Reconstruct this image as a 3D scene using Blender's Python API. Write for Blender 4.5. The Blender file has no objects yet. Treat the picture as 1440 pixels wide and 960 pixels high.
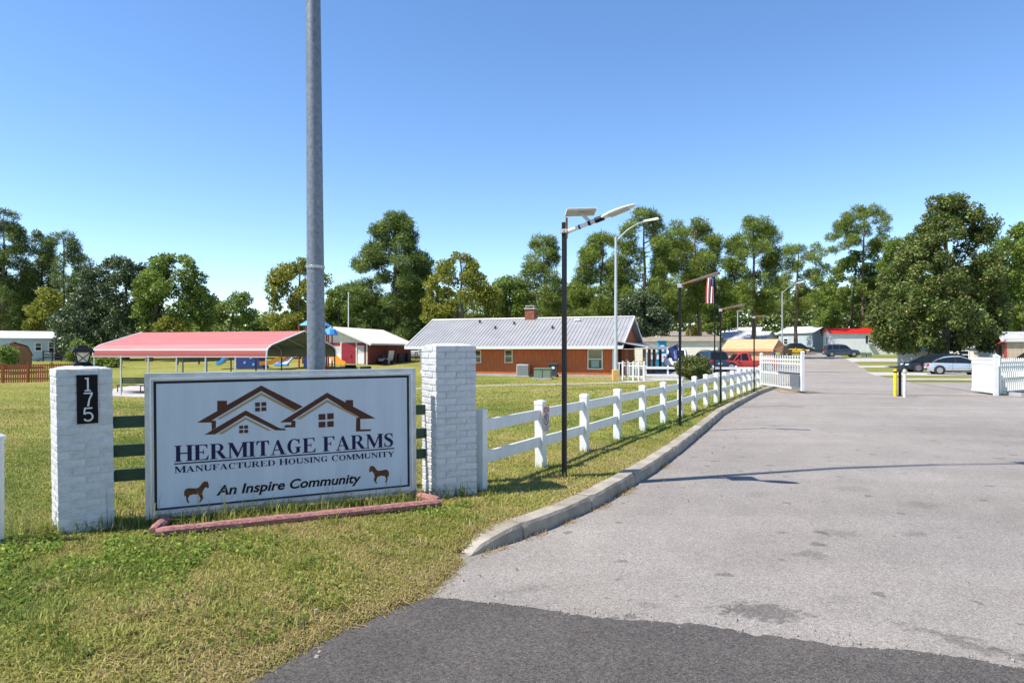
import bpy, bmesh, math, random
import numpy as np
from mathutils import Vector, Matrix
from mathutils.geometry import tessellate_polygon

random.seed(7)
rng = np.random.default_rng(11)
scene = bpy.context.scene
COL = scene.collection
R = math.radians

# ------------------------------------------------------------------ camera
EYE = 1.68
cam_d = bpy.data.cameras.new("camera")
cam = bpy.data.objects.new("camera", cam_d)
COL.objects.link(cam)
cam.location = (0, 0, EYE)
cam.rotation_euler = (R(90), 0, 0)
cam_d.lens = 24
cam_d.sensor_width = 36
cam_d.shift_y = 13 / 1440
cam_d.clip_start = 0.1
cam_d.clip_end = 3000
scene.camera = cam

# ------------------------------------------------------------------ light
SUN_EL = 55.5
SHADOW_AZ = 18.0                       # shadows fall to +x, turned this much to +y
world = bpy.data.worlds.new("World")
scene.world = world
world.use_nodes = True
wn = world.node_tree
for n in list(wn.nodes):
    wn.nodes.remove(n)
sky = wn.nodes.new("ShaderNodeTexSky")
sky.sky_type = 'NISHITA'
sky.sun_disc = False
sky.sun_elevation = R(SUN_EL)
sun_to = Vector((-math.cos(R(SHADOW_AZ)) * math.cos(R(SUN_EL)), -math.sin(R(SHADOW_AZ)) * math.cos(R(SUN_EL)), math.sin(R(SUN_EL))))
sky.sun_rotation = math.atan2(sun_to.x, sun_to.y)
sky.altitude = 0
sky.air_density = 0.88
sky.dust_density = 0.0
sky.ozone_density = 2.4
bg = wn.nodes.new("ShaderNodeBackground")
bg.inputs[1].default_value = 0.15
wo = wn.nodes.new("ShaderNodeOutputWorld")
hs_ = wn.nodes.new("ShaderNodeHueSaturation")
hs_.inputs["Saturation"].default_value = 1.14
hs_.inputs["Hue"].default_value = 0.503
wn.links.new(sky.outputs[0], hs_.inputs["Color"])
wn.links.new(hs_.outputs[0], bg.inputs[0])
wn.links.new(bg.outputs[0], wo.inputs[0])
sun_d = bpy.data.lights.new("sun", 'SUN')
sun_d.energy = 5.0
sun_d.angle = R(0.53)
sun_d.color = (1.0, 0.94, 0.85)
sun = bpy.data.objects.new("sun", sun_d)
COL.objects.link(sun)
sun.rotation_euler = (-sun_to).to_track_quat('-Z', 'Y').to_euler()
sun.location = (0, 0, 60)
scene.view_settings.view_transform = 'Standard'
scene.view_settings.look = 'None'
scene.view_settings.gamma = 1
scene.view_settings.use_curve_mapping = False
scene.view_settings.exposure = 0.66
try:
    scene.cycles.max_bounces = 6
    scene.cycles.transparent_max_bounces = 8
except Exception:
    pass

# ------------------------------------------------------------------ helpers
class MB:
    """collects shapes, links them as one mesh object"""
    def __init__(s):
        s.v = []; s.f = []; s.m = []; s.cur = 0
    def add(s, vs, fs):
        o = len(s.v)
        s.v += [tuple(p) for p in vs]
        s.f += [tuple(i + o for i in f) for f in fs]
        s.m += [s.cur] * len(fs)
        return s
    def box(s, c, d, rz=0.0, top=1.0, ry=0.0, rx=0.0):
        hx, hy, hz = d[0] / 2, d[1] / 2, d[2] / 2
        pts = []
        M = Matrix.Rotation(rz, 3, 'Z') @ Matrix.Rotation(ry, 3, 'Y') @ Matrix.Rotation(rx, 3, 'X')
        for z in (-1, 1):
            k = top if z > 0 else 1.0
            for x, y in ((-1, -1), (1, -1), (1, 1), (-1, 1)):
                pts.append(M @ Vector((x * hx * k, y * hy * k, z * hz)) + Vector(c))
        return s.add(pts, [(3, 2, 1, 0), (4, 5, 6, 7), (0, 1, 5, 4), (1, 2, 6, 5), (2, 3, 7, 6), (3, 0, 4, 7)])
    def bevbox(s, c, d, b=0.01, rz=0.0):
        hx, hy, hz = d[0] / 2, d[1] / 2, d[2] / 2
        bm = bmesh.new()
        bmesh.ops.create_cube(bm, size=1)
        for v in bm.verts:
            v.co = Vector((v.co.x * d[0], v.co.y * d[1], v.co.z * d[2]))
        bmesh.ops.bevel(bm, geom=bm.edges[:], offset=b, segments=2, affect='EDGES', profile=0.6)
        M = Matrix.Translation(Vector(c)) @ Matrix.Rotation(rz, 4, 'Z')
        bm.verts.index_update()
        s.add([M @ v.co for v in bm.verts], [[v.index for v in f.verts] for f in bm.faces])
        bm.free()
        return s
    def hexa(s, p):
        return s.add(p, [(3, 2, 1, 0), (4, 5, 6, 7), (0, 1, 5, 4), (1, 2, 6, 5), (2, 3, 7, 6), (3, 0, 4, 7)])
    def quad(s, a, b, c, d):
        return s.add([a, b, c, d], [(0, 1, 2, 3)])
    def poly(s, pts):
        return s.add(pts, [tuple(range(len(pts)))])
    def tube(s, pts, rad, n=8, cap=True):
        pts = [Vector(p) for p in pts]
        if not hasattr(rad, '__len__'):
            rad = [rad] * len(pts)
        vs = []; fs = []
        up = None
        for i, p in enumerate(pts):
            t = (pts[min(i + 1, len(pts) - 1)] - pts[max(i - 1, 0)]).normalized()
            if up is None:
                up = Vector((0, 0, 1)) if abs(t.z) < 0.9 else Vector((1, 0, 0))
            a = t.cross(up).normalized(); b = t.cross(a).normalized()
            up = -b if False else up
            for k in range(n):
                w = 2 * math.pi * k / n
                vs.append(p + (a * math.cos(w) + b * math.sin(w)) * rad[i])
        for i in range(len(pts) - 1):
            for k in range(n):
                k2 = (k + 1) % n
                fs.append((i * n + k, i * n + k2, (i + 1) * n + k2, (i + 1) * n + k))
        if cap:
            fs.append(tuple(range(n)))
            fs.append(tuple((len(pts) - 1) * n + k for k in reversed(range(n))))
        return s.add(vs, fs)
    def lathe(s, prof, c=(0, 0, 0), n=16, axis='Z'):
        vs = []; fs = []
        for r, z in prof:
            for k in range(n):
                w = 2 * math.pi * k / n
                p = Vector((r * math.cos(w), r * math.sin(w), z))
                if axis == 'Y':
                    p = Vector((p.x, p.z, p.y))
                vs.append(p + Vector(c))
        for i in range(len(prof) - 1):
            for k in range(n):
                k2 = (k + 1) % n
                fs.append((i * n + k, i * n + k2, (i + 1) * n + k2, (i + 1) * n + k))
        fs.append(tuple(range(n)))
        fs.append(tuple((len(prof) - 1) * n + k for k in reversed(range(n))))
        return s.add(vs, fs)
    def prism(s, poly, y0, y1):
        """outline in x,z pushed from y0 to y1"""
        n = len(poly)
        vs = [(x, y0, z) for x, z in poly] + [(x, y1, z) for x, z in poly]
        fs = [tuple(range(n)), tuple(reversed(range(n, 2 * n)))]
        for i in range(n):
            j = (i + 1) % n
            fs.append((i, i + n, j + n, j))
        return s.add(vs, fs)
    def build(s, name, mats, parent=None, smooth=False, loc=None, rz=0.0, kind=None, label=None):
        me = bpy.data.meshes.new(name)
        me.from_pydata([tuple(v) for v in s.v], [], s.f)
        if not isinstance(mats, (list, tuple)):
            mats = [mats]
        for m in mats:
            me.materials.append(m)
        me.polygons.foreach_set("material_index", np.array(s.m, dtype=np.int32))
        if smooth:
            me.polygons.foreach_set("use_smooth", np.ones(len(s.f), dtype=bool))
        me.update()
        if smooth == 'auto':
            me.set_sharp_from_angle(angle=R(35))
        o = bpy.data.objects.new(name, me)
        COL.objects.link(o)
        if parent is not None:
            o.parent = parent
        if loc is not None:
            o.location = loc
        if rz:
            o.rotation_euler = (0, 0, rz)
        if kind:
            o['kind'] = kind
        if label:
            o['label'] = label
        return o

def fixn(o):
    bm = bmesh.new(); bm.from_mesh(o.data)
    bmesh.ops.recalc_face_normals(bm, faces=bm.faces[:])
    bm.to_mesh(o.data); bm.free()
    return o

def tag(o, label, cat, group=None):
    o['label'] = label; o['category'] = cat
    if group:
        o['group'] = group
    return o

def thing(name, label, cat, loc=(0, 0, 0), rz=0.0, group=None):
    o = bpy.data.objects.new(name, None)
    o.empty_display_size = 0.2
    COL.objects.link(o)
    o.location = loc
    o.rotation_euler = (0, 0, rz)
    return tag(o, label, cat, group)

def kids(o):
    return [c for c in COL.objects if c.parent == o]

def copy_tree(o, parent=None):
    c = o.copy(); COL.objects.link(c)
    if parent is not None:
        c.parent = parent
    for ch in kids(o):
        copy_tree(ch, c)
    return c

def share(o, name=None, parent=None, loc=None, rot=None):
    c = o.copy(); COL.objects.link(c)
    if parent is not None:
        c.parent = parent
    if loc is not None:
        c.location = loc
    if rot is not None:
        c.rotation_euler = rot
    return c

# ------------------------------------------------------------------ materials
def mat(name, col, rough=0.6, var=0.0, vscale=3.0, bump=0.0, bscale=30.0, metal=0.0, col2=None, spec=0.5, coat=0.0, detail=4.0, stretch=None, island=0.0):
    m = bpy.data.materials.new(name)
    m.use_nodes = True
    nt = m.node_tree; N = nt.nodes; L = nt.links
    b = N["Principled BSDF"]
    b.inputs["Roughness"].default_value = rough
    b.inputs["Metallic"].default_value = metal
    b.inputs["Specular IOR Level"].default_value = spec
    b.inputs["Coat Weight"].default_value = coat
    b.inputs["Base Color"].default_value = (*col, 1)
    tc = N.new("ShaderNodeTexCoord")
    src = tc.outputs["Object"]
    if stretch:
        mp = N.new("ShaderNodeMapping"); mp.inputs["Scale"].default_value = stretch
        L.new(src, mp.inputs[0]); src = mp.outputs[0]
    if var > 0 or col2:
        nz = N.new("ShaderNodeTexNoise"); nz.inputs["Scale"].default_value = vscale; nz.inputs["Detail"].default_value = detail
        nz.inputs["Roughness"].default_value = 0.65
        L.new(src, nz.inputs["Vector"])
        rp = N.new("ShaderNodeValToRGB")
        lo = col2 if col2 else tuple(c * (1 - var) for c in col)
        hi = col if col2 else tuple(min(1, c * (1 + var * 0.6)) for c in col)
        rp.color_ramp.elements[0].color = (*lo, 1); rp.color_ramp.elements[1].color = (*hi, 1)
        rp.color_ramp.elements[0].position = 0.32; rp.color_ramp.elements[1].position = 0.66
        L.new(nz.outputs["Fac"], rp.inputs[0])
        out = rp.outputs[0]
        if island:
            g = N.new("ShaderNodeObjectInfo"); mm = N.new("ShaderNodeMapRange")
            mm.inputs[3].default_value = 1 - island; mm.inputs[4].default_value = 1 + island * 0.5
            L.new(g.outputs["Random"], mm.inputs[0])
            mx = N.new("ShaderNodeVectorMath"); mx.operation = 'SCALE'
            L.new(out, mx.inputs[0]); L.new(mm.outputs[0], mx.inputs["Scale"])
            out = mx.outputs[0]
        L.new(out, b.inputs["Base Color"])
    if bump > 0:
        n2 = N.new("ShaderNodeTexNoise"); n2.inputs["Scale"].default_value = bscale; n2.inputs["Detail"].default_value = 5
        L.new(src, n2.inputs["Vector"])
        bp = N.new("ShaderNodeBump"); bp.inputs["Strength"].default_value = bump; bp.inputs["Distance"].default_value = 0.02
        L.new(n2.outputs["Fac"], bp.inputs["Height"]); L.new(bp.outputs[0], b.inputs["Normal"])
    return m

def leafmat(name, c1, c2, c3=None, rough=0.55, trans=0.3, spec=0.4):
    """leaf colour differs from leaf to leaf, and lets some light through"""
    m = bpy.data.materials.new(name); m.use_nodes = True
    nt = m.node_tree; N = nt.nodes; L = nt.links
    b = N["Principled BSDF"]; b.inputs["Roughness"].default_value = rough
    b.inputs["Specular IOR Level"].default_value = spec
    g = N.new("ShaderNodeNewGeometry")
    rp = N.new("ShaderNodeValToRGB")
    e = rp.color_ramp.elements
    e[0].color = (*c1, 1); e[1].color = (*c2, 1)
    if c3:
        e[1].position = 0.7
        x = e.new(0.95); x.color = (*c3, 1)
    L.new(g.outputs["Random Per Island"], rp.inputs[0])
    tc = N.new("ShaderNodeTexCoord")
    nz = N.new("ShaderNodeTexNoise"); nz.inputs["Scale"].default_value = 0.35; nz.inputs["Detail"].default_value = 2
    L.new(tc.outputs["Object"], nz.inputs["Vector"])
    mr = N.new("ShaderNodeMapRange"); mr.inputs[1].default_value = 0.3; mr.inputs[2].default_value = 0.7
    mr.inputs[3].default_value = 0.75; mr.inputs[4].default_value = 1.25
    L.new(nz.outputs["Fac"], mr.inputs[0])
    vm = N.new("ShaderNodeVectorMath"); vm.operation = 'SCALE'
    L.new(rp.outputs[0], vm.inputs[0]); L.new(mr.outputs[0], vm.inputs["Scale"])
    L.new(vm.outputs[0], b.inputs["Base Color"])
    t = N.new("ShaderNodeBsdfTranslucent"); L.new(vm.outputs[0], t.inputs[0])
    mx = N.new("ShaderNodeMixShader"); mx.inputs[0].default_value = trans
    L.new(b.outputs[0], mx.inputs[1]); L.new(t.outputs[0], mx.inputs[2])
    L.new(mx.outputs[0], N["Material Output"].inputs[0])
    return m

M = {}
M['white_vinyl'] = mat('white_vinyl', (0.75, 0.75, 0.74), 0.4, 0.0, 4.0, spec=0.4, col2=(0.64, 0.64, 0.60))
M['brick_paint'] = mat('brick_paint', (0.56, 0.56, 0.56), 0.6, 0.14, 14, 0.45, 60, island=0.07)
M['mortar_paint'] = mat('mortar_paint', (0.56, 0.57, 0.58), 0.8, 0.2, 10, 0.6, 50)
M['black_plaque'] = mat('black_plaque', (0.006, 0.006, 0.007), 0.6, spec=0.15)
M['white_paint'] = mat('white_paint', (0.8, 0.8, 0.8), 0.5, 0.05, 5)
M['numeral'] = mat('numeral', (0.62, 0.62, 0.64), 0.4)
M['sign_face'] = mat('sign_face', (0.50, 0.555, 0.61), 0.45, 0.07, 3.0, spec=0.3, stretch=(2.5, 1, .35))
M['aluminium'] = mat('aluminium', (0.62, 0.63, 0.65), 0.42, 0.15, 4, metal=0.65)
M['sign_frame'] = mat('sign_frame', (0.50, 0.515, 0.54), 0.42, 0.2, 5, metal=0.35)
M['shadow_gap'] = mat('shadow_gap', (0.02, 0.02, 0.03), 0.8)
M['navy_print'] = mat('navy_print', (0.014, 0.012, 0.055), 0.6, spec=0.2)
M['brown_print'] = mat('brown_print', (0.085, 0.030, 0.018), 0.6, spec=0.2)
M['tan_print'] = mat('tan_print', (0.36, 0.25, 0.12), 0.6, spec=0.2)
M['horse_print'] = mat('horse_print', (0.11, 0.045, 0.015), 0.6, 0.4, 20, spec=0.2)
M['black_print'] = mat('black_print', (0.008, 0.008, 0.012), 0.6, spec=0.2)
M['galvanised'] = mat('galvanised', (0.20, 0.22, 0.245), 0.5, 0.30, 22, 0.1, 60, metal=0.45)
M['galv_light'] = mat('galv_light', (0.55, 0.57, 0.58), 0.45, 0.15, 8, metal=0.4)
M['strap_steel'] = mat('strap_steel', (0.5, 0.49, 0.47), 0.4, 0.2, 30, metal=0.7)
M['black_metal'] = mat('black_metal', (0.006, 0.006, 0.007), 0.5, 0.2, 10, spec=0.25)
M['rust'] = mat('rust', (0.24, 0.10, 0.045), 0.85, 0.5, 20)
M['green_board'] = mat('green_board', (0.008, 0.055, 0.028), 0.45, 0.35, 8, stretch=(1, 8, 8))
M['grey_post'] = mat('grey_post', (0.30, 0.32, 0.33), 0.6, 0.3, 10)
M['red_timber'] = mat('red_timber', (0.42, 0.185, 0.165), 0.85, 0.45, 9, 0.9, 22, col2=(0.21, 0.09, 0.075), stretch=(1, 4, 4))
M['concrete'] = mat('concrete', (0.41, 0.362, 0.29), 0.9, 0.0, 2.2, 0.6, 60, col2=(0.19, 0.162, 0.122), detail=9)
M['slab'] = mat('slab', (0.46, 0.44, 0.41), 0.9, 0.0, 0.8, 0.3, 20, col2=(0.34, 0.32, 0.29))
M['panel_cell'] = mat('panel_cell', (0.02, 0.03, 0.07), 0.15)
M['lamp_grey'] = mat('lamp_grey', (0.50, 0.49, 0.46), 0.5, 0.12, 8)
M['white_metal'] = mat('white_metal', (0.74, 0.75, 0.75), 0.4, 0.06, 4)
M['glass'] = mat('glass', (0.012, 0.016, 0.018), 0.08, spec=0.45)
M['green_glass'] = mat('green_glass', (0.035, 0.055, 0.035), 0.08, 0.4, 2, spec=0.8)
M['blind'] = mat('blind', (0.25, 0.36, 0.32), 0.5)
M['lantern_glass'] = mat('lantern_glass', (0.62, 0.58, 0.44), 0.25, 0.15, 20)
M['wood_siding'] = mat('wood_siding', (0.56, 0.135, 0.034), 0.7, 0.0, 5, 0.3, 20, col2=(0.40, 0.09, 0.024), stretch=(3, 3, 0.4))
M['metal_roof'] = mat('metal_roof', (0.345, 0.34, 0.335), 0.5, 0.12, 0.8, metal=0.15)
M['chimney_brick'] = mat('chimney_brick', (0.25, 0.085, 0.045), 0.9, 0.4, 6, 0.5, 20)
M['red_roof'] = mat('red_roof', (0.62, 0.215, 0.19), 0.45, 0.0, 0.9, col2=(0.55, 0.155, 0.14), stretch=(0.3, 4, 4))
M['red_rib'] = mat('red_rib', (0.60, 0.13, 0.12), 0.4)
M['bright_red'] = mat('bright_red', (0.62, 0.015, 0.012), 0.45, 0.1, 2)
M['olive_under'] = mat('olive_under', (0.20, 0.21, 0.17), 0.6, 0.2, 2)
M['barn_red'] = mat('barn_red', (0.22, 0.055, 0.045), 0.8, 0.25, 2, stretch=(4, 4, 0.5))
M['door_red'] = mat('door_red', (0.30, 0.016, 0.03), 0.6, 0.2, 2)
M['cream'] = mat('cream', (0.72, 0.68, 0.56), 0.7, 0.12, 2)
M['barn_roof'] = mat('barn_roof', (0.70, 0.66, 0.59), 0.7, 0.15, 1.5)
M['home_white'] = mat('home_white', (0.75, 0.76, 0.76), 0.5, 0.08, 1.5)
M['home_blue'] = mat('home_blue', (0.48, 0.55, 0.60), 0.5, 0.1, 1.5)
M['home_cream'] = mat('home_cream', (0.74, 0.69, 0.60), 0.6, 0.1, 1.5)
M['home_tan'] = mat('home_tan', (0.42, 0.33, 0.23), 0.7, 0.15, 1.5)
M['home_grey'] = mat('home_grey', (0.36, 0.39, 0.40), 0.6, 0.1, 1.5)
M['roof_grey'] = mat('roof_grey', (0.40, 0.40, 0.40), 0.6, 0.15, 1)
M['roof_white'] = mat('roof_white', (0.62, 0.64, 0.66), 0.5, 0.1, 1)
M['roof_brown'] = mat('roof_brown', (0.25, 0.21, 0.17), 0.8, 0.2, 1)
M['shutter_black'] = mat('shutter_black', (0.015, 0.016, 0.018), 0.6)
M['shed_brown'] = mat('shed_brown', (0.27, 0.13, 0.06), 0.8, 0.25, 3, stretch=(4, 4, 0.5))
M['shed_roof'] = mat('shed_roof', (0.17, 0.028, 0.028), 0.7, 0.2, 2)
M['orange_fence'] = mat('orange_fence', (0.42, 0.12, 0.045), 0.75, 0.25, 3)
M['bark_pine'] = mat('bark_pine', (0.20, 0.135, 0.095), 0.95, 0.45, 3, 0.8, 8, stretch=(3, 3, 0.7))
M['bark_grey'] = mat('bark_grey', (0.15, 0.13, 0.105), 0.95, 0.45, 3, 0.8, 8, stretch=(3, 3, 0.7))
M['tyre'] = mat('tyre', (0.015, 0.015, 0.016), 0.85)
M['rim'] = mat('rim', (0.5, 0.5, 0.52), 0.3, metal=0.8)
M['car_silver'] = mat('car_silver', (0.50, 0.54, 0.58), 0.28, metal=0.5, coat=0.6)
M['car_navy'] = mat('car_navy', (0.007, 0.011, 0.022), 0.25, coat=0.4)
M['car_slate'] = mat('car_slate', (0.035, 0.05, 0.08), 0.28, coat=0.8)
M['car_yellow'] = mat('car_yellow', (0.75, 0.46, 0.01), 0.3, coat=0.7)
M['car_red'] = mat('car_red', (0.50, 0.03, 0.016), 0.35, coat=0.5)
M['car_white'] = mat('car_white', (0.75, 0.76, 0.77), 0.3, coat=0.6)
M['car_blue'] = mat('car_blue', (0.018, 0.042, 0.085), 0.28, coat=0.5)
M['car_black'] = mat('car_black', (0.01, 0.011, 0.014), 0.28, coat=0.8)
M['car_trim'] = mat('car_trim', (0.02, 0.02, 0.022), 0.5)
M['headlight'] = mat('headlight', (0.7, 0.72, 0.74), 0.12)
M['taillight'] = mat('taillight', (0.45, 0.02, 0.02), 0.2)
M['tarp'] = mat('tarp', (0.62, 0.34, 0.17), 0.75, 0.12, 2, 0.4, 3)
M['tarp_dark'] = mat('tarp_dark', (0.17, 0.085, 0.045), 0.8)
M['bollard_yellow'] = mat('bollard_yellow', (0.75, 0.55, 0.012), 0.5, 0.15, 6)
M['pedestal'] = mat('pedestal', (0.66, 0.42, 0.15), 0.8, 0.2, 4)
M['old_white'] = mat('old_white', (0.66, 0.63, 0.55), 0.6, 0.2, 7)
M['play_blue'] = mat('play_blue', (0.03, 0.12, 0.50), 0.4)
M['play_sky'] = mat('play_sky', (0.07, 0.32, 0.75), 0.4)
M['play_navy'] = mat('play_navy', (0.014, 0.03, 0.14), 0.5)
M['play_orange'] = mat('play_orange', (0.75, 0.27, 0.02), 0.4)
M['play_red'] = mat('play_red', (0.35, 0.05, 0.03), 0.5)
M['teal'] = mat('teal', (0.02, 0.26, 0.40), 0.6, 0.15, 3)
M['ac_grey'] = mat('ac_grey', (0.44, 0.44, 0.42), 0.6)
M['ac_dark'] = mat('ac_dark', (0.22, 0.22, 0.215), 0.6)
M['box_green'] = mat('box_green', (0.19, 0.24, 0.17), 0.6, 0.15, 4)
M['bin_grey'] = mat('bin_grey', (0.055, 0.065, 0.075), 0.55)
M['flag_red'] = mat('flag_red', (0.42, 0.03, 0.045), 0.8)
M['flag_white'] = mat('flag_white', (0.72, 0.70, 0.70), 0.8)
M['flag_blue'] = mat('flag_blue', (0.025, 0.04, 0.16), 0.8, 0.3, 6)
M['flag_print'] = mat('flag_print', (0.32, 0.38, 0.62), 0.8)
M['bench_green'] = mat('bench_green', (0.014, 0.03, 0.02), 0.5)
M['pink_plate'] = mat('pink_plate', (0.62, 0.50, 0.49), 0.6, 0.2, 15)
M['faded_red'] = mat('faded_red', (0.42, 0.16, 0.17), 0.7, 0.35, 18)
M['dark_wood'] = mat('dark_wood', (0.035, 0.027, 0.022), 0.8, 0.3, 4)
M['porch_wood'] = mat('porch_wood', (0.19, 0.085, 0.04), 0.8, 0.3, 3)
M['white_dirty'] = mat('white_dirty', (0.60, 0.58, 0.52), 0.8, 0.25, 3)
M['clutter_dark'] = mat('clutter_dark', (0.035, 0.035, 0.04), 0.6, 0.4, 5)
M['path_pale'] = mat('path_pale', (0.60, 0.56, 0.47), 0.9, 0.0, 1.2, 0.3, 20, col2=(0.44, 0.41, 0.34))
M['hose'] = mat('hose', (0.62, 0.59, 0.50), 0.7)
M['litter_white'] = mat('litter_white', (0.55, 0.53, 0.47), 0.7)
M['stone'] = mat('stone', (0.30, 0.28, 0.25), 0.9, 0.3, 20)

# ------------------------------------------------------------------ terrain
CTRL = [(-20,0,0),(-20,8,-.03),(-5,5,0),(0,10,0),(-6,12,0),(2,20,0),(5,15,0),(10,25,0),(12,30,0),(20,20,0),(20,29,0),(40,5,0),(0,-20,0),(-40,-20,0),(40,-20,0),
        (-25.4,41.4,-1.0),(-13.7,38,-.95),(-11.5,45,-.75),(-33,30,-.7),(-17,57,.25),(-36,52,-.65),(-50,75,.5),(-60,64,.1),(-13.3,63,.4),(-11,72,.6),
        (-7.7,58,-.22),(8.3,55,-.27),(0,40,-.36),(7,40,-.36),(7,45,-.3),(11,45,-.15),(17.1,40,-.1),(24,54,-.13),(37,54,-.23),(18,62,.1),(23,40,-.12),
        (42.8,100,.85),(48,100,.85),(50,105,.75),(38,105,1.2),(52,112,1.2),(70,66,-.1),(15,82,.5),(45,132,2.0),(0,110,1.2),(-30,100,1.0),(-70,110,1.0),(60,80,.3),
        (0,160,2.2),(80,160,2.2),(-80,160,1.8),(120,100,1.0),(-120,80,.5),(140,20,.3),(-140,0,-.3),(60,40,-.1)]
_P = np.array(CTRL, float)
def _U(r2):
    return np.where(r2 > 1e-9, r2 * np.log(np.maximum(r2, 1e-9)), 0.0)
_n = len(_P)
_S = _P[:, :2] / 50.0
_K = _U(((_S[:, None, :] - _S[None, :, :]) ** 2).sum(-1)) + np.eye(_n) * 0.004
_Q = np.hstack([np.ones((_n, 1)), _S])
_W = np.linalg.solve(np.block([[_K, _Q], [_Q.T, np.zeros((3, 3))]]), np.concatenate([_P[:, 2], np.zeros(3)]))
def G_arr(x, y):
    """lawn level of the place"""
    x = np.clip(np.asarray(x, float), -150, 150); y = np.clip(np.asarray(y, float), -25, 165)
    sh = x.shape
    p = np.stack([x.ravel(), y.ravel()], 1) / 50.0
    out = np.empty(len(p))
    for i in range(0, len(p), 20000):
        q = p[i:i + 20000]
        out[i:i + 20000] = _U(((q[:, None, :] - _S[None]) ** 2).sum(-1)) @ _W[:_n] + _W[_n] + q @ _W[_n + 1:]
    out = out.reshape(sh)
    near = np.clip((y - 13) / 16, 0, 1) * 1.0
    side = np.clip((np.abs(x) - 12) / 12, 0, 1)
    k = np.maximum(near, side)
    k = k * k * (3 - 2 * k)
    return out * k
def G(x, y):
    return float(G_arr(np.array([x]), np.array([y]))[0])

KERB = [(-.36,5.98),(-.13,6.26),(.10,6.55),(.37,6.9),(.70,7.42),(1.0,7.9),(1.24,8.37),(2.1,10.1),(2.94,12.0),(4.26,15.1),(5.88,19.0),(8.2,24.0),(10.2,28.2),(12.0,31.6),(13.4,34.2)]
LEFT_EDGE = [(-9,-14),(-5,-6),(-3,-1),(-2.15,1.5),(-1.76,2.8),(-1.39,3.66),(-1.04,4.36),(-.60,4.95),(-.44,5.5)] + KERB + [(17.1,40.5),(26,61),(42.8,100),(64,150)]
RIGHT_EDGE = [(60,-14),(40,-4),(30,4),(24,12),(21,20),(20.0,26.6),(20.3,29),(21.4,33),(22.8,39),(26.5,48.6),(31,59.5),(37.8,74.5),(48.4,100),(71,150)]
_le = np.array(LEFT_EDGE); _re = np.array(RIGHT_EDGE)
def xl(y): return np.interp(y, _le[:, 1], _le[:, 0])
def xr(y): return np.interp(y, _re[:, 1], _re[:, 0])
def road_z(x, y):
    x = np.asarray(x, float); y = np.asarray(y, float)
    w = 0.125 - 0.105 * np.clip((y - 30) / 8, 0, 1)
    q = (x - 4.95) * .9 - (y - 10.5) * .44
    fade = np.clip((24 - y) / 10, 0, 1)
    drop = np.minimum(0.035 * np.maximum(q, 0), 0.25) * fade
    return G_arr(x, y) - w - drop
def rz_(x, y): return float(road_z(np.array([x]), np.array([y]))[0])
def sstep(a, b, v):
    t = np.clip((v - a) / (b - a), 0, 1); return t * t * (3 - 2 * t)
_kn = [rng.uniform(-1, 1, 3) for _ in range(24)]
def wav(x, y, s):
    """smooth random field about -1..1"""
    o = 0
    for i, k in enumerate(_kn[:10]):
        o = o + np.sin(x * k[0] * 2.2 * s + y * k[1] * 2.2 * s + k[2] * 9 + i)
    return o / 4.5
def lawn_z(x, y, t):
    """t = distance left of the road edge"""
    x = np.asarray(x, float); y = np.asarray(y, float); t = np.asarray(t, float)
    g = G_arr(x, y); r = road_z(x, y)
    full = sstep(5.9, 6.6, y) * (1 - sstep(34, 38, y))
    rise = sstep(0.0, 1.3, t)
    lip = 0.02 - 0.045 * (1 - sstep(-0.05, 0.16, t)) * (1 - full)
    z = r + lip + (g - r - 0.02) * np.maximum(rise, full)
    bumps = 0.012 * wav(x, y, 1.3) * sstep(0.1, 0.8, t) * (1 - sstep(20, 40, y))
    return z + bumps

def sheet(name, X, Y, Z, m, kind='structure', attr=None):
    """grid of points as one sheet"""
    a, b = X.shape
    co = np.stack([X, Y, Z], -1).reshape(-1, 3)
    idx = np.arange(a * b).reshape(a, b)
    f = np.stack([idx[:-1, :-1], idx[:-1, 1:], idx[1:, 1:], idx[1:, :-1]], -1).reshape(-1, 4)
    me = bpy.data.meshes.new(name)
    me.vertices.add(len(co)); me.vertices.foreach_set("co", co.ravel())
    me.loops.add(f.size); me.loops.foreach_set("vertex_index", f.ravel().astype(np.int32))
    me.polygons.add(len(f))
    me.polygons.foreach_set("loop_start", (np.arange(len(f)) * 4).astype(np.int32))
    me.polygons.foreach_set("loop_total", np.full(len(f), 4, dtype=np.int32))
    me.polygons.foreach_set("use_smooth", np.ones(len(f), dtype=bool))
    me.update(); me.validate()
    if me.polygons[0].normal.z < 0:
        me.flip_normals()
    if attr is not None:
        at = me.color_attributes.new("tint", 'FLOAT_COLOR', 'POINT')
        at.data.foreach_set("color", np.concatenate([attr.reshape(-1, 3), np.ones((a * b, 1))], 1).ravel())
    me.materials.append(m)
    o = bpy.data.objects.new(name, me); COL.objects.link(o)
    o['kind'] = kind
    return o

def dryness(x, y):
    """how dry the turf is, 0 fresh .. 1 straw: worn verge by the road, patches in the lawn"""
    t = xl(y) - x
    d = 0.41 + 0.26 * wav(x, y, 0.35) + 0.22 * wav(x + 30, y * 1.7, 1.1)
    edge = np.exp(-np.maximum(t - 0.05, 0) / 0.24) * (1 - sstep(6, 8, y) * 0.45) + 0.42 * np.exp(-np.maximum(t, 0) / 0.8) * (1 - sstep(3.9, 6, y))
    d = d + 0.75 * edge
    d = d + 0.5 * np.exp(-(((x + 4.2) / 1.0) ** 2 + ((y - 7.0) / 0.35) ** 2))
    lush = np.exp(-(((x + 3.3) / 1.0) ** 2 + ((y - 5.1) / 0.6) ** 2))
    d = d - 0.55 * lush + 0.13 * wav(x * 1.1 + 5, y, 3.1) + 0.13 * wav(x, y * 1.2 + 9, 7.3)
    return np.clip(d, 0, 1)
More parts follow.
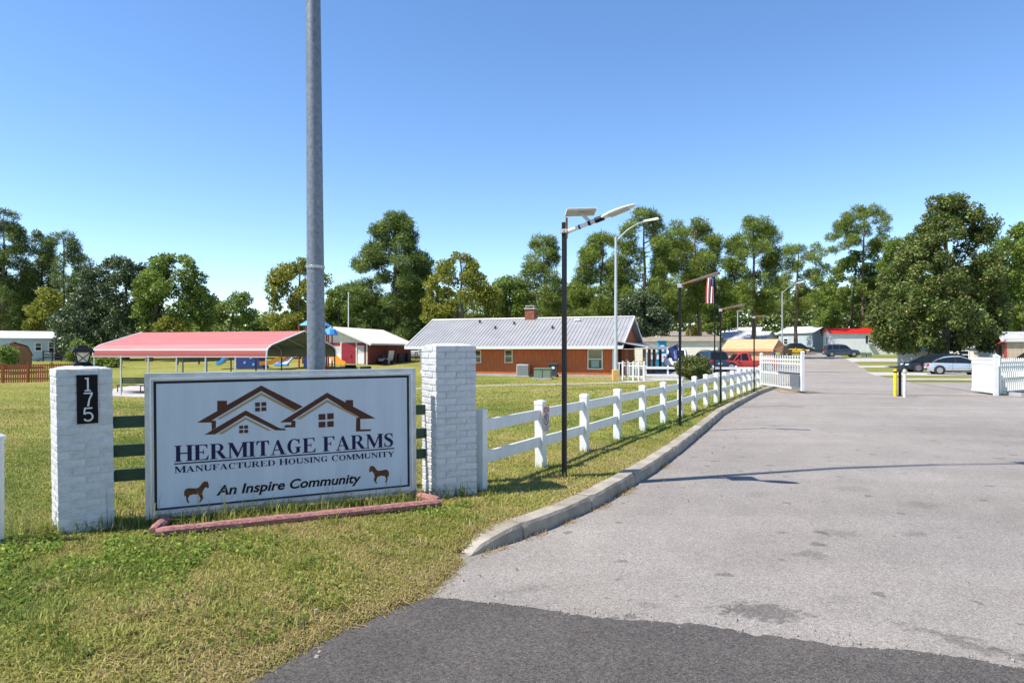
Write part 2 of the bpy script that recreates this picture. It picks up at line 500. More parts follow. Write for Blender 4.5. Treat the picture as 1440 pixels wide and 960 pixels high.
GREEN = np.array([0.150, 0.200, 0.034]); YELLOW = np.array([0.335, 0.325, 0.076]); STRAW = np.array([0.43, 0.33, 0.16])
def turf_col(d):
    d = np.asarray(d)[..., None]
    a = np.clip(d / 0.55, 0, 1); b = np.clip((d - 0.55) / 0.45, 0, 1)
    return (GREEN * (1 - a) + YELLOW * a) * (1 - b) + STRAW * b

# lawn material: tint comes from the turf itself, relief from noise
def turf_mat():
    m = bpy.data.materials.new("turf"); m.use_nodes = True
    N = m.node_tree.nodes; L = m.node_tree.links
    b = N["Principled BSDF"]; b.inputs["Roughness"].default_value = 0.95; b.inputs["Specular IOR Level"].default_value = 0.1
    at = N.new("ShaderNodeAttribute"); at.attribute_name = "tint"
    tc = N.new("ShaderNodeTexCoord")
    n1 = N.new("ShaderNodeTexNoise"); n1.inputs["Scale"].default_value = 26; n1.inputs["Detail"].default_value = 6; n1.inputs["Roughness"].default_value = 0.75
    n2 = N.new("ShaderNodeTexNoise"); n2.inputs["Scale"].default_value = 0.9; n2.inputs["Detail"].default_value = 5
    n3 = N.new("ShaderNodeTexNoise"); n3.inputs["Scale"].default_value = 2.6; n3.inputs["Detail"].default_value = 6; n3.inputs["Roughness"].default_value = 0.7
    for n in (n1, n2, n3):
        L.new(tc.outputs["Object"], n.inputs["Vector"])
    r1 = N.new("ShaderNodeMapRange"); r1.inputs[1].default_value = 0.25; r1.inputs[2].default_value = 0.75; r1.inputs[3].default_value = 0.45; r1.inputs[4].default_value = 1.35
    L.new(n1.outputs["Fac"], r1.inputs[0])
    r3 = N.new("ShaderNodeMapRange"); r3.inputs[1].default_value = 0.3; r3.inputs[2].default_value = 0.7; r3.inputs[3].default_value = 0.72; r3.inputs[4].default_value = 1.2
    L.new(n3.outputs["Fac"], r3.inputs[0])
    mu = N.new("ShaderNodeMath"); mu.operation = 'MULTIPLY'; L.new(r1.outputs[0], mu.inputs[0]); L.new(r3.outputs[0], mu.inputs[1])
    rp = N.new("ShaderNodeMapRange"); rp.inputs[1].default_value = 0.55; rp.inputs[2].default_value = 0.72
    L.new(n2.outputs["Fac"], rp.inputs[0])
    mx = N.new("ShaderNodeMix"); mx.data_type = 'RGBA'
    L.new(rp.outputs[0], mx.inputs[0]); L.new(at.outputs["Color"], mx.inputs[6]); mx.inputs[7].default_value = (0.30, 0.21, 0.075, 1)
    sc = N.new("ShaderNodeVectorMath"); sc.operation = 'SCALE'
    L.new(mx.outputs[2], sc.inputs[0]); L.new(mu.outputs[0], sc.inputs["Scale"])
    L.new(sc.outputs[0], b.inputs["Base Color"])
    bp = N.new("ShaderNodeBump"); bp.inputs["Strength"].default_value = 0.9; bp.inputs["Distance"].default_value = 0.05
    L.new(n1.outputs["Fac"], bp.inputs["Height"]); L.new(bp.outputs[0], b.inputs["Normal"])
    return m
M['turf'] = turf_mat()

def asphalt_mat(name, base, grain, warm, spots):
    m = bpy.data.materials.new(name); m.use_nodes = True
    N = m.node_tree.nodes; L = m.node_tree.links
    b = N["Principled BSDF"]; b.inputs["Roughness"].default_value = 0.88; b.inputs["Specular IOR Level"].default_value = 0.25
    tc = N.new("ShaderNodeTexCoord"); O = tc.outputs["Object"]
    def noise(s, d=4, r=0.6, vec=None):
        n = N.new("ShaderNodeTexNoise"); n.inputs["Scale"].default_value = s; n.inputs["Detail"].default_value = d; n.inputs["Roughness"].default_value = r
        L.new(vec or O, n.inputs["Vector"]); return n.outputs["Fac"]
    def rng_(v, a, b_, c, d):
        n = N.new("ShaderNodeMapRange"); L.new(v, n.inputs[0])
        for i, q in enumerate((a, b_, c, d)):
            n.inputs[i + 1].default_value = q
        return n.outputs[0]
    def mul(a, b_):
        n = N.new("ShaderNodeMath"); n.operation = 'MULTIPLY'; L.new(a, n.inputs[0]); L.new(b_, n.inputs[1]); return n.outputs[0]
    vo = N.new("ShaderNodeTexVoronoi"); vo.inputs["Scale"].default_value = 135; L.new(O, vo.inputs["Vector"])
    sepc = N.new("ShaderNodeSeparateColor"); L.new(vo.outputs["Color"], sepc.inputs[0])
    g = rng_(sepc.outputs[0], 0, 1, 1 - grain, 1 + grain)
    v2 = N.new("ShaderNodeTexVoronoi"); v2.inputs["Scale"].default_value = 62; L.new(O, v2.inputs["Vector"])
    s2 = N.new("ShaderNodeSeparateColor"); L.new(v2.outputs["Color"], s2.inputs[0])
    g = mul(g, rng_(s2.outputs[0], 0, 1, 1 - grain * 0.35, 1 + grain * 0.35))
    g = mul(g, rng_(noise(0.22, 4), 0.3, 0.7, 0.86, 1.1))
    g = mul(g, rng_(noise(1.7, 5, 0.7), 0.3, 0.7, 0.90, 1.07))
    # faint wheel tracks along the drive
    tk = N.new("ShaderNodeMapping"); tk.inputs["Rotation"].default_value = (0, 0, -1.12 if spots else 0.28); tk.inputs["Scale"].default_value = (.05, 1.3, 1)
    L.new(O, tk.inputs[0])
    g = mul(g, rng_(noise(1.0, 3, 0.5, tk.outputs[0]), 0.3, 0.7, 0.92, 1.05))
    if spots:
        # oil drips and worn spots
        v3 = N.new("ShaderNodeTexVoronoi"); v3.voronoi_dimensions = "2D"; v3.inputs["Scale"].default_value = 2.3; v3.inputs["Randomness"].default_value = 1.0
        dis = N.new("ShaderNodeVectorMath"); dis.operation = 'ADD'
        nn = N.new("ShaderNodeTexNoise"); nn.inputs["Scale"].default_value = 5; L.new(O, nn.inputs["Vector"])
        sc = N.new("ShaderNodeVectorMath"); sc.operation = 'SCALE'; sc.inputs["Scale"].default_value = 0.25
        L.new(nn.outputs["Color"], sc.inputs[0]); L.new(O, dis.inputs[0]); L.new(sc.outputs[0], dis.inputs[1]); L.new(dis.outputs[0], v3.inputs["Vector"])
        s3 = N.new("ShaderNodeSeparateColor"); L.new(v3.outputs["Color"], s3.inputs[0])
        size = rng_(s3.outputs[1], 0.50, 1.0, -0.06, 0.15)
        sub = N.new("ShaderNodeMath"); sub.operation = 'SUBTRACT'; L.new(v3.outputs["Distance"], sub.inputs[0]); L.new(size, sub.inputs[1])
        g = mul(g, rng_(sub.outputs[0], -0.02, 0.02, 0.62, 1.0))
        # bigger stains where the photograph shows them, broken up by noise
        for (cx, cy, ax, ay, rot, k) in ((1.86,4.85,.30,.16,-.2,.40),(2.98,4.42,.42,.09,-.75,.5),(3.35,4.15,.3,.09,-.7,.55),(2.75,6.2,.17,.12,0,.6),(4.6,9.1,.25,.2,.4,.72),(3.2,8.7,.2,.2,.4,.75),(5.0,8.3,.3,.17,.3,.66),(3.4,6.9,.22,.17,.2,.62),(4.15,6.95,.2,.13,.2,.62),(0.25,5.3,.28,.10,0.5,.7),(1.1,5.0,.12,.07,0.2,.7),(2.5,5.1,.2,.1,0.2,.75),(6.5,16.5,.5,.3,0,.8),(9,12,.5,.3,0,.8)):
            mp = N.new("ShaderNodeMapping"); mp.vector_type = 'TEXTURE'
            mp.inputs["Location"].default_value = (cx, cy, 0); mp.inputs["Rotation"].default_value = (0, 0, rot); mp.inputs["Scale"].default_value = (ax, ay, 50)
            L.new(dis.outputs[0], mp.inputs[0])
            ln = N.new("ShaderNodeVectorMath"); ln.operation = 'LENGTH'; L.new(mp.outputs[0], ln.inputs[0])
            ad = N.new("ShaderNodeMath"); ad.operation = 'ADD'; L.new(ln.outputs["Value"], ad.inputs[0]); L.new(rng_(noise(15, 4, 0.85), 0.3, 0.7, -0.7, 0.7), ad.inputs[1])
            g = mul(g, rng_(ad.outputs[0], 0.65, 1.1, k + .13, 1.0))
    cr = N.new("ShaderNodeVectorMath"); cr.operation = 'SCALE'
    mxc = N.new("ShaderNodeMix"); mxc.data_type = 'RGBA'
    mxc.inputs[6].default_value = (*base, 1); mxc.inputs[7].default_value = (*warm, 1)
    L.new(rng_(noise(0.55, 3), 0.35, 0.65, 0, 1), mxc.inputs[0])
    L.new(mxc.outputs[2], cr.inputs[0]); L.new(g, cr.inputs["Scale"])
    L.new(cr.outputs[0], b.inputs["Base Color"])
    bp = N.new("ShaderNodeBump"); bp.inputs["Strength"].default_value = 0.6; bp.inputs["Distance"].default_value = 0.012
    L.new(vo.outputs["Distance"], bp.inputs["Height"]); L.new(bp.outputs[0], b.inputs["Normal"])
    return m
M['asphalt_pale'] = asphalt_mat('asphalt_pale', (0.298, 0.269, 0.240), 0.36, (0.285, 0.254, 0.222), True)
M['asphalt_dark'] = asphalt_mat('asphalt_dark', (0.092, 0.083, 0.075), 0.55, (0.112, 0.099, 0.088), False)

# lawn to the left of the road
ys = np.concatenate([np.arange(-14, 2, 1.0), np.arange(2, 14, 0.12), np.arange(14, 40, 0.4), np.arange(40, 150, 2.0), np.geomspace(150, 1500, 10)])
ts = np.concatenate([np.arange(0, 6, 0.12), np.arange(6, 14, 0.3), np.geomspace(14, 900, 46)])
YY, TT = np.meshgrid(ys, ts, indexing='ij')
inset = np.where((ys > 6) & (ys < 34), 0.10, 0.0)
wob = 0.03 * np.sin(ys * 9.1) + 0.035 * np.sin(ys * 3.7 + 1)
X0 = xl(np.minimum(ys, 150)) - inset + np.where(ys < 6, wob, 0)
XX = X0[:, None] - TT
ZZ = lawn_z(XX, YY, TT)
lawn = sheet('lawn', XX, YY, ZZ, M['turf'], attr=turf_col(dryness(XX, YY)) * 0.9)

# ground to the right of the road
ts2 = np.concatenate([np.arange(0, 6, 0.5), np.geomspace(6, 900, 40)])
YY, TT = np.meshgrid(ys, ts2, indexing='ij')
XX = xr(np.minimum(ys, 150))[:, None] + TT
g2 = G_arr(XX, YY)
RZ = road_z(XX, YY); ZZ = RZ + (g2 - RZ) * sstep(0.2, 2.2, TT) - np.where((YY > 29.5) | (TT < .3), 0.02, 0)
verge = sheet('grass_verge', XX, YY, ZZ, M['turf'], attr=turf_col(np.clip(0.30 + 0.25 * wav(XX, YY, 0.2), 0, 1)) * 0.9)

# the road
us = np.linspace(0, 1, 40)
YY, UU = np.meshgrid(np.concatenate([np.arange(-14, 2, 1.0), np.arange(2, 30, 0.4), np.arange(30, 150.1, 2.0)]), us, indexing='ij')
XX = (xl(YY) - 0.25) * (1 - UU) + (xr(YY) + 0.02) * UU
road = sheet('road', XX, YY, road_z(XX, YY), M['asphalt_pale'])

# darker public road in front of the seam
def seam_y(x): return 5.02 - 0.287 * (x + 0.7)
xs = np.concatenate([np.arange(-3.2, 8, 0.03), np.arange(8, 60, 1.0)])
vs_ = np.concatenate([[0, 0.004], np.linspace(0.02, 1, 30)])
XX, VV = np.meshgrid(xs, vs_, indexing='ij')
jag = np.cumsum(rng.normal(0, 0.011, len(xs))); jag = jag - np.convolve(jag, np.ones(60) / 60, 'same') + rng.normal(0, 0.006, len(xs))
top = np.maximum(seam_y(xs), -4 - 0.02 * xs) + jag
YY = top[:, None] * (1 - VV) + (-14) * VV
lift = 0.009 * (VV > 0.001)
dark_road = sheet('dark_road', XX, YY, road_z(XX, YY) + 0.002 + lift, M['asphalt_dark'])

# kerb: concrete segments with open joints
kerb_root = bpy.data.objects.new('kerb', None); COL.objects.link(kerb_root); kerb_root['kind'] = 'structure'
kp = np.array(KERB)
kl = np.concatenate([[0], np.cumsum(np.hypot(*np.diff(kp, axis=0).T))])
def kpt(s):
    return Vector((np.interp(s, kl, kp[:, 0]), np.interp(s, kl, kp[:, 1]), 0))
joints = [0, 0.76, 2.2, 3.9]
while joints[-1] < kl[-1] - 3.2:
    joints.append(joints[-1] + 2.6)
joints.append(kl[-1])
for a, b in zip(joints[:-1], joints[1:]):
    mb = MB(); sec = []
    n = max(4, int((b - a) / 0.13))
    off = random.uniform(-0.008, 0.008)
    for i in range(n + 1):
        s = a + 0.008 + (b - a - 0.016) * i / n
        p = kpt(s); t = (kpt(s + 0.2) - kpt(s - 0.2)).normalized(); nl = Vector((-t.y, t.x, 0))
        r = rz_(p.x, p.y); h = 0.15
        if s < 0.80:
            h = 0.012 + 0.138 * float(np.clip(s / .62, 0, 1)) ** .62
        top_ = r + h + off + 0.004 * math.sin(s * 7) + random.uniform(-.002, .002)
        rag = random.uniform(-.004, .004)
        wd = 0.225 - .05 * max(0, .25 - s) / .25
        chip = 0.018
        if i in (0, n):
            chip = random.uniform(0.025, 0.05)
        pr = [(0.0 + rag, r - 0.12), (0.012 + rag, top_ - min(chip * 1.6, h * .5)), (0.012 + chip, top_), (wd - .02, top_ + .002), (wd, top_ - .02), (wd, r - 0.12)]
        sec.append([Vector((p.x, p.y, 0)) + nl * q + Vector((0, 0, z)) for q, z in pr])
    for i in range(n):
        for k in range(5):
            mb.quad(sec[i][k], sec[i + 1][k], sec[i + 1][k + 1], sec[i][k + 1])
    mb.poly(sec[0][::-1]); mb.poly(sec[-1])
    fixn(mb.build('kerb_segment', M['concrete'], kerb_root, loc=(0, 0, 0)))

# right kerb beside the right hand gate
kr = MB(); pts = [(20.0, 26.7), (20.1, 27.6), (20.8, 28.4), (22.5, 29.2), (27, 30.0), (36, 30.6)]
for (ax, ay), (bx, by) in zip(pts[:-1], pts[1:]):
    c = ((ax + bx) / 2, (ay + by) / 2); L_ = math.hypot(bx - ax, by - ay)
    kr.box((c[0], c[1], rz_(*c) + 0.03), (L_ + 0.02, 0.17, 0.20), math.atan2(by - ay, bx - ax))
kr.build('kerb_right', M['slab'], kind='structure')

# gate threshold strip and far seam across the road
def strip(name, a, b, w, m, dz, n=24):
    a = Vector(a); b = Vector(b); t = (b - a).normalized(); nl = Vector((-t.y, t.x))
    X = np.zeros((n + 1, 2)); Y = np.zeros((n + 1, 2))
    for i in range(n + 1):
        p = a.lerp(b, i / n); wv = w * (0.5 + random.uniform(-.12, .12))
        for k, sg in enumerate((-1, 1)):
            q = p + nl * wv * sg; X[i, k] = q.x; Y[i, k] = q.y
    return sheet(name, X, Y, road_z(X, Y) + dz, m)
M['track'] = mat('track', (0.20, 0.15, 0.09), 0.9, 0.0, 2.5, col2=(0.36, 0.25, 0.08), stretch=(1, 1, 1))
M['seam'] = mat('seam', (0.12, 0.115, 0.10), 0.9, 0.3, 3)
strip('gate_threshold', (12.2, 28.9), (20.0, 26.5), 0.16, M['track'], 0.012)
strip('road_seam', (24.2, 57.0), (29.8, 57.2), 0.28, M['seam'], 0.012)
M['dirt'] = mat('dirt', (0.33, 0.24, 0.15), 0.95, 0.35, 3, 0.5, 30)
strip('dirt_patch', (13.0, 33.6), (12.4, 29.2), 1.3, M['dirt'], 0.014, 14)

# concrete drives on the right, with grass between them
for k, (y0, y1, x1) in enumerate(((30.2, 38.5, 60), (42.7, 45.6, 66), (51.6, 57.6, 70), (66.0, 71.0, 70), (80.0, 92.0, 62))):
    yy = np.linspace(y0, y1, 10); uu = np.linspace(0, 1, 40)
    YY, UU = np.meshgrid(yy, uu, indexing='ij')
    XX = (xr(YY) - 0.3) * (1 - UU) + x1 * UU
    kk = sstep(0.2, 2.2, XX - xr(YY)); RZ = road_z(XX, YY)
    sheet('driveway', XX, YY, RZ + (np.maximum(G_arr(XX, YY), RZ) - RZ) * kk + 0.012, M['slab'] if k else M['asphalt_pale'])
# paving left of the road beyond the gate: office lot
yy = np.linspace(35.6, 70, 40); uu = np.linspace(0, 1, 24)
YY, UU = np.meshgrid(yy, uu, indexing='ij')
x0 = np.interp(yy, [35.6, 40, 46, 50, 70], [13.3, 13.0, 10.2, 9.4, 12.0])
XX = x0[:, None] * (1 - UU) + (xl(YY) + 0.1) * UU
sheet('parking_lot', XX, YY, np.maximum(G_arr(XX, YY), road_z(XX, YY)) + 0.02, M['asphalt_pale'])
# drive in front of the far homes
yy = np.linspace(96.5, 101, 8); YY, UU = np.meshgrid(yy, uu, indexing='ij')
XX = 22 * (1 - UU) + (xl(YY) + 0.1) * UU
sheet('driveway', XX, YY, G_arr(XX, YY) + 0.03, M['slab'])
# slabs: entrance apron and footpath
def slab(name, poly, dz=0.02, m=None, th=0.06):
    """thin slab following the ground along a strip of left/right point pairs"""
    mb = MB(); S = []
    for l, r in poly:
        S.append([Vector((*l, G(*l) + dz)), Vector((*r, G(*r) + dz))])
    for a, b in zip(S[:-1], S[1:]):
        mb.quad(a[0], a[1], b[1], b[0])
        d = Vector((0, 0, th))
        mb.quad(a[0] - d, a[0], b[0], b[0] - d); mb.quad(a[1], a[1] - d, b[1] - d, b[1])
    o = mb.build(name, m or M['slab'], kind='structure'); fixn(o); return o
fp = []
for px, py in ((560, 546.5), (600, 545.8), (670, 544.6), (720, 544.2), (780, 543.2), (840, 541), (880, 539.2), (902, 536.5), (908, 531)):
    d = 40.5 if px < 800 else 41.5 + (px - 800) * 0.012
    x = (px - 720) / 960 * d
    fp.append((x, d))
for k in range(len(fp) - 1):
    (ax, ay), (bx, by) = fp[k], fp[k + 1]
    m_ = 4
    if k == 0:
        strips = []
    for i in range(m_ + (k == len(fp) - 2)):
        t = i / m_; px_, py_ = ax + (bx - ax) * t, ay + (by - ay) * t
        strips.append(((px_ - .02, py_ + .26), (px_ + .02, py_ - .26)))
slab('footpath', strips, 0.05, M['path_pale'])
slab('entrance_slab', [((8.6, 47.2), (8.3, 43.2)), ((9.6, 47.4), (9.6, 43.0)), ((11.0, 47.4), (11.2, 42.8)), ((13.4, 47.0), (13.4, 42.6))], 0.035)
slab('carport_pad', [((-26.2, 48.0), (-25.9, 40.9)), ((-22, 47), (-21.7, 39.6)), ((-18, 46), (-17.6, 38.3)), ((-13, 44.6), (-13.2, 37.1))], 0.03)

# ------------------------------------------------------------------ brick gate pillars
def brick_mesh(L_, D_, H_, seed):
    r = random.Random(seed)
    bm = bmesh.new()
    bmesh.ops.create_cube(bm, size=1)
    for v in bm.verts:
        v.co = Vector((v.co.x * L_ + r.uniform(-.003, .003), v.co.y * D_ + r.uniform(-.003, .003), v.co.z * H_ + r.uniform(-.003, .003)))
    bmesh.ops.bevel(bm, geom=bm.edges[:], offset=0.004, segments=1, affect='EDGES')
    me = bpy.data.meshes.new('brick'); bm.to_mesh(me); bm.free()
    me.materials.append(M['brick_paint'])
    return me
def pillar(label, loc, rz, W, n, ch, first_tall, lean=0.0):
    root = thing('brick_pillar', label, 'pillar', loc, rz)
    root.rotation_euler = (0, -lean, rz)
    hw = W / 2
    core = MB(); core.box((0, 0, n * ch / 2 - .03), (W - 2 * first_tall, W - 2 * first_tall, n * ch + .06)); core.build('mortar_core', M['mortar_paint'], root)
    dep = W / 4.2
    full = (W - .004) / 2 - .005
    B2 = [brick_mesh(full, dep, ch - .010, s) for s in range(5)]
    B1 = [brick_mesh(W - 2 * dep - .014, dep, ch - .010, 20 + s) for s in range(3)]
    def put(me, x, y, z, rot):
        o = bpy.data.objects.new('brick', me); COL.objects.link(o); o.parent = root
        j = random.gauss(0, .0016)
        o.location = (x + random.gauss(0, .0014), y + random.gauss(0, .0014), z + random.gauss(0, .0012))
        o.rotation_euler = (random.gauss(0, .006), random.gauss(0, .006), rot + random.gauss(0, .004))
    for k in range(n):
        z = (k + .5) * ch
        odd = k % 2
        for side in range(4):
            a = side * math.pi / 2
            twos = (side % 2 == 0) != bool(odd)
            c, s_ = math.cos(a), math.sin(a)
            yy_ = -(hw - dep / 2)
            if twos:
                for sx in (-1, 1):
                    x_ = sx * (full / 2 + .005)
                    put(random.choice(B2), x_ * c - yy_ * s_, x_ * s_ + yy_ * c, z, a)
            else:
                put(random.choice(B1), -yy_ * s_, yy_ * c, z, a)
    # mortar crown: low rounded cap over the top course
    cap = MB(); h = n * ch
    N_ = 8
    for i in range(N_):
        for j in range(N_):
            q = []
            for di, dj in ((0, 0), (1, 0), (1, 1), (0, 1)):
                u, v = (i + di) / N_ * 2 - 1, (j + dj) / N_ * 2 - 1
                q.append((u * hw * .985, v * hw * .985, h - .004 + .030 * (1 - max(abs(u), abs(v)) ** 3)))
            cap.quad(*q)
    cap.build('mortar_cap', M['mortar_paint'], root, smooth=True)
    return root
PR_TH = R(26.5)
right_pillar = pillar('tall white painted brick pillar between the sign and the white rail fence', (-.745, 8.085, 0), PR_TH, .50, 23, .0757, .0095, 0.006)
PL_TH = R(40)
left_pillar = pillar('white painted brick pillar with a lantern and the black number plaque 175', (-4.075, 6.49, 0), PL_TH, .45, 20, .0757, .0035, 0.014)

# text helper: the built-in font turned into a mesh
def text_mesh(s, w, h, shear=0.0, bold=0.0, depth=0.002, spacing=1.0):
    cu = bpy.data.curves.new('lettering', 'FONT')
    cu.body = s; cu.size = 1; cu.shear = shear; cu.offset = bold; cu.extrude = 0.0; cu.space_character = spacing
    cu.resolution_u = 4
    o = bpy.data.objects.new('lettering', cu); COL.objects.link(o)
    bpy.context.view_layer.update()
    me = bpy.data.meshes.new_from_object(o.evaluated_get(bpy.context.evaluated_depsgraph_get()))
    bpy.data.objects.remove(o); bpy.data.curves.remove(cu)
    co = np.array([v.co[:] for v in me.vertices])
    lo, hi = co.min(0), co.max(0)
    mb = MB()
    sx = w / (hi[0] - lo[0]); sz = h / (hi[1] - lo[1])
    mb.add([((p[0] - lo[0]) * sx, -depth, (p[1] - lo[1]) * sz) for p in co], [tuple(p.vertices) for p in me.polygons])
    bpy.data.meshes.remove(me)
    return mb
def moved(mb, x, y, z):
    mb.v = [(a + x, b + y, c + z) for a, b, c in mb.v]; return mb

# number plaque on the left pillar (front face looks to local -y)
pq = thing('number_plaque', 'black plaque with silver numerals 175 fixed to the left brick pillar', 'plaque',
           left_pillar.matrix_basis @ Vector((.017, -.232, 1.232)), PL_TH)
pq.rotation_euler = (0, -.014, PL_TH)
MB().bevbox((0, 0, 0), (.168, .016, .45), .003).build('plaque_plate', M['black_plaque'], pq)
def stroke(mb, pts, ws, y=-.0125):
    """flat pen stroke in x,z"""
    P_ = [Vector((p[0], 0, p[1])) for p in pts]; n = len(P_)
    if not hasattr(ws, '__len__'): ws = [ws] * n
    L1 = []; L2 = []
    for i in range(n):
        t = (P_[min(i + 1, n - 1)] - P_[max(i - 1, 0)]).normalized(); nl = Vector((-t.z, 0, t.x))
        L1.append(P_[i] + nl * ws[i] / 2); L2.append(P_[i] - nl * ws[i] / 2)
    for i in range(n - 1):
        mb.quad((L2[i].x, y, L2[i].z), (L2[i + 1].x, y, L2[i + 1].z), (L1[i + 1].x, y, L1[i + 1].z), (L1[i].x, y, L1[i].z))
def arc(cx, cz, rx, rz, a0, a1, n=14):
    return [(cx + rx * math.cos(R(a0 + (a1 - a0) * i / n)), cz + rz * math.sin(R(a0 + (a1 - a0) * i / n))) for i in range(n + 1)]
d1 = MB(); stroke(d1, [(.004, .080), (.004, .20)], .015); stroke(d1, [(-.020, .190), (-.003, .1945)], .013, -.0123); stroke(d1, [(-.022, .080), (.028, .080)], .012, -.0121)
d1.build('numeral', M['numeral'], pq)
d7 = MB(); stroke(d7, [(-.030, .056), (.042, .056)], .0135, -.0122); stroke(d7, [(.035, .0500), (.014, .0), (.003, -.064)], [.014, .014, .0165])
d7.build('numeral', M['numeral'], pq)
d5 = MB(); stroke(d5, [(-.024, -.082), (.038, -.082)], .013, -.0120); stroke(d5, [(-.022, -.077), (-.029, -.135)], .014, -.0123); stroke(d5, arc(.002, -.161, .036, .037, 140, -150, 20), .014)
d5.build('numeral', M['numeral'], pq)

# lantern on top of the left pillar
top = left_pillar.matrix_basis @ Vector((.01, -.01, 20 * .0757 + .024))
lt = thing('pillar_lantern', 'small black lantern with cream panes on top of the left brick pillar', 'lantern', top, PL_TH)
def sq(mb, prof, n=4, ph=45):
    vs = []; fs = []
    for r, z in prof:
        for k in range(n):
            a = R(ph + 360 / n * k); vs.append((r * math.cos(a), r * math.sin(a), z))
    for i in range(len(prof) - 1):
        for k in range(n):
            k2 = (k + 1) % n; fs.append((i * n + k, i * n + k2, (i + 1) * n + k2, (i + 1) * n + k))
    fs.append(tuple(reversed(range(n)))); fs.append(tuple((len(prof) - 1) * n + k for k in range(n)))
    mb.add(vs, fs); return mb
sq(MB(), [(.110, 0), (.112, .012), (.085, .026), (.082, .034)]).build('lantern_base', M['black_metal'], lt)
sq(MB(), [(.058, .034), (.088, .128)]).build('lantern_pane', M['lantern_glass'], lt)
sq(MB(), [(.125, .126), (.130, .132), (.098, .166), (.062, .172), (.058, .186), (.03, .190)]).build('lantern_roof', M['black_metal'], lt)
fr = MB()
for k in range(4):
    a0, a1 = R(45 + 90 * k), R(135 + 90 * k)
    def pt(a, t, o=.003):
        r = .058 + .03 * t + o; return Vector((r * math.cos(a), r * math.sin(a), .034 + .094 * t))
    fr.tube([pt(a0, 0), pt(a0, 1)], .006, 5)
    fr.tube([pt(a0, 0), pt(a1, 1)], .0035, 5); fr.tube([pt(a1, 0), pt(a0, 1)], .0035, 5)
fr.build('lantern_frame', M['black_metal'], lt)

# ------------------------------------------------------------------ entrance sign
S0 = Vector((-3.52, 6.56, 0)); S_TH = math.atan2(1.16, 2.435)
sg = thing('entrance_sign', 'large framed entrance sign reading Hermitage Farms with brown house outlines and horses', 'sign', S0, S_TH)
sg.rotation_euler = (0, -.008, S_TH)
SW, SB, ST = 2.70, 0.06, 1.46
fwid = .076
def frame_piece(poly, name):
    mb = MB(); mb.prism(poly, -.012, .13); return fixn(mb.build(name, M['sign_frame'], sg))
frame_piece([(0, SB), (fwid, SB + fwid), (fwid, ST - fwid), (0, ST)], 'frame_rail')
frame_piece([(SW, SB), (SW, ST), (SW - fwid, ST - fwid), (SW - fwid, SB + fwid)], 'frame_rail')
frame_piece([(.001, SB), (SW - .001, SB), (SW - fwid - .001, SB + fwid - .001), (fwid + .001, SB + fwid - .001)], 'frame_rail')
frame_piece([(.001, ST), (fwid + .001, ST - fwid + .001), (SW - fwid - .001, ST - fwid + .001), (SW - .001, ST)], 'frame_rail')
lip = MB()   # raised inner lip of the frame
a, b, c, d = .050, SW - .050, SB + .050, ST - .050
w_ = .016
lip.box(((a + b) / 2, -.017, c), (b - a, .012, w_)); lip.box(((a + b) / 2, -.017, d), (b - a, .012, w_))
lip.box((a, -.0172, (c + d) / 2), (w_, .012, d - c)); lip.box((b, -.0172, (c + d) / 2), (w_, .012, d - c))
lip.build('frame_lip', M['aluminium'], sg)
bk = MB(); bk.box((SW / 2, .060, (SB + ST) / 2), (SW - 2 * fwid + .02, .10, ST - SB - 2 * fwid + .02)); bk.build('cabinet_back', M['shadow_gap'], sg)
PW, PH = 2.50, 1.205
px0, pz0 = (SW - PW) / 2, SB + fwid + .018
pn = MB(); pn.bevbox((SW / 2, .004, pz0 + PH / 2), (PW, .012, PH), .003)
panel = pn.build('sign_panel', M['sign_face'], sg)
FZ = PH / 1.25
def art(polys, m, name, y=-.0035):
    mb = MB()
    for k, p in enumerate(polys):
        pts = [(px0 + u, y - .0002 * k, pz0 + v * FZ) for u, v in p]
        mb.add(pts, [tuple(f) for f in tessellate_polygon([[Vector((q[0], q[2], 0)) for q in pts]])])
    o = mb.build(name, m, panel)
    return o
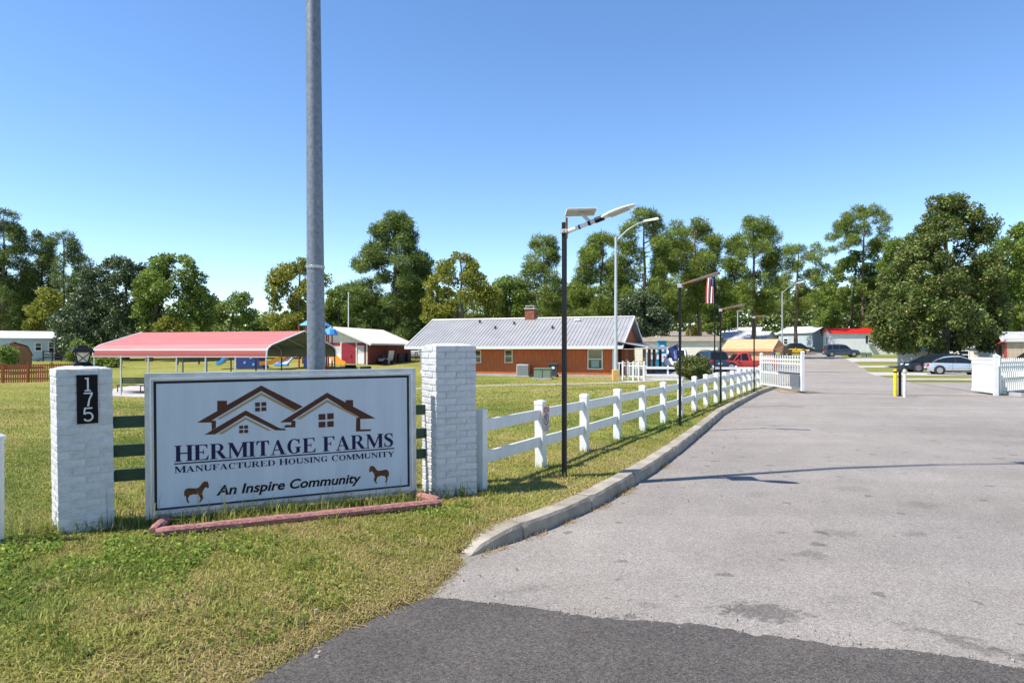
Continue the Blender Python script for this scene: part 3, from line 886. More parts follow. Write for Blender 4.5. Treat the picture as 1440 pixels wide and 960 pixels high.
ART = {'brown': [[[0.3552, 0.8435], [0.5404, 0.9532], [0.5405, 1.059], [0.6306, 1.0559], [0.6306, 1.0113], [0.9567, 1.205], [1.369, 0.9619], [1.2961, 0.9228], [0.9566, 1.1465], [0.487, 0.8563], [0.487, 0.8373]], [[0.487, 0.8563], [0.527, 0.8545], [0.5269, 0.7826], [0.4889, 0.7571]], [[0.4208, 0.7144], [0.8057, 0.9469], [1.1314, 0.7416], [1.1927, 0.7297], [1.1927, 0.7144], [1.0908, 0.7197], [0.8056, 0.8932], [0.5211, 0.7132]], [[1.1377, 0.8024], [1.6192, 1.105], [1.8162, 0.988], [1.8163, 1.0152], [1.8955, 1.0125], [1.8952, 0.9396], [2.1408, 0.792], [1.9747, 0.795], [1.6191, 1.0466], [1.2587, 0.8165], [1.2918, 0.8106], [1.2916, 0.7401], [1.1723, 0.7461], [1.1928, 0.7714], [1.2503, 0.7686], [1.2504, 0.7971]], [[1.9281, 0.8108], [1.9725, 0.8088], [1.9721, 0.6764], [2.0907, 0.6725], [2.0862, 0.6521], [1.9232, 0.6561]], [[0.8967, 1.0252], [0.9424, 1.0257], [0.9424, 0.9825], [0.8966, 0.9821]], [[0.9564, 1.0274], [1.0045, 1.0279], [1.0044, 0.9845], [0.9563, 0.9841]], [[0.8966, 0.9713], [0.9424, 0.9717], [0.9423, 0.9306], [0.8965, 0.9303]], [[0.9563, 0.9733], [1.0044, 0.9736], [1.0044, 0.9324], [0.9563, 0.9322]], [[0.7428, 0.789], [0.78, 0.7893], [0.78, 0.755], [0.7428, 0.7548]], [[0.7898, 0.7888], [0.8271, 0.7891], [0.8271, 0.7548], [0.7898, 0.7545]], [[0.7428, 0.7441], [0.7799, 0.7443], [0.7799, 0.71], [0.7428, 0.7099]], [[0.7897, 0.7438], [0.8271, 0.744], [0.827, 0.7097], [0.7897, 0.7095]], [[1.529, 0.871], [1.5994, 0.8725], [1.5992, 0.8076], [1.5288, 0.8063]], [[1.6187, 0.8739], [1.6854, 0.8756], [1.6852, 0.8104], [1.6185, 0.8089]], [[1.5288, 0.7862], [1.5992, 0.7874], [1.599, 0.7247], [1.5286, 0.7238]], [[1.6184, 0.7865], [1.6852, 0.7901], [1.685, 0.7249], [1.6183, 0.7238]]], 'tan': [[[0.5346, 0.8689], [0.9566, 1.1292], [1.3003, 0.9226], [1.2713, 0.9084], [0.9565, 1.101], [0.5671, 0.8674]], [[0.544, 0.7141], [0.8056, 0.8739], [1.0544, 0.7194], [1.0161, 0.7214], [0.8056, 0.8503], [0.5861, 0.7119]], [[1.2959, 0.828], [1.619, 1.0264], [1.9658, 0.8182], [1.9259, 0.82], [1.619, 0.9973], [1.3437, 0.8259]]], 'horse': [[0.4584, 0.1682], [0.4471, 0.162], [0.431, 0.1759], [0.4197, 0.1679], [0.4051, 0.1404], [0.3971, 0.1088], [0.4003, 0.0941], [0.4067, 0.0649], [0.3938, 0.0445], [0.3778, 0.0245], [0.3682, 0.029], [0.3826, 0.0563], [0.373, 0.0822], [0.3618, 0.1047], [0.3219, 0.1118], [0.2853, 0.1062], [0.2773, 0.0944], [0.2678, 0.0739], [0.2725, 0.0485], [0.2821, 0.0316], [0.2678, 0.0276], [0.2536, 0.0609], [0.2536, 0.0894], [0.2441, 0.108], [0.2393, 0.0942], [0.2346, 0.1231], [0.2378, 0.1548], [0.2504, 0.1715], [0.2726, 0.1803], [0.3219, 0.1726], [0.3554, 0.1715], [0.3763, 0.1877], [0.4004, 0.2251], [0.4229, 0.2359], [0.4391, 0.231], [0.4471, 0.2357], [0.4488, 0.223], [0.4568, 0.2007]]}
art(ART['brown'], M['brown_print'], 'house_emblem')
art(ART['tan'], M['tan_print'], 'house_outline', -.0045)
art([ART['horse']], M['horse_print'], 'horse_emblem')
hu = [p[0] for p in ART['horse']]; h0 = min(hu); hw_ = max(hu) - h0
art([[(2.0644 + .2225 * (1 - (u - h0) / hw_), .022 + v * .99 - .0) for u, v in ART['horse']]], M['horse_print'], 'horse_emblem')
# serif capitals drawn as pen strokes, cap height 1
W_, T_, SE, SH = .225, .075, .085, .052
def G_stem(mb, x, w=W_, y0=0, y1=1, se=SE):
    mb.poly([(x, 0, y0), (x + w, 0, y0), (x + w, 0, y1), (x, 0, y1)])
    for z0, z1 in ((y0, y0 + SH), (y1 - SH, y1)):
        mb.poly([(x - se, -.0011, z0), (x + w + se, -.0011, z0), (x + w + se, -.0011, z1), (x - se, -.0011, z1)])
def bar(mb, x0, x1, z0, z1, y=-.0006):
    mb.poly([(x0, y, z0), (x1, y, z0), (x1, y, z1), (x0, y, z1)])
def ring(mb, cx, cz, rx, rz, a0, a1, wx, wz, n=22, y=-.0008):
    """bowl: thick at the sides, thin at top and bottom"""
    o = []; i_ = []
    for k in range(n + 1):
        a = R(a0 + (a1 - a0) * k / n)
        o.append((cx + rx * math.cos(a), cz + rz * math.sin(a))); i_.append((cx + (rx - wx) * math.cos(a), cz + (rz - wz) * math.sin(a)))
    for k in range(n):
        q = [o[k], o[k + 1], i_[k + 1], i_[k]]
        if a1 < a0: q = q[::-1]
        mb.poly([(u, y, v) for u, v in q])
def glyph(ch):
    mb = MB()
    if ch == 'H':
        G_stem(mb, .09); G_stem(mb, .70); bar(mb, .29, .72, .465, .54); adv = 1.0
    elif ch == 'E':
        G_stem(mb, .09); bar(mb, .20, .76, .945, 1); bar(mb, .20, .80, 0, .055); bar(mb, .28, .55, .475, .54)
        mb.poly([(.76, -.0013, 1), (.56, -.0013, .95), (.66, -.0013, .92), (.735, -.0013, .74), (.765, -.0013, .74)][::-1])
        mb.poly([(.80, -.0013, 0), (.83, -.0013, .28), (.795, -.0013, .28), (.70, -.0013, .09), (.56, -.0013, .05)])
        mb.poly([(.53, -.0013, .36), (.56, -.0013, .36), (.56, -.0013, .65), (.53, -.0013, .65), (.50, -.0013, .54), (.50, -.0013, .475)]); adv = .86
    elif ch == 'F':
        G_stem(mb, .09); bar(mb, .20, .74, .945, 1); bar(mb, .28, .53, .475, .54)
        mb.poly([(.74, -.0013, 1), (.54, -.0013, .95), (.64, -.0013, .92), (.715, -.0013, .72), (.745, -.0013, .72)][::-1])
        mb.poly([(.51, -.0013, .36), (.54, -.0013, .36), (.54, -.0013, .65), (.51, -.0013, .65), (.48, -.0013, .54), (.48, -.0013, .475)]); adv = .80
    elif ch == 'R':
        G_stem(mb, .09); bar(mb, .28, .46, .945, 1); bar(mb, .28, .46, .465, .52); ring(mb, .44, .7325, .33, .2675, -90, 90, .19, .055)
        mb.poly([(.36, -.0014, .50), (.70, -.0014, 0), (.95, -.0014, 0), (.60, -.0014, .50)]); bar(mb, .70, 1.0, 0, SH, -.0016); adv = .98
    elif ch == 'M':
        G_stem(mb, .10, .075); G_stem(mb, .88)
        mb.poly([(.04, -.0009, 1), (.28, -.0009, 1), (.64, -.0009, .24), (.56, -.0009, 0), (.53, -.0009, 0)][::-1])
        mb.poly([(.53, -.0015, 0), (.57, -.0015, 0), (.94, -.0015, .88), (.94, -.0015, 1), (.90, -.0015, 1), (.55, -.0015, .17)]); adv = 1.17
    elif ch == 'I':
        G_stem(mb, .09); adv = .40
    elif ch == 'T':
        G_stem(mb, .31, W_); bar(mb, .05, .78, .94, 1, -.0014)
        mb.poly([(.03, -.0013, .72), (.065, -.0013, .72), (.14, -.0013, .90), (.26, -.0013, .95), (.05, -.0013, 1)][::-1])
        mb.poly([(.80, -.0013, .72), (.78, -.0013, 1), (.57, -.0013, .95), (.69, -.0013, .90), (.765, -.0013, .72)][::-1]); adv = .84
    elif ch == 'A':
        mb.poly([(.40, 0, 1.0), (.50, 0, 1.0), (.88, 0, 0), (.64, 0, 0), (.385, 0, .72)][::-1])
        mb.poly([(.40, -.0009, 1), (.385, -.0009, .76), (.16, -.0009, .03), (.09, -.0009, .03)])
        bar(mb, .22, .66, .30, .36, -.0014); bar(mb, 0, .29, 0, SH, -.0016); bar(mb, .55, .97, 0, SH, -.0016); adv = .95
    elif ch == 'G':
        ring(mb, .47, .5, .43, .515, 52, 318, .21, .055)
        bar(mb, .60, .81, .07, .43, -.0012); bar(mb, .53, .89, .40, .45, -.0016)
        mb.poly([(.76, -.0013, .66), (.80, -.0013, .66), (.80, -.0013, 1), (.77, -.0013, 1), (.66, -.0013, .90)]); adv = .95
    elif ch == 'C':
        ring(mb, .47, .5, .43, .515, 48, 312, .21, .055)
        mb.poly([(.76, -.0013, .64), (.80, -.0013, .64), (.80, -.0013, 1), (.77, -.0013, 1), (.66, -.0013, .88)]); adv = .88
    elif ch == 'O':
        ring(mb, .47, .5, .44, .515, 0, 360, .205, .055, 36); adv = .96
    elif ch == 'D':
        G_stem(mb, .09); bar(mb, .28, .44, .945, 1); bar(mb, .28, .44, 0, .055); ring(mb, .43, .5, .47, .5, -90, 90, .21, .055); adv = .97
    elif ch == 'S':
        c = [(.60, .80, .06), (.50, .93, .07), (.33, .965, .07), (.17, .86, .15), (.155, .72, .19), (.26, .60, .21), (.42, .50, .23), (.545, .38, .21), (.575, .24, .18), (.49, .09, .12), (.33, .035, .07), (.17, .08, .07), (.08, .24, .06)]
        pp = [Vector((a_, b_, w2)) for a_, b_, w2 in c]; fine = []
        for i in range(len(pp) - 1):
            p0, p1, p2, p3 = pp[max(i - 1, 0)], pp[i], pp[i + 1], pp[min(i + 2, len(pp) - 1)]
            for k in range(4):
                t = k / 4
                fine.append(.5 * ((2 * p1) + (p2 - p0) * t + (2 * p0 - 5 * p1 + 4 * p2 - p3) * t * t + (3 * p1 - p0 - 3 * p2 + p3) * t ** 3))
        fine.append(pp[-1])
        stroke(mb, [(q.x, q.y) for q in fine], [q.z for q in fine], -.0005)
        mb.poly([(.59, -.0013, .68), (.63, -.0013, .68), (.62, -.0013, 1), (.59, -.0013, 1), (.54, -.0013, .92)])
        mb.poly([(.06, -.0013, 0), (.09, -.0013, 0), (.14, -.0013, .09), (.095, -.0013, .34), (.055, -.0013, .34)]); adv = .72
    elif ch == 'N':
        G_stem(mb, .12, .075); G_stem(mb, .74, .075)
        mb.poly([(.02, -.0009, 1), (.29, -.0009, 1), (.815, -.0009, .22), (.815, -.0009, 0), (.77, -.0009, 0)][::-1]); adv = .95
    elif ch == 'U':
        bar(mb, .09, .295, .30, 1); bar(mb, .0, .38, 1 - SH, 1, -.0012); bar(mb, .745, .82, .30, 1); bar(mb, .64, .92, 1 - SH, 1, -.0012)
        ring(mb, .455, .30, .365, .315, 180, 360, .205, .08); 
        adv = .93
    elif ch == 'Y':
        bar(mb, .37, .575, .0, .46); bar(mb, .27, .675, 0, SH, -.0012)
        mb.poly([(.05, -.0009, 1), (.29, -.0009, 1), (.575, -.0009, .46), (.37, -.0009, .42)][::-1]); mb.poly([(.44, -.0011, .44), (.575, -.0011, .40), (.86, -.0011, 1), (.78, -.0011, 1)])
        bar(mb, 0, .38, 1 - SH, 1, -.0016); bar(mb, .68, .95, 1 - SH, 1, -.0016); adv = .92
    else:
        return None, .34
    return mb, adv
def serif_line(text, x0, x1, z0, cap, m, name, small_first=None):
    run = []; x = 0
    gap = .035
    for i, ch in enumerate(text):
        mb, adv = glyph(ch)
        k = 1.0
        if small_first and ch != ' ' and i > 0 and text[i - 1] != ' ':
            k = small_first
        run.append((mb, x, k)); x += adv * k + gap
    sx = (x1 - x0) / x
    out = MB()
    for mb, xx, k in run:
        if mb is None: continue
        out.add([(px0 + x0 + (u * k + xx) * sx, -.0040 + v * .25, pz0 + (z0 + w * cap * k) * FZ) for u, v, w in mb.v], mb.f)
    return out.build(name, m, panel)
serif_line('HERMITAGE FARMS', .152, 2.350, .456, .163, M['navy_print'], 'lettering', .975)
serif_line('MANUFACTURED HOUSING COMMUNITY', .152, 2.350, .3425, .066, M['navy_print'], 'lettering', .93)
ul = MB(); ul.box((px0 + 1.249, -.0034, pz0 + .436 * FZ), (2.198, .002, .0125)); ul.build('underline', M['navy_print'], panel)
t3 = text_mesh('An Inspire Community', 1.453, .134, 0.22, 0.026, .0042)
moved(t3, px0 + .524, 0, pz0 + .043 * FZ).build('lettering', M['black_print'], panel)

# landscape timbers round the foot of the sign
tb = thing('timber_edging', 'faded red landscape timbers laid on the grass in front of the sign', 'edging', (-3.22, 6.12, 0), 0)
def timber(a, b, r, seed):
    rr = random.Random(seed); a = Vector(a); b = Vector(b); n = max(6, int((b - a).length / .06))
    t = (b - a).normalized(); sd = Vector((-t.y, t.x, 0)); mb = MB(); ring_ = []
    K = 10
    for i in range(n + 1):
        p = a.lerp(b, i / n); q = []
        for k in range(K):
            w = 2 * math.pi * k / K + .3
            rad = r * (1 + rr.uniform(-.05, .05)) * (.72 if i in (0, n) else 1) * (1 - (.10 if rr.random() < .06 else 0))
            q.append(p + sd * math.cos(w) * rad * 1.05 + Vector((0, 0, math.sin(w) * rad * .92)))
        ring_.append(q)
    for i in range(n):
        for k in range(K):
            mb.quad(ring_[i][k], ring_[i + 1][k], ring_[i + 1][(k + 1) % K], ring_[i][(k + 1) % K])
    mb.poly(ring_[0][::-1]); mb.poly(ring_[-1])
    return fixn(mb.build('timber', M['red_timber'], tb, smooth='auto'))
timber((0.02, .01, .05), (2.46, 1.20, .05), .052, 1)
timber((-.02, .05, .052), (-.12, .50, .052), .051, 2)
timber((2.42, 1.28, .055), (2.06, 1.62, .06), .054, 3)

# green rails running behind the sign
gb = thing('green_rail_fence', 'dark green three board fence passing behind the sign between the brick pillars', 'fence', S0, S_TH)
for z in (.985, .705, .465):
    MB().bevbox((1.30, .26, z), (3.50, .03, .115), .004, .03).build('rail', M['green_board'], gb)
MB().bevbox((3.035, .345, .62), (.055, .055, 1.26), .006).build('post', M['grey_post'], gb)
MB().bevbox((.06, .262, .55), (.06, .06, 1.1), .006).build('post', M['grey_post'], gb)

# big galvanised pole behind the sign
bp_ = thing('steel_pole', 'tall thick galvanised steel pole rising behind the sign', 'pole', (-2.31, 8.10, 0), 0)
bp_.rotation_euler = (0, -.0085, 0)
pl = MB(); pl.lathe([(.1100, 0), (.1085, .9), (.097, 3.2), (.0915, 4.4), (.088, 5.2), (.076, 7.5), (.062, 11), (.052, 14.2)], n=28); pl.build('pole', M['galvanised'], bp_, smooth='auto')
bd = MB(); zb = EYE + 118 / 960 * 8.05
bd.lathe([(.1025, zb - .016), (.1035, zb - .014), (.1035, zb + .014), (.1025, zb + .016)], n=28)
for k in range(20):
    w = 2 * math.pi * k / 20; bd.box((.1045 * math.cos(w), .1045 * math.sin(w), zb), (.006, .018, .034), w)
bd.build('strap', M['strap_steel'], bp_)
arm_ = MB(); arm_.tube([(0, 0, 13.9), (.5, .1, 14.35), (1.4, .3, 14.5)], .035, 8); arm_.build('arm', M['galvanised'], bp_)
hd = MB(); hd.bevbox((1.75, .38, 14.5), (.75, .32, .14), .04, .21); hd.build('lamp_head', M['galv_light'], bp_)

# ------------------------------------------------------------------ white vinyl fence
fn = thing('vinyl_fence', 'long white two rail vinyl fence running along the kerb', 'fence', (-.38, 8.27, 0), 0)
def fpos(i):
    t = i / 14
    x = -.38 + 10.68 * t + .42 * t * (1 - t) * 1.2; y = 8.27 + 21.33 * t + 0.5 * t * (1 - t)
    return Vector((x, y, 0))
NP = 17
pos = [fpos(i) for i in range(NP)]
post_me = None; cap_me = None
for i, p in enumerate(pos):
    t = (pos[min(i + 1, NP - 1)] - pos[max(i - 1, 0)]).normalized(); a = math.atan2(t.y, t.x)
    q = p - pos[0]; gz = G(p.x, p.y)
    h = .95 + (random.uniform(-.008, .02) if i else .0)
    if i == 0:
        post0 = MB().bevbox((0, 0, .44), (.115, .127, 1.0), .006).build('post', M['white_vinyl'], fn, loc=q, rz=a)
        MB().bevbox((0, 0, .955), (.122, .134, .035), .006).build('cap', M['white_vinyl'], post0)
    else:
        if post_me is None:
            po = MB().bevbox((0, 0, .43), (.127, .127, .98), .006).build('post', M['white_vinyl'], fn, loc=q)
            ca = sq(MB(), [(.094, .90), (.096, .91), (.096, .945), (.088, .952), (.01, .968)]).build('cap', M['white_vinyl'], po)
            ca.data.materials[0] = M['white_vinyl']
        else:
            po = share(post_me, loc=q, parent=fn); ca = share(cap_me, parent=po)
        if post_me is None: post_me, cap_me = po, ca
        po.location = (q.x, q.y, gz + random.uniform(-.02, .01)); po.rotation_euler = (random.gauss(0, .006), random.gauss(0, .006), a)
    if i < NP - 1:
        n_ = pos[i + 1]; dv = n_ - p; L_ = dv.length; aa = math.atan2(dv.y, dv.x)
        g0, g1 = gz, G(n_.x, n_.y)
        for z in (.77, .375):
            rl = MB().bevbox((0, 0, 0), (L_ - .10, .042, .145), .004).build('rail', M['white_vinyl'], fn, loc=((q.x + dv.x / 2), q.y + dv.y / 2, z + (g0 + g1) / 2 + random.uniform(-.006, .006)))
            rl.rotation_euler = (0, -math.atan2(g1 - g0, L_) + random.gauss(0, .003), aa)
# white fence end at the far left
lf = thing('vinyl_fence_end', 'white vinyl fence post with a flat cap at the left edge beyond the pillar', 'fence post', (-4.445, 5.85, 0), R(8))
MB().bevbox((0, 0, .43), (.115, .115, 1.0), .005).build('post', M['white_vinyl'], lf)
sq(MB(), [(.088, .915), (.096, .93), (.096, .945), (.06, .965), (.01, .972)]).build('cap', M['white_vinyl'], lf)
for z in (.77, .375):
    MB().bevbox((-1.2, 0, z), (2.3, .042, .145), .004).build('rail', M['white_vinyl'], lf)

# parking plate on the second fence post
pa = pos[1]; tdir = (pos[2] - pos[0]).normalized(); nrm = Vector((tdir.y, -tdir.x, 0))
pp_ = thing('parking_plate', 'narrow faded red and white no parking plate hung on the second fence post', 'sign plate', (pa.x + nrm.x * .0735 + tdir.x * .02, pa.y + nrm.y * .0735 + tdir.y * .02, .70), math.atan2(tdir.y, tdir.x))
MB().bevbox((0, 0, 0), (.215, .005, .35), .002).build('plate', M['pink_plate'], pp_)
hdr = MB(); hdr.box((0, -.0031, .132), (.200, .002, .072)); hdr.build('red_header', M['faded_red'], pp_)
moved(text_mesh('NO', .12, .036, 0, .01, .0005), -.06, -.0042, .113).build('lettering', M['pink_plate'], pp_)
rg = MB(); ring(rg, 0, -.005, .085, .085, 0, 360, .016, .016, 28, -.0032); stroke(rg, [(-.054, .049), (.054, -.059)], .014, -.0036)
stroke(rg, [(-.022, -.055), (-.022, .05)], .017, -.0034); stroke(rg, [(-.022, .042)] + arc(.002, .022, .026, .022, 90, -90, 8) + [(-.022, .0)], .013, -.0038)
rg.build('parking_symbol', M['black_print'], pp_)
moved(text_mesh('PARKING', .16, .026, 0, .005, .0005), -.08, -.0032, -.128).build('lettering', M['faded_red'], pp_)
moved(text_mesh('ANY TIME', .15, .022, 0, .005, .0005), -.075, -.0032, -.160).build('lettering', M['faded_red'], pp_)

# ------------------------------------------------------------------ solar lamps along the fence
def solar_lamp(label, loc, H):
    t = thing('solar_lamp', label, 'street lamp', (loc[0], loc[1], G(*loc[:2])), R(-28), 'solar lamps along the fence')
    MB().bevbox((0, 0, H / 2 - .1), (.054, .054, H + .2), .004).build('post', M['black_metal'], t)
    MB().box((.033, 0, H - .075), (.010, .05, .27)).build('bracket', M['rust'], t)
    cl = MB(); cl.box((.004, 0, H - .12), (.095, .10, .05)); cl.box((.004, -.058, H - .12), (.03, .02, .03)); cl.build('clamp', M['strap_steel'], t)
    u = Vector((.962, 0, .273))
    o = Vector((.05, 0, H - .125))
    MB().tube([o, o + u * .18, o + u * .36], [.027, .027, .027], 10).build('arm', M['white_metal'], t, smooth='auto')
    for s0_, s1_, r_ in ((.165, .185, .031), (.40, .52, .037), (.30, .335, .033)):
        MB().tube([o + u * s0_, o + u * s1_], r_, 10).build('collar', M['black_metal'], t, smooth='auto')
    MB().tube([o + u * .33, o + u * .42], .03, 10).build('knuckle', M['aluminium'], t, smooth='auto')
    pc = Vector((.24, 0, H + .10))
    st = MB(); st.hexa([o + u * .33 + Vector((-.03, -.022, 0)), o + u * .33 + Vector((.03, -.022, 0)), o + u * .33 + Vector((.03, .022, 0)), o + u * .33 + Vector((-.03, .022, 0)),
                        pc + Vector((-.025, -.022, 0)), pc + Vector((.025, -.022, 0)), pc + Vector((.025, .022, 0)), pc + Vector((-.025, .022, 0))])
    st.build('panel_stand', M['lamp_grey'], t)
    sp = MB(); sp.bevbox((0, 0, 0), (.38, .31, .022), .003); s_ = sp.build('solar_panel', M['lamp_grey'], t, loc=pc + Vector((-.01, 0, .012)))
    s_.rotation_euler = (R(-4), R(-2), R(28))
    cell = MB(); cell.box((0, 0, .0118), (.355, .285, .002)); cell.build('solar_cells', M['panel_cell'], s_)
    rim_ = MB()
    for sx, sy, w, d in ((0, .150, .384, .010), (0, -.150, .384, .010), (.187, 0, .010, .296), (-.187, 0, .010, .296)):
        rim_.box((sx, sy, .004), (w, d, .026))
    rim_.build('panel_rim', M['white_metal'], s_)
    # leaf shaped lamp head
    prof = [(0, .045, .030), (.05, .062, .036), (.12, .098, .038), (.22, .112, .036), (.33, .100, .028), (.41, .070, .020), (.45, .032, .012), (.462, .006, .006)]
    hb = MB(); base = o + u * .50; side = Vector((0, 1, 0)); up = Vector((-.273, 0, .962)); rings = []
    for s, w, h in prof:
        c = base + u * s
        rings.append([c + side * (w * math.cos(R(a))) + up * (h * (1.0 if math.sin(R(a)) > 0 else .45) * math.sin(R(a))) for a in range(0, 360, 30)])
    for a, b in zip(rings[:-1], rings[1:]):
        for k in range(12):
            hb.quad(a[k], a[(k + 1) % 12], b[(k + 1) % 12], b[k])
    hb.poly(rings[0][::-1]); hb.poly(rings[-1])
    fixn(hb.build('lamp_head', M['white_metal'], t, smooth='auto'))
    le = MB()
    c0 = base + u * .10 - up * .0175; c1 = base + u * .36 - up * .0165
    le.hexa([c0 - side * .07 - up * .004, c1 - side * .06 - up * .004, c1 + side * .06 - up * .004, c0 + side * .07 - up * .004,
             c0 - side * .07 + up * .004, c1 - side * .06 + up * .004, c1 + side * .06 + up * .004, c0 + side * .07 + up * .004])
    le.build('lens', M['lamp_grey'], t)
    return t
def slim_lamp(label, loc, H, L_=.86, rise=16):
    t = thing('solar_lamp', label, 'street lamp', (loc[0], loc[1], G(*loc[:2])), R(-26), 'solar lamps along the fence')
    MB().bevbox((0, 0, H / 2 - .1), (.054, .054, H + .2), .004).build('post', M['black_metal'], t)
    MB().bevbox((.0, 0, H + .0), (.10, .10, .09), .01).build('clamp', M['strap_steel'], t)
    u = Vector((math.cos(R(rise)), 0, math.sin(R(rise)))); o = Vector((.03, 0, H + .02))
    MB().tube([o, o + u * .30], .028, 8).build('arm', M['rust'], t, smooth='auto')
    hd = MB().bevbox((0, 0, 0), (L_ - .22, .14, .045), .012).build('lamp_head', M['lamp_brown'], t, loc=o + u * (.22 + (L_ - .22) / 2))
    hd.rotation_euler = (0, -R(rise), 0)
    MB().bevbox((0, 0, .029), (L_ - .26, .12, .010), .003).build('solar_cells', M['panel_cell'], hd)
    MB().bevbox((L_ * .18, 0, -.028), (L_ * .3, .10, .008), .002).build('lens', M['lamp_grey'], hd)
    return t
M['lamp_brown'] = mat('lamp_brown', (.17, .12, .085), .6, .3, 8)
solar_lamp('nearest black solar lamp post with its panel and white head against the sky', (.69, 9.0), 3.37)
slim_lamp('second black solar lamp post by the fence, in front of the blue flag', (3.74, 15.2), 3.12)
slim_lamp('third black solar lamp post by the fence, next to the flagpole', (6.57, 21.5), 2.95, .70, 12)
slim_lamp('farthest thin black solar lamp post by the fence end near the gate', (9.86, 27.8), 3.05, .42, 5)

# bollards and keypad on the road island
def at(px, d): return ((px - 720) / 960 * d, d)
b1 = at(1259, 26.8); z1 = rz_(*b1)
yb = thing('yellow_bollard', 'yellow steel bollard with a black band in the middle of the entrance', 'bollard', (*b1, z1), 0)
MB().lathe([(.068, -.1), (.068, 1.0), (.060, 1.03), (.03, 1.05)], n=16).build('post', M['bollard_yellow'], yb, smooth='auto')
MB().lathe([(.070, .92), (.070, .985)], n=16).build('band', M['black_metal'], yb, smooth='auto')
b3 = at(1272, 26.2)
wb = thing('white_bollard', 'weathered white bollard with a dark band beside the yellow one', 'bollard', (*b3, rz_(*b3)), 0)
MB().lathe([(.062, -.1), (.062, 1.02), (.05, 1.06), (.02, 1.075)], n=16).build('post', M['old_white'], wb, smooth='auto')
MB().lathe([(.064, .93), (.064, .96)], n=16).build('band', M['black_metal'], wb, smooth='auto')
b2 = at(1265.5, 26.9)
kpd = thing('keypad_post', 'black gate keypad post between the yellow and white bollards', 'keypad', (*b2, rz_(*b2)), R(20))
MB().bevbox((0, 0, .5), (.075, .075, 1.0), .006).build('post', M['black_metal'], kpd)
MB().bevbox((.02, -.03, 1.02), (.30, .14, .13), .012).build('keypad_box', M['car_trim'], kpd)
MB().bevbox((0, 0, .01), (.2, .2, .03), .004).build('foot_plate', M['black_metal'], kpd)

# ------------------------------------------------------------------ entrance gates
def picket_gate(label, a, b, H, n, box=True, zfun=G, pw=.045, endpost=True, extra=False):
    a = Vector((*a, 0)); b = Vector((*b, 0)); dv = b - a; L_ = dv.length; ang = math.atan2(dv.y, dv.x)
    z0 = zfun(a.x, a.y)
    t = thing('picket_gate', label, 'gate', (a.x, a.y, z0), ang)
    po = MB().bevbox((0, 0, H / 2), (.13, .13, H + .06), .008).build('gate_post', M['white_vinyl'], t)
    sq(MB(), [(.10, H + .03), (.10, H + .06), (.03, H + .10), (.01, H + .1)]).build('cap', M['white_vinyl'], po)
    if endpost:
        p2 = share(po, parent=t, loc=(L_, 0, zfun(b.x, b.y) - z0)); share(kids(po)[0], parent=p2)
    for z in (H * .88, H * .76, H * .45, .12):
        MB().bevbox((L_ / 2, 0, z), (L_ - .1, .05, .06), .004).build('rail', M['white_vinyl'], t)
    first = None
    for k in range(n):
        x = L_ * (k + .7) / (n + .4)
        if first is None:
            first = sq(MB(), [(pw * .7, .07), (pw * .7, H - .06), (.008, H)]).build('picket', M['white_vinyl'], t, loc=(x, 0, 0))
        else:
            share(first, parent=t, loc=(x, 0, 0))
    if box:
        MB().bevbox((L_ - .62, -.09, .46), (1.0, .05, .52), .006).build('metal_plate', M['galvanised'], t)
        MB().box((L_ - 1.45, -.05, .78), (2.5, .035, .05)).build('actuator', M['black_metal'], t)
    return t
picket_gate('open white picket gate leaf at the end of the rail fence', (12.42, 34.0), (12.30, 28.9), 1.56, 17)
gR = (19.42, 27.4)
rp_ = thing('gate_leaf', 'solid white board gate leaf standing open at the right hand gate post', 'gate', (*gR, rz_(*gR)), math.atan2(2.3, .58))
pst = MB().bevbox((0, 0, .78), (.15, .15, 1.62), .008).build('gate_post', M['white_vinyl'], rp_)
sq(MB(), [(.115, 1.57), (.115, 1.61), (.03, 1.66), (.01, 1.66)]).build('cap', M['white_vinyl'], pst)
for k in range(12):
    MB().bevbox((.19 + k * .186, 0, .76), (.183, .03, 1.32), .004).build('board', M['white_vinyl'], rp_)
for z in (1.47, 1.28, .12):
    MB().bevbox((1.2, -.004, z), (2.3, .062, .095), .005).build('rail', M['white_vinyl'], rp_)
for z in (1.25, .95, .3):
    MB().box((.09, -.07, z), (.10, .05, .08)).build('hinge', M['galvanised'], rp_)
picket_gate('white picket fence section running right from the right hand gate post', (19.75, 27.7), (23.6, 30.4), 1.50, 22, False, rz_, endpost=True)

# galvanised street lights
def street_light(label, px, d, H, arm_px, zb=None, ped=False, head_dx=0):
    x, y = at(px, d); z = G(x, y)
    t = thing('street_light', label, 'street light', (x, y, z), 0, 'galvanised street lights')
    k0 = 0
    if ped:
        MB().bevbox((0, 0, .36), (.46, .46, .74), .02).build('pedestal', M['pedestal'], t); k0 = .72
    MB().lathe([(.135, k0), (.12, k0 + 1), (.075, H), (.03, H + .02)], n=12).build('pole', M['galv_light'], t, smooth='auto')
    L_ = arm_px
    MB().tube([(0, 0, H - .25), (L_ * .4, 0, H + L_ * .26), (L_ * .75, 0, H + L_ * .47), (L_, 0, H + L_ * .53)], [.045, .04, .036, .034], 8).build('arm', M['galv_light'], t, smooth='auto')
    hd = MB(); hd.hexa([(L_ - .1, -.1, H + L_ * .52), (L_ + .85, -.16, H + L_ * .60), (L_ + .85, .16, H + L_ * .60), (L_ - .1, .1, H + L_ * .52),
                        (L_ - .1, -.06, H + L_ * .52 + .12), (L_ + .80, -.09, H + L_ * .60 + .14), (L_ + .80, .09, H + L_ * .60 + .14), (L_ - .1, .06, H + L_ * .52 + .12)])
    hd.build('lamp_head', M['white_metal'], t)
street_light('tall galvanised street light on a yellow block beside the brown building', 866, 45, 9.45, 1.95, ped=True)
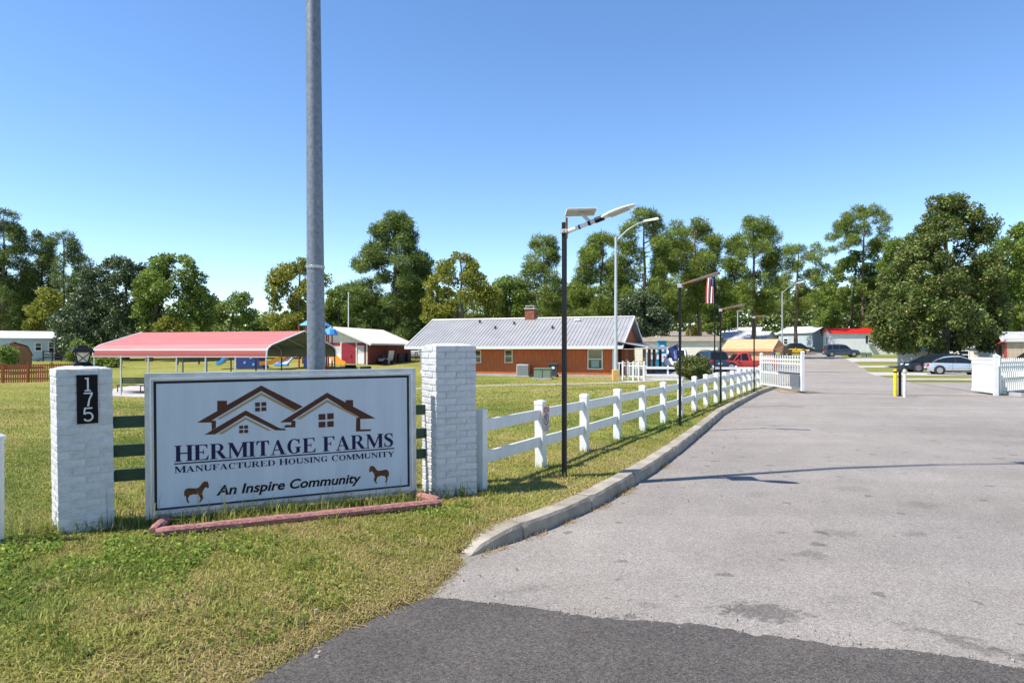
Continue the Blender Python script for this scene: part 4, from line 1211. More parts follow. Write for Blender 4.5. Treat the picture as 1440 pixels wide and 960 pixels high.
street_light('farther galvanised street light rising behind the yellow sports car', 1100, 98, 9.3, 2.2)
x_, y_ = at(490, 76)
ap = thing('antenna_pole', 'thin pale pole standing behind the red and white barn', 'pole', (x_, y_, G(x_, y_)), 0)
MB().lathe([(.075, 0), (.06, 4), (.045, 7.2)], n=8).build('pole', M['white_metal'], ap, smooth='auto')
MB().lathe([(.09, 7.2), (.09, 7.35), (.02, 7.4)], n=8).build('cap', M['galv_light'], ap)
x_, y_ = at(1037.5, 118)
fp2 = thing('utility_pole', 'thin grey pole above the far mobile home roofs', 'pole', (x_, y_, G(x_, y_)), 0)
MB().lathe([(.14, 0), (.11, 4), (.09, 7.0)], n=8).build('pole', M['galv_light'], fp2, smooth='auto')
MB().box((.4, 0, 6.9), (1.2, .12, .14)).build('lamp_arm', M['galv_light'], fp2)

# flags
x_, y_ = at(1005, 41); gz = G(x_, y_)
fg = thing('flagpole', 'slim dark flagpole standing behind the round bush', 'flagpole', (x_, y_, gz), 0)
MB().lathe([(.045, 0), (.04, 3), (.03, 6.75)], n=10).build('pole', M['black_metal'], fg, smooth='auto')
MB().lathe([(.01, 6.75), (.06, 6.80), (.06, 6.86), (.01, 6.91)], n=10).build('finial', M['black_metal'], fg, smooth='auto')
us = thing('national_flag', 'stars and stripes flag hanging limp from the flagpole', 'flag', (x_, y_, gz + 6.15), 0)
def cloth(cols, rows, fx, mats_of, name, mats, parent):
    mb = MB()
    for i in range(cols):
        for j in range(rows):
            mb.cur = mats_of(i, j)
            mb.quad(fx(i / cols, j / rows), fx((i + 1) / cols, j / rows), fx((i + 1) / cols, (j + 1) / rows), fx(i / cols, (j + 1) / rows))
    return mb.build(name, mats, parent, smooth=True)
def usf(u, v):
    # stripes fall nearly straight down; folds in depth
    w = .95 * (1 - .30 * v)
    x = .05 - (u * w) * (.55 + .45 * v) * .9
    return (x + .05 * v * math.sin(u * 9), .10 * math.sin(u * 13) * (1 - .3 * v), -v * 1.45 + .16 * u * (1 - v))
cloth(26, 12, usf, lambda i, j: 2 if (i < 13 and j < 4) else ((i // 2) % 2), 'cloth', [M['flag_red'], M['flag_white'], M['flag_blue']], us)
st_ = MB()
for i in range(4):
    for j in range(3):
        p = usf(.06 + i * .11, .05 + j * .09); st_.box((p[0], p[1] - .012, p[2]), (.03, .006, .03))
st_.build('stars', M['flag_white'], us)
x_, y_ = at(954.5, 46); gz = G(x_, y_)
bf = thing('blue_flag', 'dark blue flag with pale print drooping from a slanted staff beside the parked pickup', 'flag', (x_, y_, gz), 0)
MB().tube([(.05, 0, 0), (.0, 0, 2.35)], .02, 8).build('staff', M['white_metal'], bf)
def bff(u, v):
    # u along the fly (to the left), v down
    return (-.02 - u * .72 * (1 - .45 * v) + .16 * v * 0, .09 * math.sin(u * 8 + v * 2), 2.30 - u * .30 * (1 - v) - v * 1.18)
cloth(16, 14, bff, lambda i, j: 1 if (3 <= i <= 8 and 4 <= j <= 11 and (i * 7 + j * 5) % 4 != 0) else 0, 'cloth', [M['flag_blue'], M['flag_print']], bf)

# ------------------------------------------------------------------ buildings
def wall_px(A, B, px):
    """distance along the line A-B where picture column px meets it"""
    k = (px - 720) / 960
    dx, dy = B[0] - A[0], B[1] - A[1]
    s = (k * A[1] - A[0]) / (dx - k * dy)
    return s * math.hypot(dx, dy)

def window(parent, s, t, z0, z1, w, frame=None, glass=None, blind=False, axis=0, fw=.07, mull=True, shutters=False):
    """window on a wall facing local -y (axis 0) or +x (axis 1)"""
    frame = frame or M['white_paint']; glass = glass or M['glass']
    def bx(mb, cx, cy, cz, dx, dy, dz):
        if axis == 0: mb.box((s + cx, t + cy, cz), (dx, dy, dz))
        else: mb.box((t - cy, s + cx, cz), (dy, dx, dz))
    f = MB(); zc = (z0 + z1) / 2; h = z1 - z0
    bx(f, -w / 2, -.025, zc, fw, .06, h + fw); bx(f, w / 2, -.025, zc, fw, .06, h + fw)
    bx(f, 0, -.026, z1, w - fw, .06, fw); bx(f, 0, -.030, z0, w + fw * 2, .09, fw)
    if mull: bx(f, 0, -.024, zc, w - fw, .05, fw * .8)
    fo = f.build('window', frame, parent)
    g = MB()
    bx(g, 0, -.008, (zc + z1) / 2, w - fw, .012, h / 2 - fw * .6); g.build('pane', glass, fo)
    g = MB(); bx(g, 0, -.008, (zc + z0) / 2, w - fw, .012, h / 2 - fw * .6); g.build('pane', glass, fo)
    if blind:
        b = MB(); bx(b, .0, -.016, z0 + h * .26, w * .55, .006, h * .36); b.build('blind', M['blind'], fo)
    if shutters:
        for sg in (-1, 1):
            b = MB(); bx(b, sg * (w / 2 + .23), -.02, zc, .32, .05, h + .1); b.build('shutter', M['shutter_black'], fo)
    return fo

def boards(name, m, parent, s0, s1, t, z0, z1, step, axis=0, out=1):
    """upright siding boards over a wall: pieces narrower than 10 px, joined"""
    mb = MB(); x = s0
    while x < s1 - .02:
        w = min(step, s1 - x) - .014
        pr = random.uniform(.012, .020)
        if axis == 0: mb.box((x + w / 2, t - pr / 2, (z0 + z1) / 2), (w, pr, z1 - z0))
        else: mb.box((t + pr / 2, x + w / 2, (z0 + z1) / 2), (pr, w, z1 - z0))
        x += step
    return mb.build(name, m, parent, kind='stuff')

# --- brown wooden office with the grey metal roof
OA, OB = (-7.73, 58.0), (7.85, 52.4)
of = thing('office_building', 'long brown wooden office with a grey ribbed metal roof and brick chimney', 'building', (OA[0], OA[1], -.27), math.atan2(OB[1] - OA[1], OB[0] - OA[0]))
OL = math.hypot(OB[0] - OA[0], OB[1] - OA[1]); OD = 9.0; WH = 2.36
wl = MB(); wl.box((OL / 2, OD / 2, WH / 2 - .3), (OL, OD, WH + .6)); wl.build('wall', M['wood_siding'], of)
boards('siding', M['wood_siding'], of, 0, OL, 0, .10, WH, .30)
boards('siding', M['wood_siding'], of, 0, OD, OL, .10, WH, .30, 1)
boards('siding', M['wood_siding'], of, 0, OD, -.016, .10, WH, .30, 1)
MB().box((OL / 2, OD / 2, -.1), (OL + .3, OD + .3, .36)).build('foundation', M['slab'], of)
for s in (.05, OL - .05):
    MB().box((s, -.022, WH / 2 + .04), (.16, .05, WH - .1)).build('corner_trim', M['white_paint'], of)
E0, RG = 2.30, 4.74          # eave and ridge heights
fe, be = -.75, OD + .75      # front and back eave
xl_, xr_ = -1.15, 17.35      # roof ends
rl_, rm = -1.15, OD / 2
th = .10
def roof_plane(p, name='roof', m=None, th=.10):
    mb = MB(); n = len(p)
    top_ = [Vector(q) for q in p]; bot = [q - Vector((0, 0, th)) for q in top_]
    mb.add(top_ + bot, [tuple(range(n)), tuple(reversed(range(n, 2 * n)))] + [(i, i + n, (i + 1) % n + n, (i + 1) % n) for i in range(n)])
    return fixn(mb.build(name, m or M['metal_roof'], of))
sl_ = (RG - E0) / (rm - fe)
roof_plane([(xl_, fe, E0), (xr_, fe, E0), (xr_, rm, RG), (xl_, rm, RG)], 'roof_front')
roof_plane([(xl_, be, E0), (xl_, rm, RG), (xr_, rm, RG), (xr_, be, E0)], 'roof_back')
# right end: timber gable above a low pent roof that covers the porch
pz = E0 + .58; ex = 19.2; px_ = xr_ - .55
roof_plane([(px_ - .3, fe - .05, pz - .1), (ex, fe - .05, E0 - .06), (ex, be + .05, E0 - .06), (px_ - .3, be + .05, pz - .1)], 'pent_roof', th=.07)
for x_, nm in ((px_, 'gable_wall'), (-.005, 'gable_wall')):
    gm = MB(); ins = .25; zb = (pz - .15) if x_ > 1 else WH - .1
    y0_ = fe + (zb - E0) / sl_ + ins; gm.add([(x_, y0_, zb), (x_, OD - y0_, zb), (x_, rm, RG - .15), (x_ - .08, y0_, zb), (x_ - .08, OD - y0_, zb), (x_ - .08, rm, RG - .15)], [(0, 1, 2), (5, 4, 3), (0, 3, 4, 1), (1, 4, 5, 2), (2, 5, 3, 0)]); gm.build(nm, M['wood_siding'], of)
vt = MB(); vt.box((px_ + .02, rm, pz + .75), (.05, 1.1, .62)); vt.build('gable_window', M['green_glass'], of)
for x_ in (xr_, xl_):
    for ge in (fe, be):
        vb = MB(); a = Vector((x_ - .02, ge, E0 - .14)); b = Vector((x_ - .02, rm, RG - .14)); d = Vector((0, 0, .20))
        e = Vector((.06, 0, 0)); vb.hexa([a, a + e, b + e, b, a + d, a + d + e, b + d + e, b + d]); fixn(vb.build('barge_board', M['white_metal'], of))
rb = MB(); slv = Vector((0, rm - fe, RG - E0)); x = xl_ + .15
while x < xr_ - .05:
    a = Vector((x, fe, E0)); b = a + slv
    rb.hexa([a + Vector((-.025, 0, -.005)), a + Vector((.025, 0, -.005)), b + Vector((.025, 0, -.005)), b + Vector((-.025, 0, -.005)),
             a + Vector((-.015, 0, .045)), a + Vector((.015, 0, .045)), b + Vector((.015, 0, .045)), b + Vector((-.015, 0, .045))])
    x += .30
rb.build('roof_ribs', M['metal_roof'], of, kind='stuff')
MB().tube([(xl_ - .02, rm, RG + .01), (xr_ + .02, rm, RG + .01)], .10, 6).build('ridge_cap', M['metal_roof'], of)
MB().box(((xl_ + xr_) / 2, fe - .025, E0 - .10), (xr_ - xl_ + .02, .04, .22)).build('fascia', M['white_metal'], of)
MB().box((ex + .02, OD / 2, E0 - .10), (.04, be - fe, .22)).build('fascia', M['white_metal'], of)
MB().box(((xl_ + ex) / 2, (fe + be) / 2, E0 - .22), (ex - xl_ - .16, be - fe - .06, .03)).build('soffit', M['white_dirty'], of)
for px, z0, z1, w, bl in ((671.5, .98, 1.98, .62, 0), (715.5, 1.0, 2.0, .62, 0), (837, .55, 2.05, 1.12, 1)):
    window(of, wall_px(OA, OB, px), -.02, z0, z1, w, M['cream'] if not bl else M['white_paint'], M['green_glass'], bool(bl))
_du = Vector((OB[0] - OA[0], OB[1] - OA[1])).normalized(); _dn = Vector((-_du.y, _du.x))
def roof_px(px, u):
    """distance along the office at which column px meets the front slope, u of the way up"""
    o = _dn * (fe + (rm - fe) * u)
    return wall_px((OA[0] + o.x, OA[1] + o.y), (OB[0] + o.x, OB[1] + o.y), px)
sc_ = roof_px(746, 1.0)
ch = MB(); ch.box((sc_, rm + .1, 4.95), (.86, .75, 1.4)); chm = ch.build('chimney', M['chimney_brick'], of)
MB().box((sc_, rm + .1, 5.60), (.98, .88, .10)).build('chimney_crown', M['slab'], chm)
cc = MB(); cc.box((sc_, rm + .1, 5.84), (.80, .70, .05)); [cc.box((sc_ + a * .35, rm + .1 + b * .3, 5.73), (.04, .04, .24)) for a in (-1, 1) for b in (-1, 1)]
cc.build('chimney_cap', M['galv_light'], chm)
for px, u in ((674.5, .86), (696.5, .62), (723, .78), (777, .60)):
    s = roof_px(px, u)
    v = MB(); v.lathe([(.09, -.1), (.09, .18), (.13, .18), (.13, .24), (.02, .26)], (s, fe + (rm - fe) * u, E0 + (RG - E0) * u), 8); v.build('vent_pipe', M['bin_grey'], of)
s = roof_px(812, .88)
MB().bevbox((s, fe + (rm - fe) * .88, E0 + (RG - E0) * .88 + .1), (.5, .35, .2), .03).build('roof_vent', M['white_metal'], of)
# porch on the right end
for k, (sx, sy) in enumerate(((18.9, -.35), (18.9, 2.2), (18.9, 4.8), (18.9, 8.6), (17.6, -.35))):
    MB().box((sx, sy, 1.0), (.22, .22, 2.2)).build('porch_post', M['porch_wood'], of)
MB().box((17.75, 4.4, -.06), (3.0, 9.4, .2)).build('porch_floor', M['slab'], of)
for k in range(9):
    MB().box((16.75 + .26 * k, -.40, .55), (.06, .05, .9)).build('porch_baluster', M['white_paint'], of)
MB().box((17.8, -.40, 1.02), (2.3, .07, .07)).build('porch_rail', M['white_paint'], of)
dr = MB(); dr.box((OL + .03, 2.2, 1.05), (.05, 1.0, 2.1)); dr.build('door', M['dark_wood'], of)

def ground_thing(name, label, cat, px, d, rz=0, group=None, dz=0):
    x, y = at(px, d)
    return thing(name, label, cat, (x, y, G(x, y) + dz), rz, group)
ac = ground_thing('air_conditioner', 'grey air conditioning unit standing against the brown office wall', 'air conditioner', 735.5, 54.3, R(-10))
MB().bevbox((0, 0, .06), (1.1, 1.0, .12), .02).build('base', M['slab'], ac)
MB().bevbox((0, 0, .56), (.93, .9, .86), .04).build('casing', M['ac_grey'], ac)
lv = MB()
for k in range(9): lv.box((0, -.455, .20 + k * .085), (.80, .02, .03))
lv.build('louvre', M['ac_dark'], ac)
MB().lathe([(.36, .99), (.36, 1.01), (.05, 1.02)], n=16).build('fan_guard', M['ac_dark'], ac)
tr = ground_thing('utility_box', 'squat green transformer box on the lawn in front of the office', 'utility box', 763.5, 50.0, R(-8))
MB().bevbox((0, 0, .04), (1.42, 1.2, .1), .02).build('pad', M['slab'], tr)
MB().bevbox((0, 0, .42), (1.22, 1.0, .70), .03).build('casing', M['box_green'], tr)
MB().bevbox((0, -.01, .79), (1.27, 1.05, .06), .02).build('lid', M['box_green'], tr)
MB().box((0, -.508, .40), (.03, .012, .55)).build('door_seam', M['shutter_black'], tr)
bn = ground_thing('wheelie_bin', 'dark grey wheeled bin behind the green transformer box', 'bin', 778.5, 53.0, R(-10))
sq(MB(), [(.36, .08), (.47, .98)], 4, 45).build('bin_body', M['bin_grey'], bn)
MB().bevbox((0, -.01, 1.03), (.78, .76, .09), .03).build('lid', M['bin_grey'], bn)
MB().box((.0, -.335, .74), (.22, .012, .18)).build('sticker', M['white_paint'], bn)
for sx in (-.26, .26):
    MB().lathe([(.1, -.04), (.1, .04)], (sx, .33, .1), 12, 'Y').build('wheel', M['tyre'], bn)

# --- generic mobile home (A, B = front corners as seen from the road)
def home(name, label, cat, A, B, depth, zb, wh, rh, wallm, roofm, wins=(), doors=(), skirt=None, over=.25, hip=False, siding=True, ribs=0, gend=None):
    L_ = math.hypot(B[0] - A[0], B[1] - A[1])
    t = thing(name, label, cat, (A[0], A[1], zb), math.atan2(B[1] - A[1], B[0] - A[0]))
    w = MB(); w.box((L_ / 2, depth / 2, wh / 2 - .4), (L_, depth, wh + .8)); w.build('wall', wallm, t)
    ge = MB()
    for x in (.01, L_ - .01):
        ge.add([(x, 0, wh), (x, depth, wh), (x, depth / 2, wh + rh)], [(0, 1, 2)])
    ge.build('gable_wall', gend or wallm, t)
    sl = rh / (depth / 2)
    for sgn in (0, 1):
        y0, ye = (-over, depth / 2) if sgn == 0 else (depth + over, depth / 2)
        z0 = wh - sl * over
        mb = MB(); a = [Vector((-over, y0, z0)), Vector((L_ + over, y0, z0)), Vector((L_ + over, ye, wh + rh)), Vector((-over, ye, wh + rh))]
        d = Vector((0, 0, .09)); mb.hexa([q for q in a] + [q + d for q in a]); fixn(mb.build('roof', roofm, t))
    if siding:
        sd = MB(); z = .62 if skirt else .12
        zz = z
        while zz < wh - .1:
            sd.box((L_ / 2, -.010, zz + .085), (L_ - .02, .02, .155)); zz += .17
        sd.build('siding', wallm, t, kind='stuff')
    if skirt:
        sk = MB(); x = 0
        while x < L_ - .05:
            sk.box((x + .10, -.022, .26), (.185, .02, .72)); x += .2
        sk.build('skirting', skirt, t, kind='stuff')
    for wv in wins:
        window(t, wv[0], -.02, wv[1], wv[2], wv[3], fw=.09, shutters=len(wv) > 4)
    for s, w_, m_ in doors:
        d = MB(); d.box((s, -.04, wh * .47), (w_, .06, wh * .86)); d.build('door', m_, t)
    return t, L_
# pale mobile home, far left
A = at(-60, 74); B = at(97, 79)
home('mobile_home', 'pale blue mobile home with a white roof behind the orange wood fence', 'mobile home', A, B, 4.6, .38, 2.72, .75, M['home_blue'], M['roof_white'],
     [(wall_px(A, B, 54), 1.3, 2.2, .6), (wall_px(A, B, 72.5), 1.0, 2.3, .55), (wall_px(A, B, 20), 1.3, 2.2, .9)], [(wall_px(A, B, 82), .7, M['shutter_black'])], None)
# dark timber steps there
ds = ground_thing('entry_deck', 'small dark timber entry deck beside the pale blue mobile home', 'deck', 77, 75.5, R(12))
MB().box((0, 0, .45), (1.9, 1.3, .12)).build('deck_floor', M['dark_wood'], ds)
for x in (-.9, 0, .9): MB().box((x, -.6, .55), (.1, .1, 1.25)).build('post', M['dark_wood'], ds)
for z in (.75, 1.1): MB().box((0, -.6, z), (1.9, .06, .1)).build('rail', M['dark_wood'], ds)
for k in range(3): MB().box((-1.2 - k * .28, 0, .32 - k * .13), (.3, 1.0, .06)).build('step', M['dark_wood'], ds)
# gambrel shed
x_, y_ = at(20, 63); sz = G(x_, y_)
sh = thing('garden_shed', 'brown barn shaped shed with a dark red gambrel roof at the left edge', 'shed', (x_, y_, sz), R(38))
prof = [(-1.35, 0), (1.35, 0), (1.35, 1.35), (1.0, 2.05), (0, 2.4), (-1.0, 2.05), (-1.35, 1.35)]
mb = MB(); mb.prism(prof, -.0, 2.9); fixn(mb.build('wall', M['shed_brown'], sh))
for (xa, za), (xb, zb_) in (((-1.42, 1.25), (-1.02, 2.10)), ((-1.02, 2.10), (0, 2.47)), ((0, 2.47), (1.02, 2.10)), ((1.02, 2.10), (1.42, 1.25))):
    mb = MB(); a = Vector((xa, -.15, za)); b = Vector((xb, -.15, zb_)); c = Vector((xb, 3.05, zb_)); d = Vector((xa, 3.05, za)); e = Vector((0, 0, .06))
    mb.hexa([a, b, c, d, a + e, b + e, c + e, d + e]); fixn(mb.build('roof', M['shed_roof'], sh))
boards('siding', M['shed_brown'], sh, -1.33, 1.33, -.0, .05, 1.35, .2)
MB().box((-.35, -.03, .85), (.62, .05, 1.6)).build('door', M['shed_brown'], sh); MB().box((.35, -.03, .85), (.62, .05, 1.6)).build('door', M['shed_brown'], sh)
# orange wood fence
A = at(-30, 50); B = at(117, 52)
of_ = thing('wood_fence', 'orange stained wood picket fence across the far left lawn', 'fence', (A[0], A[1], 0), math.atan2(B[1] - A[1], B[0] - A[0]))
FL = math.hypot(B[0] - A[0], B[1] - A[1])
pk = MB(); n = int(FL / .145)
for k in range(n):
    s = k * .145; x = A[0] + (B[0] - A[0]) * s / FL; y = A[1] + (B[1] - A[1]) * s / FL
    pk.box((s, -.03, G(x, y) + .70 + random.uniform(-.01, .01)), (.095, .02, 1.32))
pk.build('pickets', M['orange_fence'], of_, kind='stuff')
for k in range(int(FL / 1.55) + 1):
    s = k * 1.55; x = A[0] + (B[0] - A[0]) * s / FL; y = A[1] + (B[1] - A[1]) * s / FL
    MB().box((0, -.07, .72), (.12, .11, 1.5)).build('post', M['orange_fence'], of_, loc=(s, 0, G(x, y)))
for zo in (.25, .75, 1.38):
    MB().box((0, 0, 0), (FL, .05, .12 if zo < 1.3 else .06)).build('rail', M['orange_fence'], of_, loc=(FL / 2, .0, zo + (G(*A) + G(*B)) / 2 + (-.12 if zo > 1.3 else 0)))

# --- red carport
c1 = Vector((-13.65, 38.0)); c0 = Vector((-25.4, 41.4)); cang = math.atan2(c1.y - c0.y, c1.x - c0.x); CL = (c1 - c0).length; CW = 7.3
zc = -.98
cp = thing('carport', 'long open carport with a red ribbed metal roof on thin grey posts', 'carport', (c0.x, c0.y, zc), cang)
prof = [(0, 2.30), (0.0, 2.62), (.10, 2.80), (.42, 2.98), (CW / 2, 3.85), (CW - .42, 2.98), (CW - .10, 2.80), (CW, 2.62), (CW, 2.30)]
rf = MB(); th = .035
for k in range(len(prof) - 1):
    (ya, za), (yb_, zb_) = prof[k], prof[k + 1]
    rf.quad((0, ya, za), (CL, ya, za), (CL, yb_, zb_), (0, yb_, zb_))
rf.build('roof', M['red_roof'], cp)
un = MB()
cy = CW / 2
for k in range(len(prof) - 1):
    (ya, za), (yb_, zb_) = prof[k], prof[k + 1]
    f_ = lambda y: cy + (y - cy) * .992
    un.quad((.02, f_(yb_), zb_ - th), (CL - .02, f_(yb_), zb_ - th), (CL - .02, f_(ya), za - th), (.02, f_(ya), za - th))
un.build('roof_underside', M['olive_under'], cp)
rb = MB()
for k in range(1, 18):
    u = k / 17 * (len(prof) - 1); 
for side in (0, 1):
    for yv in [.8, 1.3, 1.8, 2.3, 2.8, 3.3]:
        zv = 2.98 + (3.85 - 2.98) * (yv - .42) / (CW / 2 - .42)
        y = yv if side == 0 else CW - yv
        rb.box((CL / 2, y, zv + .012), (CL, .05, .03))
    for zv in (2.38, 2.46, 2.54): rb.box((CL / 2, -.012 if side == 0 else CW + .012, zv), (CL, .025, .03))
rb.build('roof_ribs', M['red_rib'], cp, kind='stuff')
wt = MB(); wt.box((CL / 2, -.02, 2.70), (CL, .03, .05)); wt.box((CL / 2, -.012, 2.305), (CL + .02, .03, .03)); wt.build('trim_strip', M['white_metal'], cp)
for x in (0.0, CL):
    tp = MB(); tp.tube([(x, y, z + .005) for y, z in prof], .045, 6); tp.build('roof_edge', M['white_metal'], cp)
for k in range(7):
    x = .06 + (CL - .12) * k / 6
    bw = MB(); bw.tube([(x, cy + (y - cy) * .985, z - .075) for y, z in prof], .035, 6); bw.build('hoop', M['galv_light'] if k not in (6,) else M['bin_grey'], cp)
    for y in (.03, CW - .03):
        wx = c0 + Vector((math.cos(cang), math.sin(cang))) * x + Vector((-math.sin(cang), math.cos(cang))) * y
        g_ = G(wx.x, wx.y) - zc
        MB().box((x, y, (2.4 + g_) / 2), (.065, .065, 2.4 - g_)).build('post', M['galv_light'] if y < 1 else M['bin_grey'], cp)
# bench and picnic tables below it
def bench(label, px, d, rz, Lb=1.8):
    t = ground_thing('park_bench', label, 'bench', px, d, rz, dz=.03)
    for k in range(3): MB().bevbox((0, -.12 + k * .14, .45), (Lb, .12, .04), .008).build('seat_slat', M['bench_green'], t)
    for k in range(3): MB().bevbox((0, .27 + k * .02, .60 + k * .13), (Lb, .035, .105), .008).build('back_slat', M['bench_green'], t)
    for sx in (-.75, .75):
        f = MB(); f.tube([(sx, -.18, 0), (sx, -.16, .42), (sx, .2, .42), (sx, .32, .92)], .03, 6); f.tube([(sx, .2, .42), (sx, .26, 0)], .03, 6); f.build('leg', M['black_metal'], t)
    return t
bench('dark green slatted park bench under the left end of the red carport', 184, 42.6, R(-5), 1.75)
def picnic(label, px, d, rz):
    t = ground_thing('picnic_table', label, 'table', px, d, rz, 'picnic tables under the carport', dz=.03)
    for k in range(5): MB().box((0, -.32 + k * .16, .74), (2.3, .145, .045)).build('top_plank', M['dark_wood'], t)
    for y in (-.72, .72): MB().box((0, y, .44), (2.3, .26, .045)).build('seat_plank', M['dark_wood'], t)
    for x in (-.85, .85):
        f = MB(); f.tube([(x, -.75, 0), (x, -.25, .72)], .045, 5); f.tube([(x, .75, 0), (x, .25, .72)], .045, 5); f.tube([(x, -.8, .42), (x, .8, .42)], .04, 5)
        f.build('leg', M['dark_wood'], t)
    return t
picnic('dark picnic table under the carport, the left one of two', 289, 43.0, R(-14))
picnic('dark picnic table under the carport, the right one in front of the blue slide', 336, 42.5, R(-18))

# --- playground
def slide(t, pts, w, m, wall=.16, name='slide'):
    mb = MB(); P_ = [Vector(p) for p in pts]; ring_ = []
    for i, p in enumerate(P_):
        tv = (P_[min(i + 1, len(P_) - 1)] - P_[max(i - 1, 0)]).normalized(); sd = Vector((-tv.y, tv.x, 0)).normalized(); up = sd.cross(tv) * -1
        if up.z < 0: up = -up
        ring_.append([p - sd * w / 2 + up * wall, p - sd * w / 2 * 1.1 + up * wall, p - sd * w / 2 * 1.1 - up * .05, p + sd * w / 2 * 1.1 - up * .05, p + sd * w / 2 * 1.1 + up * wall, p + sd * w / 2 + up * wall, p + sd * w / 2 * .9, p - sd * w / 2 * .9])
    for a, b in zip(ring_[:-1], ring_[1:]):
        for k in range(8): mb.quad(a[k], b[k], b[(k + 1) % 8], a[(k + 1) % 8])
    mb.poly(ring_[0]); mb.poly(ring_[-1][::-1])
    return fixn(mb.build(name, m, t))
pg = ground_thing('play_tower', 'playground tower with red posts, blue peaked roofs and orange slides', 'play tower', 440, 57, R(-6))
for x, y in ((-.9, -.7), (.9, -.7), (-.9, .7), (.9, .7), (-.9, 2.0), (.9, 2.0)):
    MB().lathe([(.07, -.2), (.07, 3.6)], (x, y, 0), 8).build('post', M['play_red'], pg, smooth='auto')
MB().box((0, .65, 1.35), (1.9, 2.8, .1)).build('deck', M['play_navy'], pg)
for y, s_ in ((0.0, 1.0), (1.4, .9)):
    r_ = MB(); r_.add([(-.95 * s_ , y - .75, 3.55), (.95 * s_, y - .75, 3.55), (.95 * s_, y + .75, 3.55), (-.95 * s_, y + .75, 3.55), (0, y, 4.25)], [(0, 1, 4), (1, 2, 4), (2, 3, 4), (3, 0, 4), (3, 2, 1, 0)])
    r_.build('tower_roof', M['play_sky'], pg)
sr = MB(); sr.lathe([(.65, 2.75), (.68, 2.8), (.5, 3.2), (.05, 3.4)], (1.45, .1, 0), 10); sr.build('tower_roof', M['play_sky'], pg)
MB().lathe([(.07, -.2), (.07, 2.8)], (1.45, -.3, 0), 8).build('post', M['play_red'], pg, smooth='auto')
MB().box((0, -.72, 1.75), (1.7, .06, .75)).build('barrier_panel', M['play_navy'], pg)
MB().box((-.93, .6, .85), (.06, 1.2, .95)).build('barrier_panel', M['play_orange'], pg)
MB().box((.1, -.74, .62), (1.2, .05, 1.1)).build('climbing_wall', M['play_navy'], pg)
slide(pg, [(-1.0, -.3, 1.45), (-1.6, -.45, 1.25), (-2.4, -.7, .75), (-3.2, -.95, .38), (-4.0, -1.2, .30)], .62, M['play_orange'], .28)
slide(pg, [(1.0, -.3, 1.45), (1.5, -.5, 1.3), (2.0, -.75, .9), (2.5, -1.0, .5), (3.0, -1.2, .32)], .55, M['play_orange'], .24)
slide(pg, [(-1.75, .6, 1.7), (-1.85, .0, 1.3), (-2.0, -.7, .65), (-2.1, -1.2, .32)], .95, M['white_paint'], .16, 'slide_wide')
MB().bevbox((-2.12, -1.32, .30), (1.15, .35, .2), .05).build('slide_foot', M['play_sky'], pg)
bs = ground_thing('play_slide', 'small bright blue plastic slide seen below the carport roof', 'slide', 322, 58, R(-10))
slide(bs, [(1.2, 0, 2.0), (.6, 0, 1.7), (0, -.1, 1.1), (-.4, -.2, .55), (-.8, -.3, .35)], .8, M['play_sky'], .22)
MB().box((1.5, 0, .95), (.6, .8, 1.9)).build('slide_ladder', M['play_sky'], bs)
bc = ground_thing('play_climber', 'dark blue triangular play climber with round holes by the carport posts', 'climber', 352, 57.5, R(-10))
mb = MB(); mb.prism([(-1.1, 0), (1.5, 0), (.5, 1.75), (-.9, 1.75)], -.5, .5); fixn(mb.build('climber_body', M['play_navy'], bc))
for x, z in ((-.2, .5), (.35, .9), (-.5, 1.2), (.6, .35), (.15, 1.45)):
    MB().lathe([(.12, -.53), (.12, -.505)], (x, 0, z), 10, 'Y').build('hole', M['play_sky'], bc)

# black rail fence and pale homes beyond the play area
A = at(250, 66); B = at(425, 68)
rl2 = thing('rail_fence', 'black two rail fence running behind the play equipment', 'fence', (A[0], A[1], (G(*A) + G(*B)) / 2), math.atan2(B[1] - A[1], B[0] - A[0]))
RL = math.hypot(B[0] - A[0], B[1] - A[1])
for k in range(7):
    MB().box((RL * k / 6, 0, .5), (.12, .12, 1.5)).build('post', M['dark_wood'], rl2)
for z in (.95, .45): MB().box((RL / 2, -.07, z), (RL, .05, .16)).build('rail', M['dark_wood'], rl2)
A = at(246, 94); B = at(312, 92)
home('mobile_home', 'pale grey mobile home glimpsed below the carport roof', 'mobile home', A, B, 4.5, .55, 2.5, .6, M['home_grey'], M['roof_white'], [(2.0, 1.0, 2.0, .9), (4.6, 1.0, 2.0, .9)], [], None, .2)

# --- red and white barn
bA = Vector((-13.3, 63.0)); bdir = Vector((.96, -.27)).normalized(); BL = 6.9
b0 = bA - bdir * BL
bz = .38
bt = thing('barn', 'red and cream barn with a pale gable roof and a dark red door', 'barn', (b0.x, b0.y, bz), math.atan2(bdir.y, bdir.x))
BD, BW, BR = 9.6, 2.05, 1.38
MB().box((BL / 2, BD / 2, BW / 2 - .2), (BL, BD, BW + .4)).build('wall', M['barn_red'], bt)
boards('siding', M['barn_red'], bt, 0.02, BD, BL, .05, BW, .3, 1)
g_ = MB(); g_.prism([(-.0, BW), (BL, BW), (BL / 2, BW + BR)], -.03, .04); fixn(g_.build('gable_wall', M['cream'], bt))
MB().box((BL / 2, -.02, BW / 2), (BL, .05, BW)).build('front_wall', M['white_dirty'], bt)
MB().box((BL / 2, -.055, BW - .14), (BL, .03, .27)).build('red_band', M['door_red'], bt)
d0 = BL - wall_px(tuple(b0), tuple(bA), 481); d1 = BL - wall_px(tuple(b0), tuple(bA), 501)
dx = BL - (d0 + d1) / 2; dw = abs(d0 - d1)
dd = MB(); dd.box((dx, -.085, BW / 2 - .02), (dw, .05, BW - .06)); dd = dd.build('barn_door', M['door_red'], bt)
